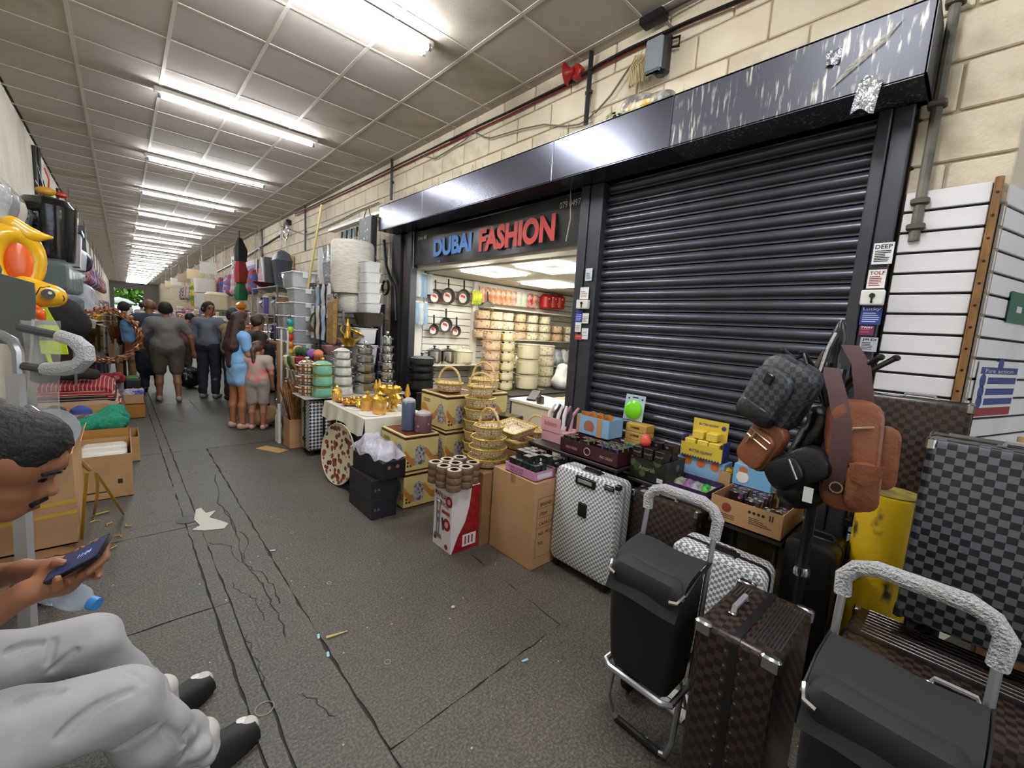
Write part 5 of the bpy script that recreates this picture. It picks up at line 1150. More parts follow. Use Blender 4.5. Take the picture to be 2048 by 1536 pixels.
# cloth-covered table with gilt ware
TBX = (1.58, 2.2, 3.62, 4.62, .72)
t = thing('cloth_table', 'wooden table under a white cloth with gilt ware', 'table', (0, 0, 0)); x0, x1, y0, y1, z = TBX
MB().cbox(x0, x1, y0, y1, z-.05, z-.012, .004).build('table_top', CARDD, t, smooth=0)
WDL = mat('table wood', '#6b4a30', .6)
for a in (x0+.05, x1-.05):
    for b in (y0+.05, y1-.05): MB().box(a-.025, a+.025, b-.025, b+.025, 0, z-.05).build('leg', WDL, t, smooth=0)
t = thing('tablecloth', 'white cloth with scalloped mats draped over the gilt ware table', 'tablecloth', (0, 0, 0)); CLT = mat('cream cloth', '#d6d2c4', .85, bump=.1, bscale=20)
MB().cbox(x0-.01, x1, y0-.01, y1+.02, z-.01, z, .004).build('cloth_top', CLT, t)
MB().sheet(lambda u, v: (x0-.012-.02*v-.012*v*math.sin(u*26), y0-.01+(y1-y0+.03)*u, z-(.15+.03*math.sin(u*9))*v), 40, 4, .002).build('cloth_drop', CLT, t)
MB().sheet(lambda u, v: (x0-.012+(x1-x0)*u, y0-.012-.015*v-.01*v*math.sin(u*18), z-(.14+.02*math.sin(u*7))*v), 24, 4, .002).build('cloth_drop', CLT, t)
# low box that props the cloth table's side boxes: none. gilt ware:
GLD = mat('bright gold', '#f2cc60', .3, .8, c2='#dba93a', scale=30); AMB = mat('amber glass', '#e0ac58', .2, .3); ROSE = mat('rose gold', '#c98a58', .25, .8)
def gilt(kind, label, x, y, s=1.0):
    t = thing(kind, label, kind.split('_')[-1], (x, y, z+.003), random.uniform(0, 3), 'gilt ware on the cloth')
    if kind == 'gilt_bowl': MB().lathe([(.03*s, 0), (.02*s, .02*s), (.06*s, .05*s), (.075*s, .08*s), (.068*s, .08*s), (.05*s, .05*s)], (0, 0, 0), 14, lob=7, amp=.06).build('bowl', GLD, t); MB().lathe([(.06*s, .078*s), (.04*s, .1*s), (.01*s, .13*s)], (0, 0, 0), 10).build('lid', GLD, t)
    elif kind == 'gilt_tower': MB().lathe([(.045*s, 0), (.02*s, .03), (.012*s, .12*s), (.03*s, .15*s), (.006*s, .25*s)], (0, 0, 0), 10).build('stem', GLD, t)
    elif kind == 'gilt_jar': MB().lathe([(.05*s, 0), (.055*s, .02), (.055*s, .1*s), (.05*s, .11*s)], (0, 0, 0), 14).build('jar', AMB, t); MB().lathe([(.056*s, .1*s), (.05*s, .13*s), (.015*s, .15*s), (.02*s, .17*s), (.005*s, .19*s)], (0, 0, 0), 14, lob=8, amp=.08).build('lid', GLD, t)
    elif kind == 'gilt_dish':
        MB().lathe([(.05*s, 0), (.09*s, .02), (.1*s, .03), (.085*s, .024), (.04*s, .008)], (0, 0, 0), 16, lob=8, amp=.07).build('dish', ROSE, t)
        for k in range(5): MB().ell((.05*s*math.cos(k*1.25), .05*s*math.sin(k*1.25), .03), .022, .014, .018, 8, 5).build('leaf', GLD, t)
    elif kind == 'gilt_stand':
        MB().lathe([(.04*s, 0), (.012, .02), (.012, .1*s), (.075*s, .13*s), (.08*s, .15*s), (.05*s, .135*s)], (0, 0, 0), 14).build('stand', GLD, t)
        for k in range(8): MB().ell((.055*s*math.cos(k*.785), .055*s*math.sin(k*.785), .155*s), .024, .024, .02, 8, 5).build('gilt_bud', GLD, t)
    return t
random.seed(21)
spots = [('gilt_jar', 1.78, 3.76, 1.15, 'nearest the maroon tin'), ('gilt_jar', 1.74, 3.95, 1.05, 'second from the right at the table front'), ('gilt_stand', 1.93, 3.86, 1.5, 'tall, of gold buds at the right end'), ('gilt_bowl', 1.78, 4.12, .9, 'middle of the table front'), ('gilt_bowl', 1.9, 4.08, 1.0, 'middle of the table'), ('gilt_dish', 1.7, 4.25, .9, 'flat, left of the middle front'), ('gilt_dish', 1.83, 4.3, .9, 'flat, left of the middle back'), ('gilt_dish', 1.69, 4.44, .8, 'flat, near the left end front'), ('gilt_dish', 1.84, 4.5, .8, 'flat, near the left end back'), ('gilt_tower', 1.98, 4.2, 1.1, 'thin and tall at the table back'), ('gilt_tower', 2.08, 3.78, 1.1, 'thin and tall at the right end'), ('gilt_bowl', 2.05, 4.0, 1.3, 'big amber, at the table back'), ('gilt_jar', 1.67, 4.56, .9, 'small, at the far left corner'), ('gilt_dish', 2.02, 4.4, 1.0, 'flat, at the table back left'), ('gilt_bowl', 1.72, 4.09, .55, 'small, at the front edge'), ('gilt_tower', 2.08, 4.5, .9, 'thin, at the far back corner')]
for kd, x, y, s, lb in spots: gilt(kd, 'ornate gilt %s, %s' % (kd.split('_')[1], lb), x, y, s)
for i in range(3):
    o = MB().lathe([(.001, .004), (.1, .004), (.115, .008), (.118, .003), (.1, 0)], (0, 0, 0), 18, lob=10, amp=.03).build('lace_mat', mat('lace mat', '#e4e0d4', .5), None, loc=(1.71+.0*i, 3.8+.3*i, z+.0005)); tag(o, 'scalloped pale mat on the cloth, %s' % ('near end', 'middle', 'far end')[i], 'mat')
# round flowered plates leaning against the table
FLP = cells('flower plate print', ['#6b2a2c', '#7d3a36', '#5a4a3a', '#8a4a40'], 17, .3, '#d8d2b8', .42); NAV = mat('navy enamel', '#26405c', .3)
def plate(label, x, y, r, mt, tilt, g=None):
    t = thing('serving_plate', label, 'plate', (x, y, r*math.cos(tilt)+.01), 0, g); t.rotation_euler = (0, tilt, .16)
    MB().lathe([(.0, .0), (r*.78, 0), (r*.9, -.012), (r, -.018), (r*.99, -.01), (r*.76, .012), (0, .012)], (0, 0, 0), 32, 'x', cap=False).build('plate_body', mt, t)
    MB().tube([(-.018, r*math.cos(a), r*math.sin(a)) for a in [2*PI*i/32 for i in range(32)]], .006, 5, closed=True).build('rim', NAV if mt is NAV else mat('plate rim', '#c9bfa0', .3), t)
plate('large round flowered serving plate leaning by the passage', 1.5, 4.02, .295, FLP, .1); plate('navy round serving plate behind the flowered plate', 1.545, 3.9, .28, NAV, .1); plate('second navy serving plate hidden behind the first', 1.585, 3.85, .27, mat('blue grey enamel', '#48657c', .3), .1)

# ---- back racks of the stall against the wall, y 5.8 .. 9
RACK = mat('rack grey metal', '#6c6e72', .4, .6)
def rack(label, x0, x1, y0, y1, zs, h, mt=RACK):
    t = thing('shelf_rack', label, 'shelf', (x0, y0, 0)); w, d = x1-x0, y1-y0
    for a in (0, w):
        for b in (0, d): MB().box(a-.012, a+.012, b-.012, b+.012, 0, h).build('upright', mt, t, smooth=0)
    for q in zs: MB().cbox(-.01, w+.01, -.01, d+.01, q-.02, q, .003).build('shelf_board', mt, t, smooth=0)
    return t
rack('metal shelf rack by the shop corner holding tubs and gold teapots', 2.1, 2.62, 5.55, 6.3, (.6, 1.25, 1.7), 1.72); rack('metal shelf rack of baskets and boxed fans', 2.1, 2.7, 6.45, 7.5, (.6, 1.2, 1.75), 2.0); rack('metal shelf rack of steel racks and jars', 2.0, 2.7, 8.3, 10.2, (.6, 1.1, 1.6, 2.1), 2.12)
FOAM = mat('white foam sheet', '#dad6cc', .8, c2='#c9c4b8', scale=10, stretch=(1, 1, 6), bump=.3, bscale=18)
t = thing('foam_roll', 'big white foam wrapped roll on top of the rack', 'roll', (2.36, 5.92, 1.95)); MB().lathe([(.27, .0), (.28, .03), (.275, .3), (.285, .34), (.28, .66), (.26, .69)], (0, 0, .0), 26).build('upper_roll', FOAM, t)
t = thing('foam_roll', 'second white foam roll under the big one', 'roll', (2.4, 5.92, 1.703)); MB().lathe([(.22, 0), (.23, .02), (.23, .22), (.22, .24)], (0, 0, 0), 22).build('roll', FOAM, t)
AMBW = mat('brown bubble film', '#8a6a40', .3, c2='#a5844f', scale=25, bump=.6, bscale=40)
t = thing('bubble_film_pack', 'tall brown film wrapped pack standing on the rack', 'pack', (2.08, 5.68, 1.253)); MB().cbox(-.06, .0, -.02, .27, 0, .60, .02).build('pack_body', AMBW, t); MB().cbox(-.065, -.058, .02, .25, .55, .66, .002).build('header_card', mat('grey header', '#9a928c', .5), t); text('BAO', .05, INK, t, frame((-.066, .2, .58), (0, -1, 0), (0, 0, 1)), depth=.0003)
TUBM = film('frosted tub', '#f2f2f4', .72, .25, .1, 10)
def tub(label, x, y, z, w, d, h, g='plastic tubs'):
    t = thing('plastic_tub', label, 'tub', (x, y, z), RZ, g); MB().loft([[(a, b, q) for a, b in rrect(w*f, d*f, .03, 3)] for f, q in ((.84, 0), (.88, .01), (1, h*.95))]).build('tub_body', TUBM, t); MB().cbox(-w*.53, w*.53, -d*.53, d*.53, h*.93, h, .01).build('lid', mat('frosted lid', '#e6e6e6', .35), t); return t
for i in range(5): tub('frosted plastic tub beside the foam roll, %s' % ordn[i], 2.4, 5.45, 1.703+.13*i if i else 1.703, .3-.02*i, .22, .125)
t = thing('tub_shelf', 'dark woven basket under the stack of frosted tubs', 'basket', (2.4, 5.45, 1.53)); MB().loft([[(a, b, q) for a, b in rrect(.3*f, .36*f, .04, 3)] for f, q in ((.8, 0), (1, .165))]).build('basket_body', edgecells('dark wicker', '#3c3428', '#1c1812', 50, .06, .7), t)
tub('frosted food box with paper label', 2.35, 5.47, 1.3, .26, .24, .2); tub('deep grey plastic bin below the labelled box', 2.35, 5.48, 1.02, .3, .26, .26)
for i in range(3): o = MB().lathe([(.07, 0), (.11, .06), (.145, .12), (.14, .12), (.1, .05), (.06, .01)], (0, 0, 0), 18).build('mixing_bowl', (mat('red glass', '#b08a8a', .2), mat('grey glass', '#a7a9ad', .2), mat('grey bowl', '#8f9296', .3))[i], None, loc=(2.0, 5.6, 1.13-.13*i)); tag(o, ('red tinted', 'clear grey', 'dull grey')[i]+' mixing bowl in the stack behind the pumpkin pots', 'bowl')
t = thing('bowl_plinth', 'grey storage box under the mixing bowls', 'box', (2.0, 5.6, 0)); MB().cbox(-.09, .09, -.12, .12, 0, .868, .01).build('box_body', mat('storage grey', '#77797c', .5), t, smooth=0)
# gold teapot set
t = thing('gold_tray', 'bright gold tray stacked with a tall gold teapot and bowls', 'teapot set', (1.98, 5.42, 1.29)); 
t.location = (2.13, 5.43, 1.258)
MB().lathe([(.07, 0), (.075, .02), (.1, .07), (.15, .1), (.155, .105), (.1, .08), (.06, .02)], (0, 0, 0), 20).build('tray', GLD, t); MB().lathe([(.04, .09), (.05, .13), (.03, .18), (.02, .24), (.03, .26), (.012, .31), (.005, .35)], (-.0, .04, 0), 12).build('teapot', GLD, t)
MB().tube([(-.03, .06, .14), (-.07, .1, .2), (-.05, .1, .26)], .01, 6).build('spout', GLD, t); MB().lathe([(.02, .0), (.06, .02), (.1, .03), (.102, .02)], (0, -.05, .14), 16).xf(Matrix.Translation((0, -.02, .03)) @ Matrix.Rotation(.5, 4, 'Y')).build('tilted_dish', GLD, t); MB().tube([(0, -.03, .12), (-.02, -.09, .22), (-.02, -.1, .25)], .012, 6).build('ladle', GLD, t)
# bottled goods etc on rack 2
t = thing('fan_box', 'black boxed appliance with white picture on the rack', 'box', (2.15, 7.05, 1.753), RZ); MB().cbox(-.14, .14, 0, .2, 0, .36, .003).build('box_body', mat('dark box print', '#26282c', .45), t, smooth=0); MB().cyl((-.07, -.002, .3), .035, .002, 12, 'y').build('blue_badge', mat('sky blue card', '#8fb7dd', .45), t)
m = MB(); [m.box(.02+.02*i, .034+.02*i, -.001, 0, .05, .3) for i in range(5)]; m.prism([(-.12, .04), (-.05, .04), (-.04, .1), (-.11, .12)], -.001, 0, 'xz'); m.build('white_print', WH, t)['kind'] = 'stuff'
t = thing('cone_basket', 'cone-shaped wicker basket tipped on the rack', 'basket', (2.0, 6.62, 1.42)); MB().lathe([(.02, 0), (.06, .05), (.16, .28), (.17, .3)], (0, 0, 0), 16, cap=False).xf(Matrix.Rotation(1.2, 4, 'X') @ Matrix.Rotation(.3, 4, 'Y')).build('wicker', edgecells('tan wicker', '#a5906a', '#5c4a30', 45, .07, .7), t)
FOIL = mat('silver foil', '#c9ccd0', .18, .9, bump=1.0, bscale=25)
for i in range(3):
    t = thing('foil_pack', 'crinkled silver foil pack hanging beside the mop handles, %s' % ('left', 'middle', 'right')[i], 'pack', (2.6, 7.75-.26*i, 1.95)); MB().sheet(lambda u, v: (.03*math.sin(8*u+5*v), .22*u, .85*v), 5, 10, .02).build('foil', FOIL if i else film('clear pack wrap', '#e6eaee', .6, .15, .8, 20), t)
random.seed(31)
for i in range(9):
    c = ('#c9b06a', '#7fa3a0', '#4a5a60', '#b8a27a', '#2f6a80', '#8aa6a8', '#a07a4a', '#5a9aa8', '#c2b58a')[i]
    t = thing('mop', 'long mop handle hanging on the wall grid, number %s from the left' % ('one', 'two', 'three', 'four', 'five', 'six', 'seven', 'eight', 'nine')[i], 'mop', (2.72+.02*(i % 2), 7.3-.1*i, 1.75), 0, 'mop handles'); MB().cyl((0, 0, 0), .013, 1.15, 7).build('handle', mat('mop '+c, c, .45), t); MB().cyl((0, 0, 1.13), .018, .14, 7).build('grip', (BLACK, mat('teal grip', '#2f6a80', .5))[i % 2], t); MB().lathe([(.02, -.25), (.05, -.3), (.03, 0)], (0, 0, .25), 8).build('mop_head', (mat('teal grip', '#2f6a80', .5), mat('white tube', '#d8d6d2', .4))[i % 2], t)
t = thing('stick_leaning', 'pale bamboo pole leaning in front of the mops', 'pole', (2.05, 6.95, 1.76)); MB().tube([(0, 0, 0), (.1, -.05, .75), (.2, -.1, 1.5)], .016, 7).build('bamboo', mat('bamboo', '#c2b06e', .5), t)
t = thing('wire_grid', 'white wire display grid on the wall behind the mops', 'display grid', (2.9, 0, 0)); WG = mat('white wire', '#d8d8d4', .4)
for i in range(12): MB().cyl((0, 5.95+.15*i, 1.8), .005, 1.35, 5).build('wire', WG, t)
for i in range(10): MB().cyl((0, 5.9, 1.85+.14*i), .005, 1.75, 5, 'y').build('wire', WG, t)
MB().cbox(-.12, .0, 5.9, 8.1, 3.13, 3.18, .004).build('top_shelf', mat('white tube', '#d8d6d2', .4), t, smooth=0)
DOT = cells('black dotted print', ['#d8d4cc', '#8a867e', '#e4e0d8'], 12, .5, '#17161a', .16)
t = thing('dotted_gift_bag', 'large black gift bag with white dots hanging by the shutter hood', 'bag', (2.6, 5.83, 2.42)); MB().cbox(-.03, .06, 0, .42, 0, .62, .01).build('bag_body', DOT, t); MB().tube([(.0, .1, .62), (0, .16, .74), (0, .24, .74), (0, .32, .62)], .007, 6).build('handle', BLACK, t)
t = thing('cable_coil', 'coil of black cable hanging beside the tubs', 'cable', (2.87, 5.97, 2.1)); MB().tube([(0, .1*math.cos(a), .1*math.sin(a)) for a in [2*PI*i/18 for i in range(18)]], .02, 6, closed=True).build('coil', BLACK, t)
t = thing('black_hose', 'thick black hose dropping beside the shop post', 'hose', (0, 0, 0)); MB().tube([P(768, 480, x=2.85), P(772, 530, x=2.85), P(780, 555, x=2.85), P(790, 575, x=2.86), P(792, 640, x=2.86)], .022, 7).build('hose', BLACK, t)
t = thing('navy_board', 'dark navy folded boards leaning beside the shop post', 'board', (2.78, 5.90, 0)); MB().cbox(-.05, .06, 0, .05, 0, 1.85, .004).build('board', mat('navy board', '#1c1d33', .45), t, smooth=0); MB().cbox(-.07, .04, .055, .1, 0, 1.8, .004).build('board', mat('navy board', '#1c1d33', .45), t, smooth=0)
# dusters, brushes
cb = ['#b53a52', '#d0c078', '#c9a24a', '#2f5a3a', '#24402c', '#2a4a34', '#8a5aa8', '#c87a5a']
random.seed(41)
t = thing('brush_bin', 'dark bin holding dusters and brushes upright', 'bin', (1.86, 5.85, 0)); MB().lathe([(.16, 0), (.18, .7), (.17, .7), (.15, .02)], (0, 0, 0), 16).build('bin_body', mat('bin dark', '#2c2a2c', .5), t)
for i in range(8):
    a = -1.6+i*.45; dx, dy = -.04*math.cos(a)-.02, .3-.085*i
    t = thing('duster', ('pink', 'cream', 'straw', 'dark green', 'darker green', 'bottle green', 'lilac', 'orange')[i]+' headed duster standing in the dark bin', 'duster', (1.86, 5.85, .1)); p1 = Vector((dx*.9, dy*.6, .75)); p2 = Vector((dx*2-.06, dy*1.4, 1.05))
    MB().tube([(dx*.3, dy*.15, 0), p1], .012, 6).build('handle', mat('bamboo', '#c2b06e', .5), t); blob([(p1, p2, .04, .055), (p2, p2+Vector((0, .05, .02)), .05, .03)], .014, .03, .005, 60).build('head', mat('duster '+cb[i], cb[i], .9), t)
# clear storage boxes, two columns
CBX = film('clear storage box', '#dfe4ea', .5, .12, .1, 10); CLD = mat('pale box lid', '#d5d8dc', .35)
def storage(label, x, y, z, w, d, h):
    t = thing('storage_box', label, 'storage box', (x, y, z), RZ, 'clear storage boxes'); MB().loft([[(a, b, q) for a, b in rrect(w*f, d*f, .03, 3)] for f, q in ((.88, 0), (.92, .012), (1, h*.92))], cap=True).build('box_body', CBX, t); MB().cbox(-w*.53, w*.53, -d*.53, d*.53, h*.9, h, .01).build('lid', CLD, t)
    for s in (-1, 1): MB().cbox(s*w*.54-.008, s*w*.54+.008, -.04, .04, h*.62, h*.97, .004).build('clip', CLD, t)
hs = 0
wds = ('bottom', 'second', 'third', 'fourth', 'fifth', 'sixth', 'seventh', 'eighth', 'ninth', 'tenth')
for i in range(10): storage('clear storage box, %s up in the nearer column' % wds[i], 2.02, 6.9, .2*i+.005, .5-.012*i, .38, .195)
for i in range(9): storage('clear storage box, %s up in the farther column' % wds[i], 2.05, 7.6, .2*i+.005, .42-.01*i, .38, .195)
storage('clear storage box with handles on top of the columns', 2.08, 7.35, 2.03, .6, .36, .24)
# poles in front of it
for i in range(2): 
    o = MB().tube([(0, 0, 0), (.02, .05, 1.4)], .014, 6).build('white_pole', mat('white tube', '#d8d6d2', .4), None, loc=(1.62+.05*i, 6.55-.12*i, 0)); tag(o, 'thin white pole standing before the storage boxes, %s' % ('left', 'right')[i], 'pole')
# far racks
t = thing('swing_bin', 'dark grey swing-lid bin high on the rack', 'bin', (2.35, 9.4, 2.125)); MB().loft([[(a, b, q) for a, b in rrect(.3*f, .36*f, .03, 2)] for f, q in ((.7, 0), (1, .5), (1.05, .52), (.75, .66), (.3, .72))]).build('bin_body', mat('bin slate', '#3e444c', .45), t)
t = thing('square_bin', 'black square bin beside the grey swing-lid bin', 'bin', (2.3, 9.95, 2.125)); MB().loft([[(a, b, q) for a, b in rrect(.34*f, .4*f, .03, 2)] for f, q in ((.75, 0), (1, .6))]).build('bin_body', mat('bin dark', '#2c2a2c', .5), t)
t = thing('serving_bowl', 'dark red bowl under the black bin', 'bowl', (2.1, 9.75, 2.125)); 
MB().lathe([(.08, 0), (.19, .09), (.17, .09)], (0, 0, 0), 14).build('bowl', mat('dark red plastic', '#5a1c1c', .4), t)
random.seed(51)
pal = ['#c9c6c0', '#8f9296', '#b5b0a6', '#d8d6d0', '#5a5c60', '#a5a8ac', '#7c4a3a', '#b04038', '#4a3a78', '#d0c8b0', '#9c6a3a', '#3a3c40', '#e0dcd4', '#6f8a9a']
kinds = ('jar', 'tin', 'canister', 'jug')
def ware(kind, label, loc, c, s=1.0, g=None):
    t = thing(kind, label, kind, loc, random.uniform(0, 3), g); mt = mat('ware '+c, c, .35, .3 if c in ('#8f9296', '#a5a8ac', '#c9c6c0') else 0)
    if kind == 'jar': MB().lathe([(.07*s, 0), (.085*s, .05*s), (.085*s, .17*s), (.05*s, .2*s), (.05*s, .22*s)], (0, 0, 0), 10).build('body', mt, t); MB().cyl((0, 0, .22*s), .056*s, .03*s, 10).build('lid', BLACK, t)
    elif kind == 'tin': MB().cyl((0, 0, 0), .09*s, .24*s, 12).build('body', mt, t); MB().cyl((0, 0, .24*s), .093*s, .02, 12).build('lid', mat('ware #c9c6c0', '#c9c6c0', .35, .3), t)
    elif kind == 'canister': MB().cbox(-.09*s, .09*s, -.09*s, .09*s, 0, .24*s, .01).build('body', mt, t); MB().cbox(-.095*s, .095*s, -.095*s, .095*s, .24*s, .27*s, .01).build('lid', mat('ware #e0dcd4', '#e0dcd4', .35), t)
    else: MB().lathe([(.07*s, 0), (.09*s, .08*s), (.06*s, .2*s), (.075*s, .26*s)], (0, 0, 0), 12).build('body', mt, t); MB().tube([(.08*s, 0, .06*s), (.14*s, 0, .14*s), (.06*s, 0, .22*s)], .01, 5).build('handle', mt, t)
for si, zz in enumerate((.603, 1.103, 1.603)):
    for i in range(8): ware(kinds[(i+si) % 4], '%s on the far metal rack, %s shelf, number %s from the near end' % (kinds[(i+si) % 4], ('lowest', 'middle', 'upper')[si], ('one', 'two', 'three', 'four', 'five', 'six', 'seven', 'eight')[i]), (2.12+.04*(i % 2), 8.42+.23*i, zz), pal[(i*3+si*5) % 14], 1.25)
for si, zz in enumerate((.603, 1.203)):
    for i in range(4): ware(kinds[(i+si+1) % 4], '%s on the rack with the boxed fan, %s shelf, number %s from the near end' % (kinds[(i+si+1) % 4], ('lower', 'middle')[si], ('one', 'two', 'three', 'four')[i]), (2.45, 6.55+.24*i, zz), pal[(i*5+si*3+2) % 14], 1.2)
# stacked wire racks
t = thing('dish_rack_stack', 'tall stack of chrome wire dish racks', 'dish rack', (1.83, 8.62, 0))
for i in range(9):
    zz = .5+.13*i; MB().tube([(a, b, zz) for a, b in rrect(.3, .5, .04, 2)], .006, 4, closed=True).build('rack_frame', CHROME, t)
    for k in range(4): MB().tube([(-.15+.1*k, -.24, zz), (-.15+.1*k, .24, zz)], .004, 4).build('rack_wire', CHROME, t)
for a, b in ((-.14, -.24), (.14, -.24), (-.14, .24), (.14, .24)): MB().cyl((a, b, 0), .008, 1.6, 5).build('rack_leg', CHROME, t)
# ================================================================== STALLS ON THE LEFT
def Y(px, py, y): return P(px, py, y=y)
# open cartons along the passage (local x = right, y = away; they face the viewer)
def lbox(name, label, x0, x1, y0, y1, z0, z1, mt=CARD, th=.006):
    t = thing(name, label, 'box', (x0, y0, z0)); w, d, h = x1-x0, y1-y0, z1-z0
    MB().box(0, w, 0, d, 0, th).build('base', mt, t, smooth=0)
    for nm, b in (('front_wall', (0, w, 0, th, 0, h)), ('back_wall', (0, w, d-th, d, 0, h)), ('side_wall', (0, th, th, d-th, 0, h)), ('side_wall', (w-th, w, th, d-th, 0, h))): MB().box(*b).build(nm, mt, t, smooth=0)
    return t
t = lbox('open_carton', 'open carton of white wrapped packs at the passage edge on the left', -.34, .015, 4.66, 5.3, 0, .37, CARD); m = MB(); m.box(.26, .29, -.001, 0, .12, .16).box(.05, .2, -.001, 0, .06, .07).build('printed_marks', INK, t, smooth=0)['kind'] = 'stuff'
for i in range(3): o = MB().cbox(0, .3, 0, .18, 0, .33, .02).build('white_pack', mat('white pack wrap', '#dcd9d2', .3, bump=.5, bscale=30), None, loc=(-.315, 4.69+.2*i, .008)); tag(o, 'white wrapped pack in the open carton, %s' % ('front', 'middle', 'back')[i], 'pack')
lbox('open_carton', 'orange-brown carton with the green towels behind the pack carton', -.36, .0, 5.36, 5.95, 0, .44, mat('orange cardboard', '#a8742c', .75))
t = lbox('open_carton', 'low grey-goods carton beside the green towels', .01, .08, 5.7, 6.15, 0, .26, CARD2)
o = MB().cbox(0, .33, 0, .5, 0, .36, .02).build('folded_stack', mat('grey fabric', '#6d6a66', .9), None, loc=(-.345, 5.4, .01)); tag(o, 'grey folded cloth filling the towel carton', 'cloth')
TWL = mat('green towel', '#1f8a6c', .95, c2='#177459', scale=30, bump=.5, bscale=90)
t = thing('green_towel', 'crumpled green towel draped over the carton edge', 'towel', (-.2, 5.62, .38)); blob([((-.12, -.2, .1), (.14, -.2, .1), .06, .07), ((-.15, -.2, .06), (-.17, -.27, -.02), .05, .04), ((.02, .0, .1), (.15, -.02, .12), .07, .07), ((-.05, -.16, .14), (.1, -.1, .17), .04, .05), ((.06, -.05, .18), (.13, .02, .2), .05, .05)], .012, .05, .006, 30).build('towel', TWL, t)
o = blob([((-.06, 0, .05), (.06, 0, .05), .06, .05), ((0, .02, .1), (.02, 0, .12), .04, .03)], .014, .04, .006, 40).build('foil_bag', mat('silver brown wrap', '#8a7f78', .2, .6, bump=.8, bscale=40), None, loc=(-.32, 5.75, .37)); tag(o, 'crinkled silver bag behind the green towel', 'bag')
t = lbox('open_carton', 'long brown carton under the caps, behind the towel carton', -.8, -.12, 6.05, 6.6, 0, .46, CARD2); text('NO: P', .05, INK, t, frame((.3, -.001, .25), (1, 0, 0), (0, 0, 1)), depth=.0003)
o = MB().cbox(0, .66, 0, .52, 0, .4, .02).build('folded_stack', mat('khaki fabric', '#8a7a3a', .9, c2='#6e6230', scale=12), None, loc=(-.79, 6.065, .008)); tag(o, 'khaki folded clothes filling the long carton', 'cloth')
def cap(label, x, y, z, c, rz):
    t = thing('baseball_cap', label, 'cap', (x, y, z), rz); mt = mat('cap '+c, c, .8); MB().lathe([(.09, 0), (.092, .03), (.075, .08), (.03, .11), (.004, .115)], (0, 0, 0), 16).build('crown', mt, t)
    MB().sheet(lambda u, v: ((-.08+.16*u)*(1-.25*v), -.07-.1*v*(1-.6*(2*u-1)**2), .01-.012*(2*u-1)**2-.01*v), 8, 4, .004).build('peak', mt, t)
cap('blue baseball cap on the khaki clothes', -.36, 6.22, .412, '#3a4690', .4); cap('dark brown cap behind the blue one', -.55, 6.3, .412, '#3a302a', -.3); cap('olive cap at the left of the caps', -.68, 6.2, .412, '#4c4a30', .9)
# striped blankets
STR = mat('blanket stripes', '#8a1f2c', .95); BC = [('#96202e', 'red'), ('#1c1a2c', 'navy'), ('#7c1a28', 'maroon'), ('#c9a88a', 'tan striped'), ('#2a1a2a', 'dark purple'), ('#a02a34', 'bright red'), ('#8c2230', 'top red')]
def stripe_mat(i, c):
    mt, nt, b = nodes('blanket %d' % i); tc = nt.nodes.new('ShaderNodeTexCoord'); w_ = N(nt, 'ShaderNodeTexWave', Scale=9.0); w_.wave_type = 'BANDS'; w_.bands_direction = 'Z' if i < 6 else 'X'
    nt.links.new(tc.outputs['Object'], w_.inputs['Vector']); nt.links.new(mixc(nt, ramp(nt, w_.outputs[0], .9, .95), c, '#c9a890'), b.inputs['Base Color']); b.inputs['Roughness'].default_value = .95; return mt
t = thing('low_table', 'low trestle under the striped blankets', 'table', (-.8, 6.75, 0)); MB().cbox(0, .78, 0, 1.3, .22, .25, .004).build('table_top', CARDD, t, smooth=0)
for a in (.05, .73):
    for b in (.05, 1.25): MB().box(a-.02, a+.02, b-.02, b+.02, 0, .22).build('leg', CARDD, t, smooth=0)
for i, (c, nm) in enumerate(BC):
    x0, x1, ex = -.72, -.04-.012*i, .0; hh = .055
    o = MB().sheet(lambda u, v: (x0+(x1-x0)*u, 6.80+1.05*v, (hh*1.0+.07*math.sin(PI*v)*(.5 if i == 6 else .15)-.05*max(0, u-.85)/.15*(i/6))+.006*math.sin(9*v+5*u+i)), 14, 14, hh*.92).build('striped_blanket', stripe_mat(i, c), None, loc=(0, 0, .252+.056*i)); tag(o, '%s woven blanket in the striped pile, %s' % (nm, ('bottom', 'second up', 'third up', 'fourth up', 'fifth up', 'sixth up', 'top')[i]), 'blanket', 'striped blankets')
# small cartons at the passage edge
lbox('open_carton', 'small tan carton at the passage edge past the blankets, lower', -.02, .19, 7.97, 8.45, 0, .2, mat('orange cardboard', '#a8742c', .75)); t = lbox('open_carton', 'small yellow-brown carton of clear packs past the blankets, upper', -.03, .18, 7.98, 8.45, .205, .34, CARD2)
for i in range(4): o = blob([((-.04, 0, .04), (.04, 0, .05), .05, .045)], .016, .03, .008, 50+i).build('clear_pack', (film('pack film', '#cfd4e0', .6, .12, .6, 30), mat('blue pack', '#2a3490', .4), mat('lilac pack', '#b8a0b8', .4), film('pack film', '#cfd4e0', .6, .12, .6, 30))[i], None, loc=(.03+.09*(i % 2), 8.1+.2*(i//2), .29)); tag(o, ('clear', 'blue', 'lilac', 'clear back')[i]+' pack in the small yellow-brown carton', 'pack')
t = thing('black_crate', 'black plastic crate behind the small cartons', 'crate', (-.35, 8.7, 0)); MB().loft([[(a, b, q) for a, b in rrect(.5*f, .6*f, .03, 2)] for f, q in ((.9, 0), (1, .5), (1.04, .52), (1.0, .52), (.9, .1))], cap=True).build('crate_body', BLACK, t)
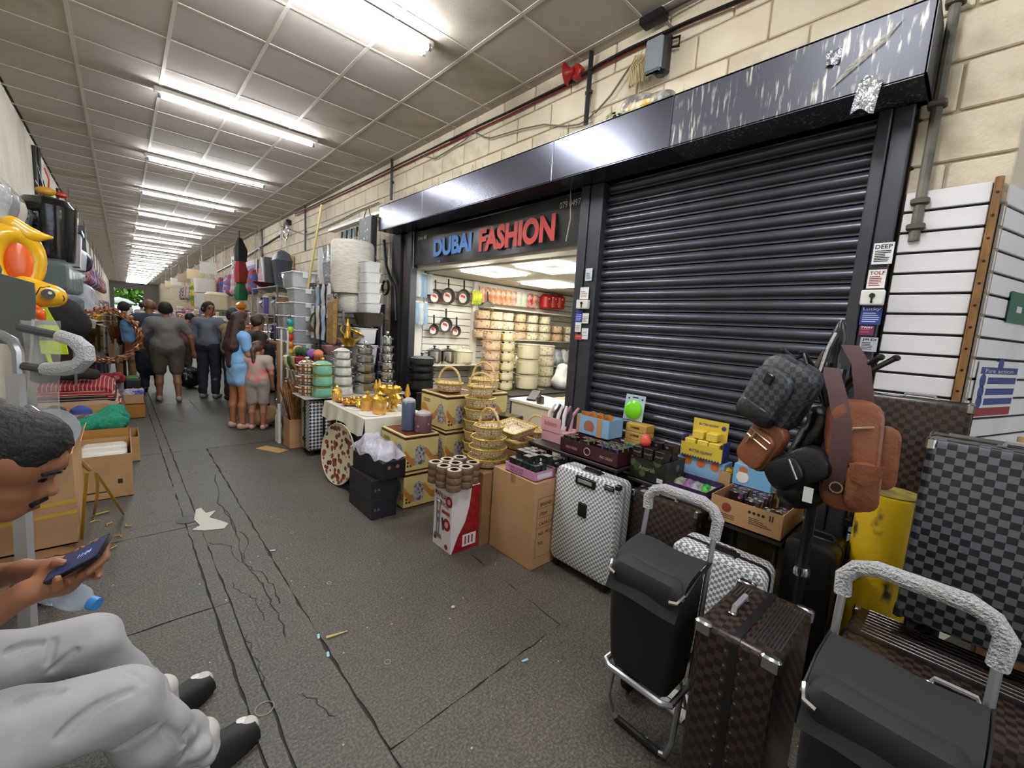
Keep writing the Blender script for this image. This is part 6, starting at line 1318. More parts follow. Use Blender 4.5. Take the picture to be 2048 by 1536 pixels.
t = thing('green_pack', 'black lidded crate by the walkway with a green packet on it', 'crate', (.08, 8.9, 0)); MB().cbox(-.09, .1, -.2, .2, 0, .46, .01).build('crate_body', BLACK, t, smooth=0); MB().cbox(-.07, .07, -.12, .12, .46, .49, .005).build('green_packet', mat('green foil', '#4a8a4a', .3), t)
o = blob([((-.1, 0, .06), (.12, .05, .06), .08, .07), ((.05, -.06, .08), (.1, -.08, .12), .06, .05)], .02, .05, .01, 26).build('red_garment', mat('red white cloth', '#8c2430', .9, c2='#d8c8c0', scale=4, lo=.6, hi=.66), None, loc=(-.18, 7.95, .52)); tag(o, 'crumpled red and white garment beyond the blankets', 'clothing'); carton('plain_carton', 'plain carton under the crumpled red garment', (-.3, 8.12, 0), .35, .4, .5, CARDD)
o = blob([((-.25, 0, .05), (.2, .0, .06), .07, .06), ((-.1, .1, .06), (.15, .12, .07), .06, .06)], .02, .05, .01, 20).build('dark_garment', mat('dark olive cloth', '#23241f', .9), None, loc=(-.48, 7.0, .70)); tag(o, 'dark olive folded coat lying on the striped blankets', 'clothing')
# dark red cabinet and the round mirror
CAB = mat('dark red lacquer', '#471c1c', .35, c2='#361414', scale=8, stretch=(.4, 1, 6))
t = thing('cabinet', 'dark red lacquered cabinet with boxes behind the mirror', 'cabinet', (-.8, 9.2, 0)); MB().cbox(0, .45, 0, .75, 0, 1.38, .006).build('cabinet_body', CAB, t, smooth=0)
for i in range(7): MB().cbox(-.0, .46, -.012, 0, .1+.18*i, .26+.18*i, .004).build('drawer_front', (CAB, mat('brown lacquer', '#5c3a2a', .4))[i % 3 == 1], t, smooth=0)
mc = P(214, 671, y=8.98); t = thing('round_mirror', 'large round mirror with carved copper rope frame', 'mirror', (mc.x, 8.98, mc.z)); t.rotation_euler = (.05, 0, .22); R_ = .39
MB().cyl((0, -.01, 0), R_*.86, .02, 40, 'y').build('glass', mat('mirror glass', '#d8dadc', .02, 1.0), t)
COP = mat('copper rope', '#7c4630', .35, .5, c2='#c08a62', scale=30)
for k in range(3): MB().tube([((R_*.9+.022*k+.014*math.cos(i*1.4+k*2))*math.cos(2*PI*i/70), -.01+.014*math.sin(i*1.4+k*2), (R_*.9+.022*k+.014*math.cos(i*1.4+k*2))*math.sin(2*PI*i/70)) for i in range(70)], .014, 5, closed=True).build('rope_ring', COP, t)
for i in range(24): a = 2*PI*i/24; MB().ell((R_*1.04*math.cos(a), -.01, R_*1.04*math.sin(a)), .04, .02, .04, 6, 4).build('carved_boss', COP, t)
MB().tube([(-.2, .02, -R_*.8), (-.22, .12, -mc.z+.0)], .02, 6).tube([(.2, .02, -R_*.8), (.22, .12, -mc.z+.0)], .02, 6).tube([(-.21, .07, -R_*1.1), (.21, .07, -R_*1.1)], .015, 6).build('stand_leg', BLACK, t)
# shelving with plastic wrapped packs of bedding
t = rack('metal shelf on the left wall stacked with wrapped bedding packs', -.84, -.42, 6.9, 10.0, (1.42,), 1.42)
GP = mat('dark green fabric', '#2f4a3e', .9); NP = mat('navy fabric', '#1f2656', .9)
for r, (mt, z, h) in enumerate(((NP, 1.425, .26), (GP, 1.69, .36))):
    for i in range(6):
        t = thing('bedding_pack', '%s bedding pack in clear plastic, number %s from the near end' % (('navy', 'dark green')[r], ('one', 'two', 'three', 'four', 'five', 'six')[i]), 'bedding pack', (-.62, 6.95+.5*i, z), 0, 'wrapped bedding packs'); MB().cbox(-.18, .17, 0, .44, .01, h-.02, .05).build('folded_fabric', mt, t); MB().cbox(-.2, .195, -.015, .46, 0, h, .03).build('clear_cover', film('bedding film', '#eef2f4', .1, .08, .9, 14), t)
t = thing('bin_sack', 'tall shiny black bin standing on the wrapped bedding', 'bin', (-.6, 7.55, 2.055)); MB().lathe([(.2, 0), (.21, .05), (.25, .55), (.26, .62), (.2, .7), (.05, .74)], (0, 0, 0), 20).build('bin_body', mat('shiny black plastic', '#0e0e12', .12, coat=.6, bump=.25, bscale=7), t)
t = thing('duck_bill_toy', 'yellow and red party toy on top of the shiny black bin', 'toy', (-.6, 7.5, 2.80)); MB().ell((0, -.02, .04), .09, .05, .05, 12, 6).build('yellow_disc', mat('mustard plastic', '#c9962c', .4), t); MB().ell((.12, 0, .03), .06, .04, .035, 8, 5).build('red_bow', mat('red plastic', '#b43020', .4), t); MB().tube([(.02, 0, .05), (.03, .0, .18), (.0, 0, .3)], .008, 5).build('red_string', mat('red plastic', '#b43020', .4), t)
t = thing('storage_tub', 'grey storage tub with navy lid beside the black bin', 'tub', (-.55, 8.3, 2.055)); MB().loft([[(a, b, q) for a, b in rrect(.36*f, .5*f, .03, 2)] for f, q in ((.85, 0), (1, .42))]).build('tub_body', mat('tub grey', '#9c9da0', .45), t); MB().cbox(-.2, .2, -.27, .27, .42, .48, .01).build('lid', mat('navy plastic', '#2a3450', .4), t)
t = thing('storage_tub', 'pale domed plastic tub past the grey one', 'tub', (-.55, 8.95, 2.055)); MB().lathe([(.18, 0), (.2, .2), (.19, .24), (.12, .34), (.02, .37)], (0, 0, 0), 14).build('tub_body', mat('pale plastic', '#cfd2d6', .35), t)
t = thing('navy_duffel', 'navy duffel bag on the far end of the bedding shelf', 'bag', (-.5, 9.6, 2.055)); blob([((0, -.2, .18), (.02, .2, .18), .17, .17), ((0, 0, .3), (0, .1, .32), .08, .06)], .025, .06, .01, 12).build('bag_body', mat('navy plastic', '#2a3450', .4), t)
for i in range(3):
    o = blob([((0, 0, .2), (0, 0, .5), .16, .12), ((.05, .1, .2), (.05, .12, .4), .12, .1)], .03, .06, .012, 13+i).build('clear_sack', film('sack film', '#dfe3ea', .7, .15, .8, 12), None, loc=(-.5, 10.5+.6*i, 1.3)); tag(o, 'clear sack of goods hanging beyond the bedding shelf, %s' % ('near', 'middle', 'far')[i], 'sack'); 
rack('low metal rack under the clear sacks', -.84, -.3, 10.25, 12.2, (.6, 1.3), 1.3)
# hanging black bag, hi-vis vest, grey cloth, duck ring
t = thing('drawstring_bag', 'black drawstring bag hanging from a cord on the left', 'bag', DP(128, 632, 3.5)); blob([((0, 0, -.02), (.02, 0, .0), .13, .12), ((-.06, 0, -.06), (.06, 0, -.07), .1, .1), ((0, 0, .06), (-.04, .0, .17), .08, .03)], .012, .05, .006, 18).build('bag_body', mat('black nylon', '#0a0a0b', .85, bump=.3, bscale=14), t); MB().tube([(-.03, 0, .15), (-.12, 0, .28), (-.3, .1, .7)], .008, 5).build('cord', BLACK, t)
HV = mat('hi vis yellow', '#c8e020', .6); RF = mat('reflective grey', '#7c8078', .4)
a_ = DP(58, 612, 2.9); t = thing('safety_vest', 'fluorescent yellow safety vest with grey bands hanging on the left', 'safety vest', a_)
xd = (_rt*1).normalized(); ud = Vector((0, 0, 1))
def vest(u, v): return xd*(-.02+.16*u+.10*v)+ud*(-.33*v)+_fw*(.02*math.sin(u*5+v*4))
MB().sheet(vest, 8, 12, .004).build('vest_cloth', HV, t)
for v0 in (.3, .62): MB().sheet(lambda u, v: vest(u, v0+.1*v)-_fw*.004, 8, 2, .002).build('grey_band', RF, t)
MB().tube([xd*.1+ud*-.33, xd*.12+ud*-.39, xd*.1+ud*-.43, xd*.07+ud*-.42], .012, 6).build('strap', HV, t)
a_ = DP(8, 545, 2.15); t = thing('grey_cloth', 'grey-green cloth sheet hanging at the left edge', 'cloth', a_)
MB().sheet(lambda u, v: xd*(-.25+.38*u*(1-.1*v))+ud*(-.38*v+.05*(1-u)*v-.12*max(0, u-.6)*(v < 2)*(1-v))+_fw*(.03*math.sin(u*7+v*2)), 14, 12, .004).build('cloth', mat('grey green cloth', '#5a605c', .9), t)
# duck swim ring
DK_ = mat('yellow inflatable vinyl', '#e8b018', .25, coat=.5); ORV = mat('orange inflatable vinyl', '#e8641c', .3, coat=.4)
dc = DP(22, 520, 2.45); t = thing('duck_swim_ring', 'yellow inflatable duck swim ring with orange seat', 'swim ring', dc)
fd = (dc-CAM).normalized(); xq = fd.cross(Vector((0, 0, 1))).normalized()
def cs(a, b, c=0): return xq*(a*.66)+ud*b+fd*c
ring = [cs(.01+.13*math.cos(q), .0+.15*math.sin(q), .03*math.cos(q)) for q in [2*PI*i/28 for i in range(28)]]
MB().tube(ring, [.052+.01*math.sin(2*PI*i/28) for i in range(28)], 12, closed=True).build('ring', DK_, t)
MB().ell((0, 0, 0), .1, .1, .02, 14, 6).xf(Matrix.Translation(cs(.04, -.0, -.02)) @ frame((0, 0, 0), xq, ud) @ Matrix.Diagonal((.6, 1.4, 1, 1))).build('orange_seat', ORV, t)
blob([(cs(.1, .15), cs(.25, .16), .045, .012), (cs(.02, .2), cs(.12, .16), .05, .04)], .01, .03).build('tail', DK_, t)
blob([(cs(.17, -.19, -.02), cs(.23, -.19, -.02), .07, .066), (cs(.06, -.13), cs(.14, -.17), .055, .06)], .01, .05).build('head', DK_, t)
blob([(cs(.10, -.27, -.06), cs(.13, -.29, -.08), .035, .03), (cs(.13, -.29, -.08), cs(.15, -.32, -.08), .025, .02)], .007, .02).build('beak', ORV, t)
fr = frame(cs(.20, -.175, -.12), xq, ud)
MB().cyl((0, 0, -.001), .03, .003, 16).xf(fr).build('eye', mat('eye brown', '#3a2014', .3), t); MB().cyl((.008, .008, .003), .009, .002, 10).xf(fr).build('eye_glint', WH, t); MB().tube([(-.05, -.01, .0), (-.03, .035, .002), (.01, .045, .002)], .003, 5).xf(fr).build('brow_line', BLACK, t)
MB().tube([(.06, -.0, -.006), (.066, -.02, -.008), (.06, -.035, -.008)], .003, 5).xf(fr).build('cheek_line', BLACK, t)
for px_, py_, s_ in ((-.1, .0, .02), (-.08, -.06, .018), (-.12, .05, .016)):
    MB().ell((0, 0, 0), s_, s_*2, .008, 8, 4).xf(frame(cs(px_, py_, -.075), xq, ud)).build('grey_feather_mark', mat('grey print', '#4a4c40', .5), t)
# folded metal trolley with bubble-wrapped loop handle
t = thing('luggage_trolley', 'grey folded luggage trolley with bubble-wrapped loop handle at the left', 'trolley', (0, 0, 0)); TD = 1.95
def tp(px, py, d=TD): return DP(px, py, d)
GT = mat('grey trolley tube', '#8b8d92', .35, .6)
loopp = [tp(40, 655), tp(80, 664), tp(120, 672), tp(150, 682), tp(170, 700), tp(172, 716), tp(155, 733), tp(125, 738), tp(90, 738), tp(48, 732)]
MB().tube(loopp, .019, 8).build('loop_handle', mat('dark grip', '#3c3e42', .5), t); MB().tube(loopp[2:9], [.03, .031, .036, .036, .034, .034, .03], 10).build('bubble_wrap', WRAP, t)
MB().tube([tp(-40, 668), tp(0, 668), tp(25, 682), tp(36, 705), tp(38, 745), tp(40, 780)], .021, 8).build('frame_tube', GT, t)
pa, pb = tp(38, 748), P(66, 1290, z=.02); fr = MB(); dv = pb-pa
MB().sheet(lambda u, v: pa+dv*v+xd*(-.03+.06*u), 1, 8, .03).build('flat_post', mat('pale post', '#a5a5a8', .4, .3), t); MB().sheet(lambda u, v: pa+dv*(.28+.2*v)+xd*(-.032+.064*u)-_fw*.003, 1, 2, .036).build('brown_tape', mat('brown tape', '#9b7a50', .3), t)
MB().tube([tp(-60, 830), tp(0, 800), tp(60, 815), tp(110, 850), tp(122, 890), tp(100, 925), tp(40, 935), tp(-60, 925)], .012, 7).build('lower_loop', GT, t)
MB().sheet(lambda u, v: tp(40+75*u+28*v*u, 640+250*v, 1.98)+_fw*(.03*math.sin(u*9+v*3)), 12, 20).build('clear_plastic_cover', film('trolley film', '#eef0f2', .28, .06, 1.0, 16), t, smooth=60)
for px_, py_ in ((75, 895), (112, 860)): MB().cyl((0, 0, 0), .1, .03, 18).xf(Matrix.Translation(tp(px_-10, py_, 2.05)) @ Matrix.Rotation(1.2, 4, 'X') @ Matrix.Rotation(.5, 4, 'Y')).build('wheel', mat('clear grey wheel', '#8f9296', .3), t)
# near cartons beside the seated man
t = lbox('open_carton', 'big open brown carton behind the seated man, bound with yellow straps', -.78, -.225, 3.15, 3.75, .30, .80, CARD)
for z_ in (.14, .2): MB().sheet(lambda u, v: (.0+.56*u, -.002, z_+.03*u+.02*v), 8, 1, .002).build('yellow_strap', mat('yellow strap', '#c9a43a', .4), t)
MB().sheet(lambda u, v: (.557+.03*v, .05+.5*u, .5+.05*v), 4, 2, .003).build('side_flap', CARD2, t); MB().sheet(lambda u, v: (.02+.5*u, -.03-.06*v, .5-.015*v), 4, 2, .003).build('front_flap', CARD2, t)
t = thing('crushed_carton', 'crushed brown carton under the big open one', 'box', (-.78, 3.12, 0)); MB().cbox(0, .54, 0, .62, 0, .295, .03).build('carton_body', CARDD, t)
for i in range(3): MB().sheet(lambda u, v: (.1+.15*i+.1*u, -.012-.02*math.sin(u*5+i), .05+.22*v), 5, 5, .003).build('torn_flap', (CARD2, CARD, CARDD)[i], t)
t = thing('wooden_pole', 'brown taped wooden pole slanting over the big carton', 'pole', (0, 0, 0)); MB().tube([DP(30, 825, 2.35), DP(75, 838, 2.4), DP(110, 875, 2.5), DP(180, 940, 2.75)], .014, 7).build('pole', mat('tan pole', '#a58452', .5), t)
t = thing('strap_bunch', 'bunch of yellow packing straps trailing from the big carton', 'strap', (0, 0, 0))
YS = mat('yellow strap', '#c9a43a', .4)
for pth in ([(188, 945, .72), (192, 970, .55), (190, 1000, .3), (185, 1030, .03), (215, 1022, .02)], [(188, 945, .72), (215, 985, .45), (232, 1010, .2), (245, 1030, .02)], [(170, 945, .7), (165, 1000, .4), (160, 1080, .1)]):
    q = [P(x_, y_, y=3.1+.5*(k/len(pth))) if z_ > .05 else P(x_, y_, z=.012) for k, (x_, y_, z_) in enumerate(pth)]
    MB().sheet(lambda u, v: q[round(u*(len(q)-1))]+xd*(.02*v), len(q)-1, 1, .002).build('strap', YS, t)
for k, (x_, y_) in enumerate(((190, 1045), (220, 1050), (258, 1052), (205, 1078), (225, 1095), (235, 1075))):
    p = P(x_, y_, z=0); o = MB().tube([(-.03, 0, .004), (0, .02, .006), (.03, .0, .004)], .004, 4).build('strap_scrap', YS, None, loc=p+Vector((0, 0, .003)), rz=k*1.1); tag(o, 'short curl of yellow strapping on the floor, number %s from the man' % numw(6-k), 'strap', 'curls of yellow strapping')
# wall fittings on the left
t = thing('wall_pipe', 'black pipe with loose cables climbing the left wall', 'pipe', (XL+.025, 0, 0)); ya_ = P(85, 400, x=XL+.03).y
MB().cyl((0, ya_, 1.2), .022, 2.68, 8).build('pipe', BLACK, t); MB().tube([(.01, ya_, 3.3), (.03, ya_-.3, 3.1), (.03, ya_-.6, 3.2), (.02, ya_-.9, 3.25)], .01, 5).build('cable', BLACK, t); MB().tube([(.01, ya_+.02, 3.5), (.04, ya_+.1, 3.3), (.02, ya_+.03, 3.1)], .008, 5).build('cable', BLACK, t)
t = thing('wall_rail', 'long white wall rail on the left wall with hanging packs', 'rail', (XL, 0, 0)); p0, p1 = P(12, 375, x=XL+.1), P(82, 436, x=XL+.1)
MB().cbox(.06, .13, min(p0.y, p1.y)-1.2, max(p0.y, p1.y), p0.z-.05, p0.z+.02, .004).build('rail', mat('rail beige', '#a89c88', .6), t, smooth=0)
for i in range(3): MB().box(0, .1, p0.y+.9*i, p0.y+.9*i+.03, p0.z-.02, p0.z+.01).build('bracket', mat('rail beige', '#a89c88', .6), t, smooth=0)
random.seed(61)
for i in range(7):
    yy = p0.y-.6+.42*i; tt = thing('hanging_pack', 'silver and clear pack hanging from the left wall rail, number %s from the near end' % ('one', 'two', 'three', 'four', 'five', 'six', 'seven')[i], 'pack', (XL+.12, yy, p0.z-.62), 0, 'packs on the left rail'); MB().sheet(lambda u, v: (.05*math.sin(PI*u)+.02*math.sin(9*v), .3*u, .55*v), 6, 8, .02).build('pack_body', (film('rail film', '#dfe3e8', .6, .12, .8, 18), mat('pack grey', '#8f8f92', .4), mat('pack cream', '#cfc8ba', .5), FOIL)[i % 4], tt)
for i in range(4):
    yy = 9.6+3.1*i; t = thing('wall_conduit', 'black conduit on the far left wall, number %s' % ('one', 'two', 'three', 'four')[i], 'pipe', (XL+.02, yy, 2.6)); MB().cyl((0, 0, 0), .025, 1.2, 6).build('pipe', BLACK, t); MB().tube([(.01, 0, 1.0), (.04, .2, .7), (.02, .1, .4)], .012, 5).build('cable_loop', BLACK, t)
t = thing('wall_plaque', 'dark picture boards high on the far left wall', 'board', (XL, 13.5, 2.55)); MB().cbox(0, .35, 0, .06, 0, .7, .01).build('board', mat('bin slate', '#3e444c', .45), t, smooth=0)
# ================================================================== PEOPLE
HAIR = mat('black hair', '#0e0b0a', .7, bump=.4, bscale=90); HBR = mat('dark brown hair', '#2b1a15', .5, c2='#3c241c', scale=20, stretch=(6, 6, .4), bump=.4, bscale=60)
def skin(c): return mat('skin '+c, c, .5, c2=None)
EYE = mat('eye dark', '#1a1210', .2); LIP = mat('lip', '#7c4238', .5)
def V(*a): return Vector(a)
def hand_prims(w, d, side, s=1.0, curl=.4):
    """palm + five fingers from wrist w along direction d"""
    d = V(*d).normalized(); u = d.cross(V(0, 0, 1)); u = u.normalized() if u.length > .1 else V(1, 0, 0); n = d.cross(u); w = V(*w)
    out = [(w, w+d*.045*s, .024*s, .03*s), (w+d*.04*s-u*.018*s, w+d*.075*s-u*.02*s, .02*s, .016*s), (w+d*.04*s+u*.018*s, w+d*.075*s+u*.02*s, .02*s, .016*s)]
    for i, L in enumerate((.055, .065, .07, .058)):
        b = w+d*.08*s+u*(-.03+.02*i)*s; m_ = b+d*L*.5*s; e = m_+d*L*.4*s*(1-curl)-n*L*.45*curl*s
        out.append((b, m_, .0105*s, .0098*s, .008)); out.append((m_, e, .0098*s, .008*s, .008))
    out.append((w+d*.03*s+u*side*.025*s, w+d*.06*s+u*side*.055*s, .014*s, .011*s, .01)); out.append((w+d*.06*s+u*side*.055*s, w+d*.09*s+u*side*.06*s, .011*s, .009*s, .008))
    return out
def person(label, loc, rz, H=1.7, b=1.0, sk='#8a5c42', top='#777777', tops='short', bot='#333333', bots='long', hair='short', hc=None, shoe='#222222', LA=None, RA=None, LL=None, RL=None, turn=0, hunch=0, res=.016, topmat=None, botmat=None, face=True, tname='shirt', bname='trousers', hat=None, noshoe=False, fem=0):
    t = thing('person', label, 'person', loc, rz); s = H/1.7
    def q(p): return V(p[0]*s, p[1]*s, p[2]*s)
    LA = LA or ((-.23*b, -.02, 1.1), (-.22*b, .06, .87)); RA = RA or ((.23*b, -.02, 1.1), (.22*b, .06, .87))
    LL = LL or ((-.1, .01, .48), (-.1, -.02, .09)); RL = RL or ((.1, .01, .48), (.1, -.02, .09))
    hy = .03+hunch
    hd = V(0, hy, 1.58); ct, st = math.cos(turn), math.sin(turn)
    def hp(x, y, z): return V(hd.x+x*ct-y*st, hd.y+x*st+y*ct, hd.z+z)
    sh = .185*(1+(b-1)*.6)-.02*fem
    pr = [(hp(0, -.015, .03), hp(0, .01, .045), .088, .082), (hp(0, .03, -.05), hp(0, .045, -.07), .055, .045), (hp(0, .075, .0), hp(0, .098, -.02), .016, .015, .02), (hp(0, .07, -.055), hp(0, .078, -.055), .025, .02, .02),
          (hp(-.085, .0, -.005), hp(-.09, -.01, .02), .016, .018, .01), (hp(.085, .0, -.005), hp(.09, -.01, .02), .016, .018, .01), (hp(0, .06, .035), hp(0, .068, .035), .04, .035),
          (V(0, 0, 1.38), V(0, hy*.8, 1.52), .058, .052), (V(-sh*.6, hunch*.4, 1.34), V(sh*.6, hunch*.4, 1.34), .085*b, .085*b), (V(0, .0, 1.25), V(0, 0, 1.1), .12*b, .115*b), (V(-.07*b, 0, .95), V(.07*b, 0, .95), .115*b, .115*b), (V(0, 0, 1.1), V(0, 0, .95), .12*b, .12*b)]
    for sx, (k_, a_) in ((-1, LL), (1, RL)):
        k_, a_ = V(*k_), V(*a_); pr += [(V(sx*.09*b, 0, .9), k_, .09*b, .06), (k_, k_+(a_-k_)*.35+V(0, -.015, 0), .058, .058), (k_+(a_-k_)*.35+V(0, -.015, 0), a_, .056, .036), (a_, a_+V(0, .02, -.05), .036, .034), (a_+V(0, .0, -.055), a_+V(sx*.01, .14, -.062), .032, .028)]
    for sx, (e_, w_) in ((-1, LA), (1, RA)):
        e_, w_ = V(*e_), V(*w_); pr += [(V(sx*sh, hunch*.4, 1.355), e_, .055*b**.5, .042), (e_, w_, .042, .028)]+hand_prims(w_, w_-e_, -sx if w_.z < 1.2 else sx)
    def sc(p):
        return tuple([q(p[0]), q(p[1]), p[2]*s, p[3]*s]+([p[4]*s] if len(p) == 5 else []))
    blob([sc(p) for p in pr], res, .025*s).build('body', skin(sk), t)
    # clothing follows the same limbs, a little larger
    g_ = .016; cl = [(V(-sh*.75, hunch*.4, 1.345), V(sh*.75, hunch*.4, 1.345), .085*b+g_*.7, .085*b+g_*.7), (V(0, 0, 1.25), V(0, 0, 1.1), .125*b+g_, .12*b+g_), (V(-.05*b, 0, 1.0), V(.05*b, 0, 1.0), .125*b+g_, .125*b+g_), (V(0, 0, 1.1), V(0, 0, .98), .125*b+g_, .128*b+g_)]
    if fem: cl.append((V(-.06, .07, 1.24), V(.06, .06, 1.24), .055, .055))
    for sx, (e_, w_) in ((-1, LA), (1, RA)):
        e_, w_ = V(*e_), V(*w_); S_ = V(sx*sh, hunch*.4, 1.355)
        cl.append((S_, S_+(e_-S_)*(.62 if tops == 'short' else 1), .058*b**.5+g_, .05+g_))
        if tops == 'long': cl.append((e_, e_+(w_-e_)*.9, .05+g_*.6, .036+g_*.6))
    if tops == 'robe': 
        for sx, (e_, w_) in ((-1, LA), (1, RA)): cl.append((V(*e_), V(*e_)+(V(*w_)-V(*e_))*.85, .06, .055))
        cl += [(V(-.05, 0, .95), V(-.07, .0, .45), .16*b, .15), (V(.05, 0, .95), V(.07, .0, .45), .16*b, .15), (V(0, 0, .95), V(0, 0, .45), .15*b, .15)]
    tm = topmat or mat('cloth '+top, top, .85, bump=.25, bscale=9)
    blob([sc(p) for p in cl], res, .03*s, .0035, 24).build(tname, tm, t)
    bl_ = [(V(-.06*b, 0, .94), V(.06*b, 0, .94), .122*b+g_, .122*b+g_)]
    if bots == 'skirt': bl_ += [(V(-.05, 0, .92), V(-.07, .0, .72), .125*b, .115*b), (V(.05, 0, .92), V(.07, .0, .72), .125*b, .115*b), (V(0, 0, .9), V(0, 0, .74), .12*b, .12*b)]
    else:
        for sx, (k_, a_) in ((-1, LL), (1, RL)):
            k_, a_ = V(*k_), V(*a_); h_ = V(sx*.09*b, 0, .9)
            if bots == 'shorts': bl_.append((h_, h_+(k_-h_)*.82, .096*b+g_, .085+g_))
            else: bl_ += [(h_, k_, .092*b+g_, .066+g_), (k_, a_+V(0, 0, .03), .066+g_, .05+g_)]
    blob([sc(p) for p in bl_], res, .025*s, .0035, 26).build(bname, botmat or mat('cloth '+bot, bot, .85, bump=.25, bscale=9), t)
    if not noshoe:
        for sx, (k_, a_) in ((-1, LL), (1, RL)):
            a_ = V(*a_); blob([sc((a_+V(0, -.03, -.035), a_+V(0, .0, -.04), .045, .046)), sc((a_+V(0, -.02, -.052), a_+V(sx*.012, .15, -.056), .038, .036))], min(res, .012), .02*s).build('shoe', mat('shoe '+shoe, shoe, .5), t)
    hm = hc or HAIR
    if hair != 'none':
        hp_ = [(hp(0, -.022, .04), hp(0, .005, .055), .091, .086), (hp(-.04, -.025, .0), hp(.04, -.025, .0), .064, .064), (hp(0, -.05, -.02), hp(0, -.045, -.05), .05, .038)]
        if hair == 'long': hp_ += [(hp(-.07, -.02, .0), hp(-.075, .0, -.1), .035, .035), (hp(.07, -.02, .0), hp(.075, .0, -.1), .035, .035), (hp(-.04, -.07, -.05), V(-.06, -.1, 1.2), .06, .075), (hp(.04, -.07, -.05), V(.06, -.1, 1.2), .06, .075), (V(0, -.1, 1.25), V(0, -.11, .95), .08, .05)]
        if hair == 'tail': hp_ += [(hp(0, -.1, .02), hp(0, -.13, -.04), .035, .04), (hp(0, -.13, -.04), V(.0, -.13, 1.12), .045, .025)]
        hp2 = [sc(p) for p in hp_]+[('-', q(hp(0, .13, -.04)), q(hp(0, .14, -.02)), .085*s, .085*s)]
        blob(hp2, min(res, .013), .02*s, .002, 60).build('hair', hm, t)
    if hat: blob([sc((hp(0, -.01, .07), hp(0, .0, .085), .098, .09)), sc((hp(-.05, .07, .07), hp(.05, .07, .07), .03, .03))], .014, .02).build('cap', mat('cloth '+hat, hat, .8), t)
    if face:
        for sx in (-1, 1): 
            c = q(hp(sx*.034, .083, .012)); MB().ell(c, .013*s, .009*s, .007*s, 8, 5).build('eye', EYE, t); MB().tube([q(hp(sx*.015, .093, .032)), q(hp(sx*.035, .092, .037)), q(hp(sx*.055, .08, .031))], .005*s, 5).build('eyebrow', HAIR, t)
        MB().tube([q(hp(-.024, .088, -.052)), q(hp(0, .099, -.05)), q(hp(.024, .088, -.052))], .006*s, 5).build('mouth', LIP, t)
    return t
def gp(px, py): p = P(px, py, z=0); return (p.x, p.y, 0)
person('person seen from behind in grey T-shirt and olive shorts carrying a black sack', gp(338, 803), -.0, 1.68, 1.28, '#8a5f48', '#6d6a66', 'short', '#4c463a', 'shorts', 'short', shoe='#9a938a', RA=((.33, -.02, 1.12), (.37, .05, .86)), LA=((-.32, .02, 1.12), (-.33, .14, .95)), RL=((.12, -.02, .48), (.13, -.12, .1)), LL=((-.11, .06, .48), (-.12, .08, .1)), face=False)
p = P(378, 776, z=0); o = blob([((0, 0, .2), (.05, 0, .22), .2, .19), ((-.05, 0, .35), (-.12, -.02, .62), .13, .04), ((.06, .05, .14), (.12, .0, .14), .14, .12)], .018, .06, .012, 16).build('black_sack', mat('black sack plastic', '#101012', .22, bump=.6, bscale=12), None, loc=(p.x-.02, p.y, .015)); tag(o, 'full black plastic sack carried by the person in grey', 'sack')
person('tall bald person in a dark blue-grey robe walking beside the grey T-shirt', gp(305, 782), -.15, 1.72, 1.2, '#7c5440', '#333a48', 'robe', '#333a48', 'long', 'none', turn=.9, face=True, LA=((-.26, .05, 1.1), (-.2, .22, .98)), shoe='#2a2420', tname='robe', bname='trousers')
person('person in slate shirt and dark trousers looking back towards the viewer', gp(420, 796), -.5, 1.74, 1.0, '#7a5240', '#5d626c', 'long', '#1d2130', 'long', 'short', turn=-2.2, shoe='#8d8a88', res=.014)
person('person in beige polo shirt and dark flat cap facing the stall', (1.43, 9.0, 0), -1.1, 1.62, 1.12, '#5c4032', '#8a7558', 'short', '#2a2826', 'long', 'short', hat='#23282a', shoe='#1c2030', LA=((-.25, .05, 1.08), (-.15, .25, 1.0)))
person('person in a light blue dress with very long dark hair at the stall', gp(478, 856), -1.15, 1.6, .92, '#a56c4a', '#7fb0dc', 'short', '#8cb8e2', 'skirt', 'long', HBR, shoe='#c9a890', res=.012, fem=1, tname='dress_top', bname='dress_skirt', RA=((.2, .03, 1.1), (.12, .22, 1.02)), LA=((-.2, .06, 1.1), (-.1, .26, 1.0)))
TD_ = mat('tie dye top', '#b5a59c', .85, c2='#d98a84', scale=7, lo=.5, hi=.62); TD2 = mat('tie dye shorts', '#9c948c', .85, c2='#c9948c', scale=6, lo=.55, hi=.68)
person('child in tie-dye top and shorts with a long ponytail', gp(516, 858), -.55, 1.22, 1.12, '#a5745c', '#b5a59c', 'short', '#9c948c', 'shorts', 'tail', mat('brown hair', '#4a3024', .5, c2='#5c3c2c', scale=20, stretch=(6, 6, .4)), shoe='#d8a0a4', res=.011, topmat=TD_, botmat=TD2, turn=-.3, face=False)
person('person in a dark top reaching an arm over the cardboard roll', (1.5, 7.45, 0), -1.35, 1.58, 1.0, '#9c7050', '#2c2422', 'short', '#24242a', 'long', 'short', HBR, LA=((-.24, .2, 1.28), (-.2, .45, 1.22)), shoe='#222222')
o = MB().cyl((0, 0, 0), .055, 1.2, 14).build('cardboard_roll', CARD2, None, loc=(1.74, 7.05, 0)); tag(o, 'upright cardboard roll under the reaching hand', 'roll')
o = blob([((0, 0, .5), (0, 0, 1.1), .1, .07), ((.0, .08, .5), (0, .05, 1.0), .08, .06)], .02, .04, .008, 18).build('black_garment', mat('black nylon', '#0d0d0f', .5), None, loc=(1.62, 7.2, 0)); tag(o, 'black garment hanging by the cardboard roll', 'clothing')
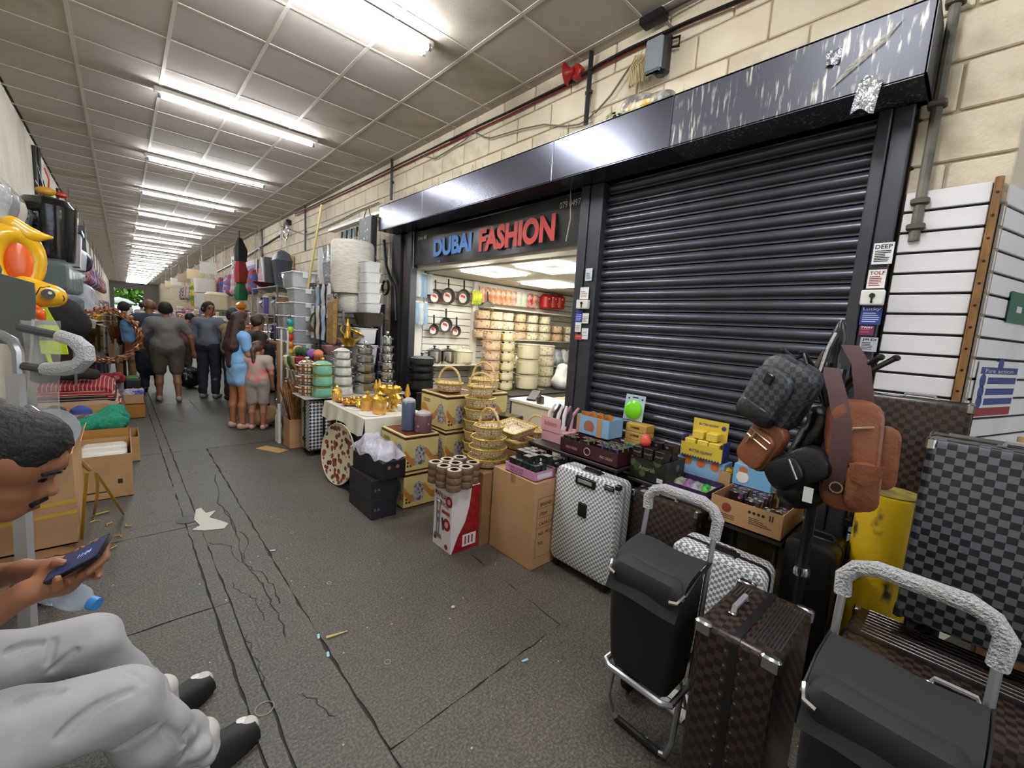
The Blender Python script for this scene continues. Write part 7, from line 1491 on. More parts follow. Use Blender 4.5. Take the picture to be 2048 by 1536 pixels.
t = thing('garment_stand', 'thin rail holding the black garment', 'rail', (1.62, 7.25, 0)); MB().cyl((0, 0, 0), .01, 1.2, 6).build('pole', BLACK, t); MB().lathe([(.12, 0), (.12, .01)], (0, 0, 0), 12).build('base', BLACK, t)
t = thing('tan_sack', 'tan plastic sack on the floor beside the child', 'sack', (1.42, 6.75, 0)); blob([((0, 0, .14), (.1, 0, .16), .14, .13), ((0, 0, .2), (-.03, 0, .34), .1, .05)], .016, .05, .012, 18).build('sack_body', mat('tan sack plastic', '#a5865c', .35, bump=.5, bscale=14), t)
t = thing('grey_sack', 'grey plastic sack on the floor behind the child', 'sack', (1.72, 6.6, 0)); blob([((0, 0, .2), (.0, 0, .3), .17, .14), ((0, 0, .3), (.03, 0, .46), .1, .05)], .018, .05, .012, 15).build('sack_body', mat('grey sack plastic', '#7d7a78', .35, bump=.5, bscale=14), t)
person('stooping person in a maroon top beyond the black sack', (1.02, 12.2, 0), -.9, 1.5, 1.1, '#7c5640', '#6b3a42', 'short', '#3a3430', 'long', 'short', hunch=.15, res=.022)
person('person in a cream jacket with dark bag strap farther down the passage', (.58, 17.0, 0), .1, 1.7, 1.0, '#8a6048', '#d2c4ae', 'long', '#2a2c34', 'long', 'short', res=.026, face=False)
person('person in a pale top far down the passage', (.62, 24.0, 0), .2, 1.72, 1.0, '#8a6048', '#b8b2ac', 'short', '#3a3a40', 'long', 'short', res=.03, face=False)
person('person in a beige top and tan trousers beside the round mirror', (.02, 12.0, 0), -.2, 1.65, 1.05, '#6b4836', '#a58a70', 'short', '#9c7c58', 'long', 'short', res=.022, face=False)
person('dark-haired person in a black top in the far crowd', (.95, 28.0, 0), .3, 1.7, 1.0, '#8a6048', '#2a2a2e', 'short', '#2a2a30', 'long', 'short', res=.035, face=False)
person('person in a pink top in the far crowd', (1.3, 31.0, 0), -.3, 1.65, 1.0, '#8a6048', '#c08a98', 'short', '#3a3a44', 'long', 'short', res=.035, face=False)
person('person in a white shirt in the far crowd by the daylight', (.25, 36.0, 0), .1, 1.72, 1.0, '#8a6048', '#d8d6d2', 'short', '#4a4a50', 'long', 'short', res=.04, face=False)

# ---- the seated man in the foreground
t = thing('person', 'seated person in light grey sweatpants and black slides looking at a phone', 'person', (0, 0, 0)); SK = skin('#96664a')
hc_ = DP(-8, 935, 1.07); fdir = V(.80, -.12, -.45).normalized(); sdir = fdir.cross(V(0, 0, 1)).normalized(); updir = sdir.cross(fdir)
def hh(f, s_, u): return hc_+fdir*f+sdir*s_+updir*u
hipL, hipR = V(-.60, 1.86, .50), V(-.56, 1.55, .50); kL, kR = V(-.13, 1.86, .475), V(-.045, 1.515, .47); aL, aR = V(.055, 1.905, .11), V(.145, 1.6, .11)
shL, shR = V(-.50, 1.86, .98), V(-.46, 1.46, .98)
wA = DP(55, 1185, 1.05); wB = DP(45, 1142, 1.16); elA = DP(-70, 1260, 1.02); elB = DP(-60, 1165, 1.2)
phc = DP(158, 1117, 1.07)
pd = (DP(205, 1098, 1.07)-DP(112, 1146, 1.07)).normalized()      # phone's long axis
pn = (V(-.35, -.25, .85)-pd*V(-.35, -.25, .85).dot(pd)).normalized(); pw = pn.cross(pd)
prims = [(hh(-.04, 0, .03), hh(.02, 0, .04), .092, .085), (hh(-.02, -.0, .05), hh(-.07, 0, .02), .09, .085), (hh(.05, 0, -.05), hh(.06, 0, -.085), .056, .042), (hh(.085, 0, .01), hh(.118, 0, -.022), .013, .016, .015), (hh(.088, 0, -.06), hh(.095, 0, -.062), .026, .022, .02), (hh(.07, 0, .05), hh(.078, 0, .052), .042, .036),
         (hh(-.01, .088, -.01), hh(-.02, .094, .02), .016, .019, .01), (hh(-.01, -.088, -.01), hh(-.02, -.094, .02), .016, .019, .01), (hh(-.05, 0, -.06), V(-.44, 1.66, 1.02), .058, .065),
         (V(-.48, 1.55, .97), V(-.52, 1.77, .97), .1, .1), (V(-.52, 1.66, .85), V(-.6, 1.7, .6), .14, .14), (V(-.6, 1.6, .54), V(-.62, 1.8, .54), .13, .13),
         (hipL, kL, .085, .06), (kL, aL, .058, .036), (hipR, kR, .085, .06), (kR, aR, .058, .036), (aL, aL+V(.08, .02, -.06), .024, .018), (aR, aR+V(.08, .02, -.06), .024, .018),
         (shR, elA, .055, .043), (elA, wA, .043, .027), (shL, elB, .055, .043), (elB, wB, .043, .027)]
# right hand cradles the phone from below; left hand's thumb on the screen
def fing(pts, r0, r1): return [(pts[i], pts[i+1], r0+(r1-r0)*i/(len(pts)-1), r0+(r1-r0)*(i+1)/(len(pts)-1), .007) for i in range(len(pts)-1)]
palmA = phc-pd*.055-pn*.034-pw*.01
prims += [(wA, palmA-pd*.02, .027, .03, .02), (palmA-pd*.02, palmA+pd*.02+pw*.012, .028, .022, .02)]
for i in range(4):
    b_ = palmA+pd*(.0+.02*i)-pw*.012; prims += fing([b_, b_+pw*.03+pd*.025-pn*.004, b_+pw*.058+pd*.03+pn*.014, b_+pw*.056+pd*.03+pn*.036], .0105, .008)
prims += fing([palmA-pw*.02, palmA-pw*.045+pn*.02+pd*.015, palmA-pw*.044+pn*.043+pd*.04], .013, .009)
palmB = phc-pd*.085+pw*.028-pn*.012
prims += [(wB, palmB-pd*.02, .027, .029, .02), (palmB-pd*.02, palmB+pd*.01, .027, .022, .02)]
for i in range(4):
    b_ = palmB+pd*.012-pn*.008+pw*(.012-.012*i)-pn*.006*i; prims += fing([b_, b_+pd*.03-pn*.022, b_+pd*.055-pn*.03-pw*.01, b_+pd*.07-pn*.026-pw*.02], .0102, .008)
prims += fing([palmB-pw*.01+pn*.012, palmB+pd*.03-pw*.02+pn*.026, palmB+pd*.055-pw*.03+pn*.024], .012, .0085)
blob(prims, .0065, .022).build('body', SK, t)
hp2 = [(hh(-.05, 0, .055), hh(.02, 0, .075), .098, .088), (hh(-.08, 0, .0), hh(-.06, 0, -.05), .075, .05), (hh(-.03, .05, .01), hh(-.03, -.05, .01), .06, .06), ('-', hh(.13, 0, -.02), hh(.125, 0, .02), .09, .082)]
blob(hp2, .008, .02, .0015, 80).build('hair', HAIR, t)
for s_ in (-1, 1):
    MB().ell(hh(.093, s_*.034, .012), .010, .013, .006, 8, 5).build('eye', EYE, t); MB().tube([hh(.112, s_*.014, .036), hh(.11, s_*.036, .042), hh(.09, s_*.06, .034)], .0055, 5).build('eyebrow', HAIR, t)
MB().tube([hh(.104, -.03, -.058), hh(.118, 0, -.045), hh(.104, .03, -.058)], .007, 6).build('moustache', HAIR, t); MB().tube([hh(.104, -.022, -.072), hh(.114, 0, -.07), hh(.104, .022, -.072)], .006, 6).build('mouth', LIP, t)
blob([(V(-.48, 1.5, .98), V(-.52, 1.82, .98), .115, .115), (V(-.52, 1.66, .9), V(-.6, 1.7, .6), .16, .165), (shR, shR+(elA-shR)*.6, .075, .065), (shL, shL+(elB-shL)*.6, .075, .065)], .014, .04, .003, 20).build('shirt', mat('navy shirt', '#23204a', .85), t)
SWP = mat('light grey sweatpants', '#aeadb0', .95, bump=.6, bscale=6)
lg = []
for h_, k_, a_ in ((hipL, kL, aL), (hipR, kR, aR)):
    lg += [(h_, h_+(k_-h_)*.55+V(0, 0, -.005), .118, .108), (h_+(k_-h_)*.55, k_, .106, .085), (k_, k_+(a_-k_)*.45+V(-.025, 0, -.01), .085, .088), (k_+(a_-k_)*.45+V(-.025, 0, -.01), a_+V(-.02, 0, .035), .085, .062)]
    for j, f in enumerate((.66, .76, .86, .93)):
        c = k_+(a_-k_)*f+V(-.012, 0, 0); lg.append((c+V(.035, -.05, .015*(-1)**j), c+V(.035, .055, -.012*(-1)**j), .026, .024, .02))
lg += [(V(-.6, 1.56, .54), V(-.62, 1.85, .54), .15, .15)]
from mathutils.bvhtree import BVHTree
b0 = blob(lg, .011, .03, .0045, 23); bv = BVHTree.FromPolygons(b0.v, b0.f)
for fold in ([(107, 1281), (101, 1303), (96, 1325)], [(150, 1303), (128, 1320), (106, 1338)], [(264, 1381), (228, 1394), (191, 1412), (155, 1440), (123, 1473)], [(330, 1452), (352, 1470), (366, 1492)], [(372, 1462), (384, 1480), (376, 1505), (360, 1525)], [(230, 1500), (280, 1470), (310, 1452)], [(255, 1345), (272, 1352), (285, 1365)], [(40, 1400), (80, 1385), (120, 1383)], [(20, 1300), (50, 1290), (80, 1287)]):
    hs_ = [bv.ray_cast(CAM, ray(*q).normalized()) for q in fold]; hs_ = [h_[0]+h_[1]*.003 for h_ in hs_ if h_[0] is not None]
    lg += [('-', a_, b_, .011, .011) for a_, b_ in zip(hs_, hs_[1:])]
blob(lg, .0065, .03, .0045, 23).build('sweatpants', SWP, t, smooth=70)
for a_, tx, ty in ((aL, .205, 2.015), (aR, .305, 1.665)):
    d_ = (V(tx, ty, 0)-V(a_.x, a_.y, 0)); d_.z = 0; d_.normalize(); n_ = V(-d_.y, d_.x, 0); base = V(a_.x, a_.y, 0); L = (V(tx, ty, 0)-base).length
    blob([(a_+V(0, 0, .05), a_+V(0, 0, -.03), .052, .05), (base+d_*.0+V(0, 0, .055), base+d_*(L*.92)+V(0, 0, .047), .05, .036), (base-d_*.045+V(0, 0, .05), base+V(0, 0, .05), .044, .046)], .009, .02).build('sock', mat('white sock', '#cfcac6', .9), t)
    sl_ = MB(); ou = [(-.085, .036), (-.06, .045), (.0, .047), (.06, .05), (.12, .054), (.165, .048), (.19, .028), (.197, 0)]; ou = [(x*(L+.085)/.26, y_) for x, y_ in ou]; poly = ou+[(x, -y_) for x, y_ in ou[-2::-1]]
    M_ = frame(base, d_, n_); slp_ = MB().prism(poly, 0, .026).xf(M_).build('slipper', mat('black foam slide', '#141416', .55), t)
    def strap(u, v):
        a0 = PI*(u); x = -.005+.178*v; return M_ @ V(x*(L+.085)/.26, (.063-.008*v)*math.cos(a0), .018+(.108-.05*v)*math.sin(a0)**.75)
    MB().sheet(strap, 14, 6, .008).build('slipper_strap', mat('black foam slide', '#141416', .55), t)
    MB().ell((0, 0, 0), .026, .021, .006, 12, 4).xf(M_ @ Matrix.Translation(((.150)*(L+.085)/.26, .012, .079)) @ Matrix.Rotation(.35, 4, 'Y')).build('white_toe_patch', mat('white patch', '#ecebe8', .5), t)
# phone in his hands
t = thing('phone', 'dark smartphone held in both hands by the seated person', 'phone', phc); M_ = frame((0, 0, 0), pd, pw) 
if (M_.to_3x3() @ V(0, 0, 1)).dot(pn) < 0: M_ = frame((0, 0, 0), pd, -pw)
MB().loft([[(a, b, z_) for a, b in rrect(.155, .074, .011, 3)] for z_ in (-.0045, .0045)]).xf(M_).build('case', BLACK, t); MB().loft([[(a, b, z_) for a, b in rrect(.146, .066, .008, 3)] for z_ in (.0045, .0052)]).xf(M_).build('screen', emit('dim phone screen', '#2a3050', .5), t)
text('11:04', .018, emit('screen digits', '#9ab0e0', .8), t, M_ @ Matrix.Translation((.0, -.005, .0055)), depth=.0001)
bt = DP(128, 1188, 1.13); t = thing('water_bottle', 'small clear water bottle with blue cap under the phone', 'bottle', bt); bd_ = (DP(186, 1206, 1.13)-bt).normalized(); M_ = frame((0, 0, 0), bd_.orthogonal(), bd_.cross(bd_.orthogonal()))
MB().lathe([(.02, -.09), (.033, -.08), (.034, -.02), (.031, .0), (.034, .02), (.03, .05), (.015, .07), (.0145, .08)], (0, 0, 0), 16).xf(M_).build('bottle_body', film('bottle plastic', '#c9d6e4', .42, .06, .3, 40), t); MB().cyl((0, 0, .074), .017, .02, 14).xf(M_).build('cap', mat('blue cap', '#3a8ccc', .35), t)
t = thing('crate_seat', 'low crate under the seated person', 'crate', (-.72, 1.45, 0)); MB().cbox(0, .24, 0, .5, 0, .385, .01).build('crate_body', mat('crate grey', '#55575c', .6), t, smooth=0)
# litter on the passage floor
def litter(name, label, px, py, build_, mt, cat='litter', rz=0): 
    p = P(px, py, z=0); o = build_.build(name, mt, None, loc=(p.x, p.y, .001), rz=rz); tag(o, label, cat); return o
PAP = mat('crumpled paper', '#c4c1b8', .8, bump=.4, bscale=30)
pp = [P(*q, z=0) for q in ((388, 1040), (392, 1020), (402, 1017), (412, 1027), (432, 1022), (418, 1036), (440, 1042), (457, 1048), (448, 1058), (410, 1062), (384, 1061), (400, 1052))]
o = MB().prism([(q.x, q.y) for q in pp], .002, .006).build('flat_paper', PAP, None, smooth=0); tag(o, 'flattened white paper bag stuck to the floor by the drain strip', 'paper')
p = P(376, 1040, z=0); o = MB().cyl((0, 0, 0), .07, .003, 18).build('drain_cover', mat('drain metal', '#2c2823', .5, .5), None, loc=(p.x, p.y, .0005)); tag(o, 'small round drain cover in the floor strip', 'drain')
CY = mat('pale cyan plastic', '#9ccfe0', .4)
for i, (px, py, r_) in enumerate(((637, 1274, 1.9), (656, 1310, 1.9), (1050, 1322, .4), (545, 1102, .2))): litter('plastic_stick', 'short pale cyan stick in the floor joint, %s' % ('upper of the left pair', 'lower of the left pair', 'on the right joint', 'farthest one')[i], px, py, MB().cbox(-.017, .017, -.006, .006, 0, .006, .002), CY, rz=r_-.6)
litter('wood_splinter', 'broken wooden splinter on the floor patch', 674, 1272, MB().tube([(-.05, 0, .004), (.05, .01, .006)], [.009, .003], 5), mat('bamboo', '#c2b06e', .5), rz=-.3)
litter('pebble', 'pink-white pebble on the floor patch', 906, 1216, MB().ell((0, 0, .006), .012, .01, .006, 8, 4), mat('pale pebble', '#d8b8ae', .6)); litter('clear_scrap', 'clear plastic scrap near the trolley foot', 1290, 1483, MB().cbox(-.02, .02, -.01, .01, 0, .003, .001), mat('scrap', '#a9b0b8', .3), rz=.5)
for i, (px, py, r_) in enumerate(((658, 1167, .012), (529, 1418, .034), (584, 1066, .012), (775, 1325, .014))): litter('wire_ring', 'thin pale ring lying on the floor, %s' % ('small one on the patch', 'large one by the slipper', 'small far one', 'faint one on the patch')[i], px, py, MB().tube([(r_*math.cos(a), r_*math.sin(a), .003) for a in [2*PI*k/16 for k in range(16)]], .0016, 4, closed=True), mat('ring', '#b0a892', .5))
p = P(1340, 1450, z=0); t = thing('paper_scrap', 'white folded paper on the floor behind the trolley', 'paper', (p.x+.12, p.y+.02, 0)); MB().prism([(-.08, -.05), (.09, -.06), (.06, .05), (-.05, .07)], .002, .012).build('sheet', PAP, t, smooth=0)
# ================================================================== WALL FITTINGS
WX = XW-.005
def wpt(px, py, x=WX-.012): return P(px, py, x=x)
def cable(label, pxs, r, mt, x=WX-.012, name='cable', cat='cable'):
    t = thing(name, label, cat, (0, 0, 0)); MB().tube([wpt(a, b, x) for a, b in pxs], r, 6).build('run', mt, t); return t
cable('red fire alarm cable running along the top of the right wall', [(590, 432), (700, 381), (794, 336), (846, 311), (946, 263), (1022, 228), (1140, 169), (1200, 133), (1257, 104), (1370, 50), (1490, 0), (1560, -36), (1760, -140), (1900, -212)], .008, mat('red cable', '#8c2620', .5))
cable('thick black cable running beside the red one', [(590, 428), (700, 377), (794, 331), (846, 306), (946, 257), (1022, 222), (1140, 164), (1200, 128), (1257, 98), (1375, 44), (1480, 0), (1560, -42), (1760, -146), (1900, -218)], .013, BLACK, WX-.03)
cable('sagging pale cable below the black one', [(900, 282), (946, 262), (968, 274), (981, 276), (1022, 264), (1042, 258), (1087, 249), (1130, 252), (1157, 249), (1175, 240), (1187, 226)], .007, mat('grey cable', '#6a6459', .6))
cable('thin cable sloping down towards the far stalls', [(846, 311), (870, 318), (890, 305), (930, 280), (946, 263)], .007, mat('grey cable', '#6a6459', .6)); cable('thin cable between the black pipe and the hood', [(1190, 226), (1222, 190), (1262, 130)], .008, mat('grey cable', '#6a6459', .6))
cable('black cable loop near the floodlight', [(1335, 80), (1360, 72), (1358, 92), (1340, 95), (1335, 88)], .009, BLACK); cable('grey cable dropping from the ceiling box', [(1322, 28), (1336, 48), (1352, 62)], .009, mat('grey cable', '#6a6459', .6))
cable('long dark cable on the far right wall', [(560, 452), (610, 470), (680, 440), (720, 420), (757, 405)], .01, BLACK); cable('dark cable above the far stalls', [(430, 545), (480, 520), (520, 495), (560, 470)], .02, BLACK)
for i, (a, b) in enumerate((((786, 318), (789, 398)), ((1186, 97), (1189, 244)), ((612, 410), (616, 500)), ((525, 455), (530, 550)))):
    p, q = wpt(*a), wpt(*b); t = thing('wall_pipe', 'black vertical pipe on the right wall, %s' % ('above the near end of the stall', 'beside the red sounder', 'above the mops', 'farthest one')[i], 'pipe', (WX-.025, p.y, q.z)); MB().cyl((0, 0, 0), .02, p.z-q.z, 8).build('pipe', mat('black pipe', '#1c1e1e', .4), t); MB().cbox(-.01, .025, -.03, .03, (p.z-q.z)*.4, (p.z-q.z)*.4+.03, .004).build('clip', BLACK, t)
p, q = P(1902, 60, x=WX-.03), P(1832, 482, x=WX-.03); t = thing('wall_pipe', 'stained grey pipe with clamps right of the shutter hood', 'pipe', (WX-.03, p.y, q.z)); L = 3.88-q.z
MB().cyl((0, 0, 0), .022, L, 10).build('pipe', mat('stained grey pipe', '#6d6a5e', .5, c2='#3a3832', scale=6), t)
for f in (.03, .1, .36, .62, .9): MB().cbox(-.03, .032, -.035, .035, L*f, L*f+.03, .006).build('clamp', mat('rusty clamp', '#4a4438', .6), t)
# red sounder
p = wpt(1158, 148); t = thing('alarm_sounder', 'red bell-shaped fire alarm sounder on the right wall', 'alarm', (WX-.01, p.y, p.z)); RS = mat('red sounder plastic', '#9c1f1f', .4)
MB().lathe([(.06, .0), (.06, .05), (.05, .06)], (0, 0, 0), 16, 'x').xf(Matrix.Scale(-1, 4, (1, 0, 0))).build('base', RS, t); MB().lathe([(.03, 0), (.035, .03), (.06, .06), (.085, .075), (.08, .075), (.04, .05)], (-.05, .02, .0), 18, 'y').xf(Matrix.Rotation(.25, 4, 'Z')).build('horn', RS, t)
# floodlight, net, ceiling box
p, q = wpt(1316, 165), wpt(1338, 72); t = thing('floodlight', 'slim floodlight seen edge-on high on the right wall', 'floodlight', (WX, p.y, p.z)); h_ = q.z-p.z
MB().cbox(-.16, -.12, -.09, .04, 0, h_*.8, .015).build('glass_face', mat('lamp glass', '#8d949c', .15, .3), t); MB().cbox(-.12, -.02, -.1, -.0, .0, h_*.85, .02).build('housing', BLACK, t); MB().cbox(-.05, 0, -.08, .02, h_*.75, h_, .01).build('junction', BLACK, t)
NET = edgecells('bird net', '#b9a67e', '#6d5f42', 90, .12, .8)
a, b = wpt(1262, 180), wpt(1318, 85); t = thing('bird_net', 'bundle of frayed bird netting beside the floodlight', 'net', (WX, a.y, a.z)); m = MB(); random.seed(71)
for k in range(40): y_ = -(a.y-b.y)*random.random(); m.tube([(-.03-.04*random.random(), y_, 0), (-.05*random.random()-.02, y_+.02, (b.z-a.z)*.5), (-.02, y_-.01, (b.z-a.z)*random.uniform(.8, 1))], .004, 3)
m.build('strands', mat('net cord', '#b5a47c', .8), t)['kind'] = 'stuff'
t = thing('bird_net', 'thin netting clinging to the wall above the hood', 'net', (WX-.02, 0, 0)); m = MB()
for k in range(90): y_ = random.uniform(1.6, 5.6); z_ = 3.16+random.random()*.22; m.tube([(0, y_, 3.15), (-.01, y_+random.uniform(-.06, .06), z_), (0, y_+random.uniform(-.12, .12), z_-.05)], .0022, 3)
m.build('strands', mat('net cord', '#b5a47c', .8), t)['kind'] = 'stuff'
p = P(1308, 32, z=ZC-.02); t = thing('ceiling_box', 'small black box on the ceiling edge', 'box', (p.x, p.y, ZC-.015)); MB().cbox(-.05, .05, -.09, .09, -.05, 0, .006).build('box_body', BLACK, t, smooth=0); MB().tube([(0, -.09, -.02), (.02, -.3, -.01), (.03, -.6, -.008)], .008, 5).build('lead', BLACK, t)
# junk on the hood
ym = P(1290, 205, x=2.75).y; t = thing('junk_bag', 'torn plastic bag of grain lying on top of the shutter hood', 'bag', (2.76, ym, 3.153)); blob([((0, -.16, .05), (0, .12, .06), .06, .07), ((-.02, .0, .08), (-.02, .1, .09), .05, .05)], .014, .04, .006, 26).build('bag_film', mat('grey torn plastic', '#6d6a68', .3, c2='#c9c2b0', scale=9, bump=.6, bscale=25), t); MB().ell((-.075, -.0, .035), .02, .12, .03, 10, 5).build('yellow_grain', mat('yellow grain', '#c9a838', .7, c2='#e0d6c0', scale=30), t)
ym = P(1236, 222, x=2.7).y; t = thing('weed', 'small green weed growing at the hood edge', 'plant', (2.7, ym, 3.153)); random.seed(81)
for k in range(16): a_ = random.uniform(0, 6.28); MB().sheet(lambda u, v: (math.cos(a_)*.07*u-.03+.0*v, math.sin(a_)*.07*u+.015*(v-.5)*math.sin(PI*u), .03+.03*u-.06*u*u), 3, 2).build('leaf', mat('weed green', '#3c6a34', .6), t)
t = thing('foil_scrap', 'torn clear tape dangling from the hood near its right end', 'plastic scrap', (0, 0, 0)); f0 = P(1720, 165, x=XF-.006); MB().sheet(lambda u, v: f0+Vector((-.004-.01*math.sin(7*u+3*v), -.09*u+.02*v, -.14*v+.02*math.sin(u*5))), 6, 6, .001).build('film', FOIL, t); f1 = P(1655, 105, x=XF-.006); MB().sheet(lambda u, v: f1+Vector((-.004-.012*math.sin(9*u+5*v), -.06*u, -.07*v)), 5, 5, .001).build('film', FOIL, t)
t = thing('tape_residue', 'crinkled clear tape stuck across the right end of the hood', 'tape', (0, 0, 0)); MB().sheet(lambda u, v: P(1700+110*u-40*v, 130-95*u+50*v, x=XF-.004)+Vector((-.006*abs(math.sin(17*u+11*v)), 0, 0)), 14, 8, .001).build('film', film('old tape', '#c9c4b4', .4, .2, 1.0, 40), t)
# right edge: notices and boxes
c0 = A0+Vector((-.02, 0, 0))
def onret(px, py, off=.03):
    n = aN; d = ray(px, py); o_ = c0+n*off; return CAM+d*((o_-CAM).dot(n)/d.dot(n))
def retsign(name, label, cat, a, b, mt):
    p, q = onret(*a), onret(*b); w, h = (q-p).dot(adir), p.z-q.z; t = thing(name, label, cat, Vector((p.x, p.y, q.z))); M_ = frame((0, 0, 0), adir, (0, 0, 1)); MB().box(0, w, 0, h, -.004, 0).xf(M_).build('panel', mt, t, smooth=0); return t, w, h, M_
t, w, h, M_ = retsign('exit_sign', 'dark green sign cut off by the right edge of the picture', 'sign', (2026, 582), (2120, 662), mat('sign green', '#1f6152', .4)); MB().box(w*.12, w*.2, h*.35, h*.55, 0, .001).xf(M_).build('white_mark', WH, t, smooth=0)
p, q = P(1962, 722, x=2.88), P(2006, 826, x=2.88); 
t, w, h, M_ = retsign('fire_notice', 'white fire action notice with blue and red panels on the slat boards', 'notice', (1962, 722), (2018, 830), mat('label paper', '#dcdcdc', .6))
for k, (z0, z1, c) in enumerate(((.78, .9, '#2c3f80'), (.6, .72, '#2c3f80'), (.4, .52, '#2c3f80'), (.22, .34, '#2c3f80'), (.02, .17, '#8c2630'))): MB().box(w*(.05 if k in (0, 4) else .25), w*.97, h*z0, h*z1, 0, .0008).xf(M_).build('colour_panel', mat('notice '+c, c, .5), t, smooth=0)
fit_text('Fire action', WH, t, M_ @ Vector((w*.15, h*.8, .0016)), adir, (0, 0, 1), w*.7, h*.07)
for z0 in (.66, .46, .28, .95): MB().cyl((w*.13 if z0 < .9 else w*.5, h*z0, 0), w*.07, .001, 12).xf(M_).build('round_symbol', mat('notice #2c3f80', '#2c3f80', .5), t)
t = carton('tape_box', 'yellow-taped carton printed MADE IN upside down at the right edge', (2.80, -.42, .6), .5, .2, .68, mat('orange tape card', '#a8812c', .35), tape=False); text('MADE IN', .09, INK, t, frame((.18, -.1012, .64), (-1, 0, 0), (0, 0, -1)), depth=.0004); text('U S', .07, INK, t, frame((.06, -.1012, .54+.02), (-1, 0, 0), (0, 0, -1)), depth=.0004) if False else None
carton('plain_carton', 'plain brown carton under the yellow-taped one', (2.80, -.42, 0), .5, .2, .595, CARDD)
t = thing('red_pack', 'dark red wrapped pack on the yellow-taped carton', 'pack', (2.80, -.36, 1.283)); MB().cbox(-.06, .06, -.09, .09, 0, .2, .015).build('pack_body', mat('dark red wrap', '#5c2420', .3, bump=.4, bscale=20), t); blob([((0, -.06, .21), (0, .06, .21), .04, .04)], .012, .03, .008, 60).build('clear_top', film('pack film', '#cfd4e0', .6, .12, .6, 30), t)

# ================================================================== FAR STALLS
t = thing('wall_fan', 'small wall fan in clear plastic high on the right wall', 'fan', wpt(572, 462, 2.86)); MB().tube([(0, .2*math.cos(a_), .2*math.sin(a_)) for a_ in [2*PI*i/20 for i in range(20)]], .014, 5, closed=True).build('guard', CHROME, t)
for k in range(3): MB().ell((.0, .09*math.cos(2.1*k), .09*math.sin(2.1*k)), .012, .07, .05, 8, 5).build('blade', mat('pale plastic', '#cfd2d6', .35), t)
MB().cbox(0, .1, -.05, .05, .14, .26, .01).build('motor', BLACK, t); MB().tube([(.02, 0, -.2), (.03, .02, -.8), (.03, 0, -1.1)], .008, 5).build('lead', mat('pale string', '#b8ad9c', .8), t)
p = wpt(502, 520, 2.9); q = wpt(514, 566, 2.9); t = thing('wall_poster', 'pale lilac printed poster on the far right wall', 'poster', (2.93, wpt(492, 520).y, q.z)); hP = p.z-q.z; wP = wpt(492, 520).y-wpt(514, 520).y; MB().box(0, .006, -wP, 0, 0, hP).build('paper', mat('lilac paper', '#c2b4c4', .6), t, smooth=0)
MB().box(-.001, .001, -wP*.9, -wP*.1, hP*.62, hP*.8).build('heading_band', mat('ink #6a5aa0', '#6a5aa0', .6), t, smooth=0); MB().box(-.001, .001, -wP, 0, 0, hP*.15).build('orange_foot', mat('notice #b07050', '#b07050', .5), t, smooth=0)
y_ = 14.6; t = thing('flag', 'furled black red and green flag hanging from the ceiling edge', 'flag', (2.55, y_, 1.95))
for k, (z0, z1, c) in enumerate(((1.1, 1.75, '#17171a'), (.5, 1.12, '#8c2a2a'), (.0, .52, '#22633c'))): MB().lathe([(.14-.03*k if k else .05, z1), (.16, (z0+z1)/2), (.14, z0)], (0, 0, 0), 10, lob=3, amp=.25).build('flag_stripe', mat('flag '+c, c, .8), t)
MB().cyl((0, 0, 1.7), .015, .24, 6).build('pole', BLACK, t)
t = thing('wooden_block', 'square wooden block fixed to the wall by the fan cord', 'block', (2.93, wpt(582, 530).y, wpt(582, 540).z)); MB().cbox(-.06, .02, -.2, .2, 0, .3, .01).build('block', CARD2, t, smooth=0)
t = thing('amber_lantern', 'cluster of amber glass lanterns below the flag', 'lantern', (2.5, 14.2, 1.45))
for k in range(4): MB().lathe([(.03, 0), (.12, .08), (.12, .16), (.04, .24)], (.0, .12*(k % 2), .2*(k//2)), 8).build('amber_globe', mat('amber plastic', '#c07a1c', .2, coat=.4), t)
for i in range(2): tag(MB().loft([[(a, b, z_) for a, b in rrect(.62, .9, .15, 3)] for z_ in (0, .5)]).build('white_cube_pack', mat('white pillow pack', '#d9d5cc', .7, bump=.4, bscale=9), None, loc=(2.3, 19.5, 1.7+.52*i)), 'white foam pack stacked by the far right wall, %s' % ('lower', 'upper')[i], 'pack')
tag(MB().cbox(-.3, .3, -.35, .35, 0, .62, .08).build('cream_pillow_pack', mat('cream pillow pack', '#cfc4a8', .7, bump=.4, bscale=9), None, loc=(2.25, 16.6, 1.56)), 'cream square pillow pack on the far right stall', 'pack')
t = thing('shop_sign', 'white board sign with black letters high on the far right wall', 'sign', (2.9, 17.6, 2.9)); MB().cbox(0, .04, -.45, .45, 0, .6, .01).build('board', mat('label paper', '#dcdcdc', .6), t, smooth=0); fit_text('DK', INK, t, (-.003, .3, .15), (0, -1, 0), (0, 0, 1), .6, .35, bold=.04)
for i in range(5):
    t = thing('garland', 'hanging green and yellow garland on the far right wall, number '+numw(i+1), 'garland', (2.6, 22+.9*i, 1.9)); blob([((0, 0, 0), (.05, 0, .8), .16, .2), ((-.05, .1, .3), (0, .1, .6), .14, .1)], .05, .06, .03, 14+i).build('leaves', mat('garland', '#4a7a34', .8, c2=('#c9b83a', '#b5483a', '#d8c84a')[i % 3], scale=4, lo=.45, hi=.55), t)
FC_ = [('#d8d4cc', 'white'), ('#b0403a', 'red'), ('#c8a84a', 'yellow'), ('#3f5f9a', 'blue'), ('#6d8f4a', 'green'), ('#d08aa0', 'pink'), ('#8a6f58', 'brown'), ('#4a4a50', 'dark grey'), ('#b8b4ae', 'silver'), ('#7a5a9a', 'purple')]
random.seed(91)
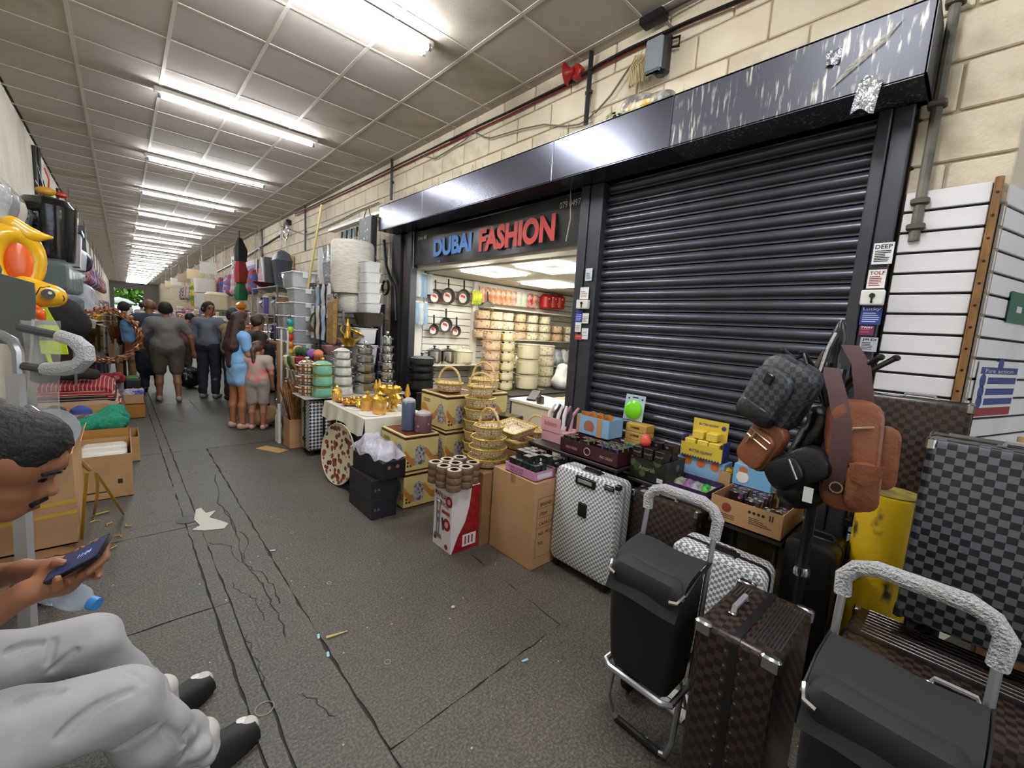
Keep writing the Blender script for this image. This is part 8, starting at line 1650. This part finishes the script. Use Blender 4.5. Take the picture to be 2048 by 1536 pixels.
def far_stall(side, y0, n, k0):
    sx = 1 if side == 'right' else -1; xa, xb = ((2.0, 2.86) if sx > 0 else (-.85, -.25)); L = 2.3
    t = thing('market_table', 'table of the far %s stall, number %s from the front' % (side, numw(n)), 'table', (xa, y0, 0)); MB().cbox(0, xb-xa, 0, L, .68, .72, .01).build('table_top', WDL, t, smooth=0); MB().cbox(.02, xb-xa-.02, .02, L-.02, 0, .66, .02).build('skirt', mat('skirt %d' % (n % 3), ('#5a5450', '#3c3f48', '#6d5a48')[n % 3], .9), t, smooth=0)
    for i in range(6):
        c, nm = random.choice(FC_); j = i//2; kk = i % 2
        x = xa+.2+.42*kk*(xb-xa)/.86; y = y0+.4+.75*j; hgt = random.uniform(.35, .75)+.25*kk*(sx > 0)+(.3*(1-kk) if sx < 0 else 0); hw = .17 if sx > 0 else .13
        o = MB().cbox(-hw, hw, -.33, .33, 0, hgt, .03).build('goods_stack', mat('goods '+c, c, .55, c2=random.choice(FC_)[0], scale=5, lo=.5, hi=.56, stretch=(1, 1, 4)), None, loc=(x, y, .723)); tag(o, '%s stack of goods on the far %s stall %s, place %s' % (nm, side, numw(n), numw(i+1)), 'goods', 'goods on the far stalls')
    for i in range(3):
        c, nm = random.choice(FC_); o = blob([((0, 0, 0), (0, 0, -.5), .1, .14), ((0, .1, -.1), (0, .1, -.4), .08, .1)], .045, .05, .015, 15+i).build('hanging_goods', mat('hung '+c, c, .7, c2=random.choice(FC_)[0], scale=6, lo=.5, hi=.56), None, loc=((2.75 if sx > 0 else -.72), y0+.4+.7*i, 2.75)); tag(o, '%s bundle hanging above the far %s stall %s, place %s' % (nm, side, numw(n), numw(i+1)), 'goods', 'bundles hung over the far stalls')
    t = thing('hanging_rail', 'overhead rail of the far %s stall, number %s' % (side, numw(n)), 'rail', (2.75 if sx > 0 else -.72, y0, 2.78)); MB().cyl((0, 0, 0), .015, L, 6, 'y').build('rail', RACK, t)
    for yy in (.1, L-.1): MB().cyl((0, yy, 0), .008, ZC-2.78-.012, 5).build('hanger', RACK, t)
for i in range(9): far_stall('right', 11.0+2.6*i, i+1, 0)
for i in range(8): far_stall('left', 12.8+2.6*i, i+1, 0)
# ================================================================== MORE STALL CLUTTER
random.seed(101)
# small goods on the rack by the shop corner and on the storage columns
for i in range(4): ware(kinds[i % 4], '%s on the lowest shelf of the rack by the shop corner, number %s' % (kinds[i % 4], numw(i+1)), (2.3, 5.66+.17*i, .603), pal[(i*4+1) % 14], 1.0)
for i in range(3): ware(kinds[(i+2) % 4], '%s behind the gold teapot on the rack, number %s' % (kinds[(i+2) % 4], numw(i+1)), (2.45, 5.8+.19*i, 1.253), pal[(i*3+8) % 14], 1.1)
# packs hanging from the wire grid
for i in range(6):
    c = ('#dfe4e8', '#9fb6cc', '#d8d0c4', '#c9ced4', '#b0c4d8', '#e4e0da')[i]
    t = thing('hanging_pack', 'plastic wrapped kitchen pack hanging beside the foam roll, number %s from the left' % numw(i+1), 'pack', (2.02+.03*(i % 2), 6.42-.11*i, 1.3+.3*(i % 2)), 0, 'packs beside the foam roll')
    MB().sheet(lambda u, v: (-.02*math.sin(PI*u)+.006*math.sin(11*v+i), .09*u, .42*v), 5, 8, .012).build('pack_body', film('kitchen film '+c, c, .75, .15, .7, 22), t); MB().box(-.012, .004, .02, .07, .42, .46).build('hang_card', mat('hang card', '#d6d2c8', .6), t, smooth=0)
t = thing('pack_rail', 'thin rail carrying the wrapped kitchen packs', 'rail', (2.05, 5.85, 2.06)); MB().cyl((0, 0, 0), .008, .7, 6, 'y').build('rail', RACK, t)
for q in (.05, .65): MB().cyl((0, q, -.36), .006, .36, 5).build('hanger', RACK, t)
# string of bright toys
for i in range(6):
    c, nm = (('#2a9a9a', 'teal'), ('#a8c83a', 'lime'), ('#c03030', 'red'), ('#d8803a', 'orange'), ('#c9b83a', 'yellow'), ('#8a4aa0', 'purple'))[i]
    o = MB().ell((0, 0, 0), .045, .045, .055, 10, 6).build('toy_ball', mat('toy '+c, c, .35), None, loc=(1.76, 6.62, 1.5-.105*i)); tag(o, nm+' ball in the string hanging before the storage boxes', 'toy', 'string of toy balls')
t = thing('ball_string', 'cord threading the bright toy balls', 'cord', (1.76, 6.62, .92)); MB().cyl((0, 0, 0), .004, .72, 5).build('cord', BLACK, t)
# framed picture boxes and pink packets between the dusters and bowls
for i in range(5):
    c = ('#c9c2bc', '#d8b8a8', '#b8a8b0', '#e0d8d0', '#c08a80')[i]; t = thing('glass_set_box', 'printed glassware box behind the dusters, number %s' % numw(i+1), 'box', (1.86+.02*i, 6.2-.14*i if i < 2 else 6.28-.0*i, .0), RZ)
    t.location = (2.0, 6.32-.145*(i % 3), .62+.2*(i//3)); MB().cbox(-.068, .068, 0, .08, 0, .19, .003).build('box_body', cells('glass box %d' % i, [c, '#f0e8e0', '#8a5a50', '#5a6a7a'], 30, .4, c, .3), t, smooth=0)
    MB().cyl((0, -.001, .1), .035, .001, 10, 'y').build('glass_picture', mat('picture pale', '#e4dcd4', .4), t)
t = thing('support_crate', 'grey crate behind the dusters carrying printed boxes', 'crate', (1.98, 6.0, 0)); MB().cbox(0, .12, 0, .42, 0, .615, .01).build('crate_body', mat('storage grey', '#77797c', .5), t, smooth=0)
# scrubbing brushes and pans in front of the brooms
for i in range(4):
    c, nm = (('#d8cfa0', 'straw'), ('#2f5a3a', 'green'), ('#b8a070', 'tan'), ('#a03048', 'crimson'))[i]; t = thing('hand_brush', nm+' hand brush leaning above the broom box', 'brush', (1.6+.03*i, 5.78-.05*i, .55)); MB().tube([(0, 0, 0), (-.03, .03, .25), (-.06, .06, .42)], .011, 6).build('handle', mat('brush wood', '#a5845c', .5), t); MB().lathe([(.02, .38), (.07, .46), (.08, .54), (.06, .55)], (-.06, .06, 0), 10).build('bristle_head', mat('bristle '+c, c, .9, bump=.6, bscale=80), t)
tag(MB().cbox(1.55, 1.78, 5.5+.2, 5.95, 0, .55, .01).build('brush_crate', mat('dark crate', '#3a3634', .6), None, smooth=0), 'dark crate behind the broom box holding hand brushes', 'crate')
# price flags and lamps on the far ceiling edge
for i in range(6):
    t = thing('hanging_sign', 'small hanging sign board over the far right stalls, number %s' % numw(i+1), 'sign', (2.35, 19+4.2*i, 2.9)); MB().cbox(-.25, .25, -.01, .01, 0, .4, .004).build('board', mat('sign %d' % (i % 3), ('#d8d4cc', '#c9b894', '#b8a48c')[i % 3], .5), t, smooth=0)
    for x_ in (-.2, .2): MB().cyl((x_, 0, .4), .006, ZC-3.312, 5).build('chain', RACK, t)
bpy.context.view_layer.update()
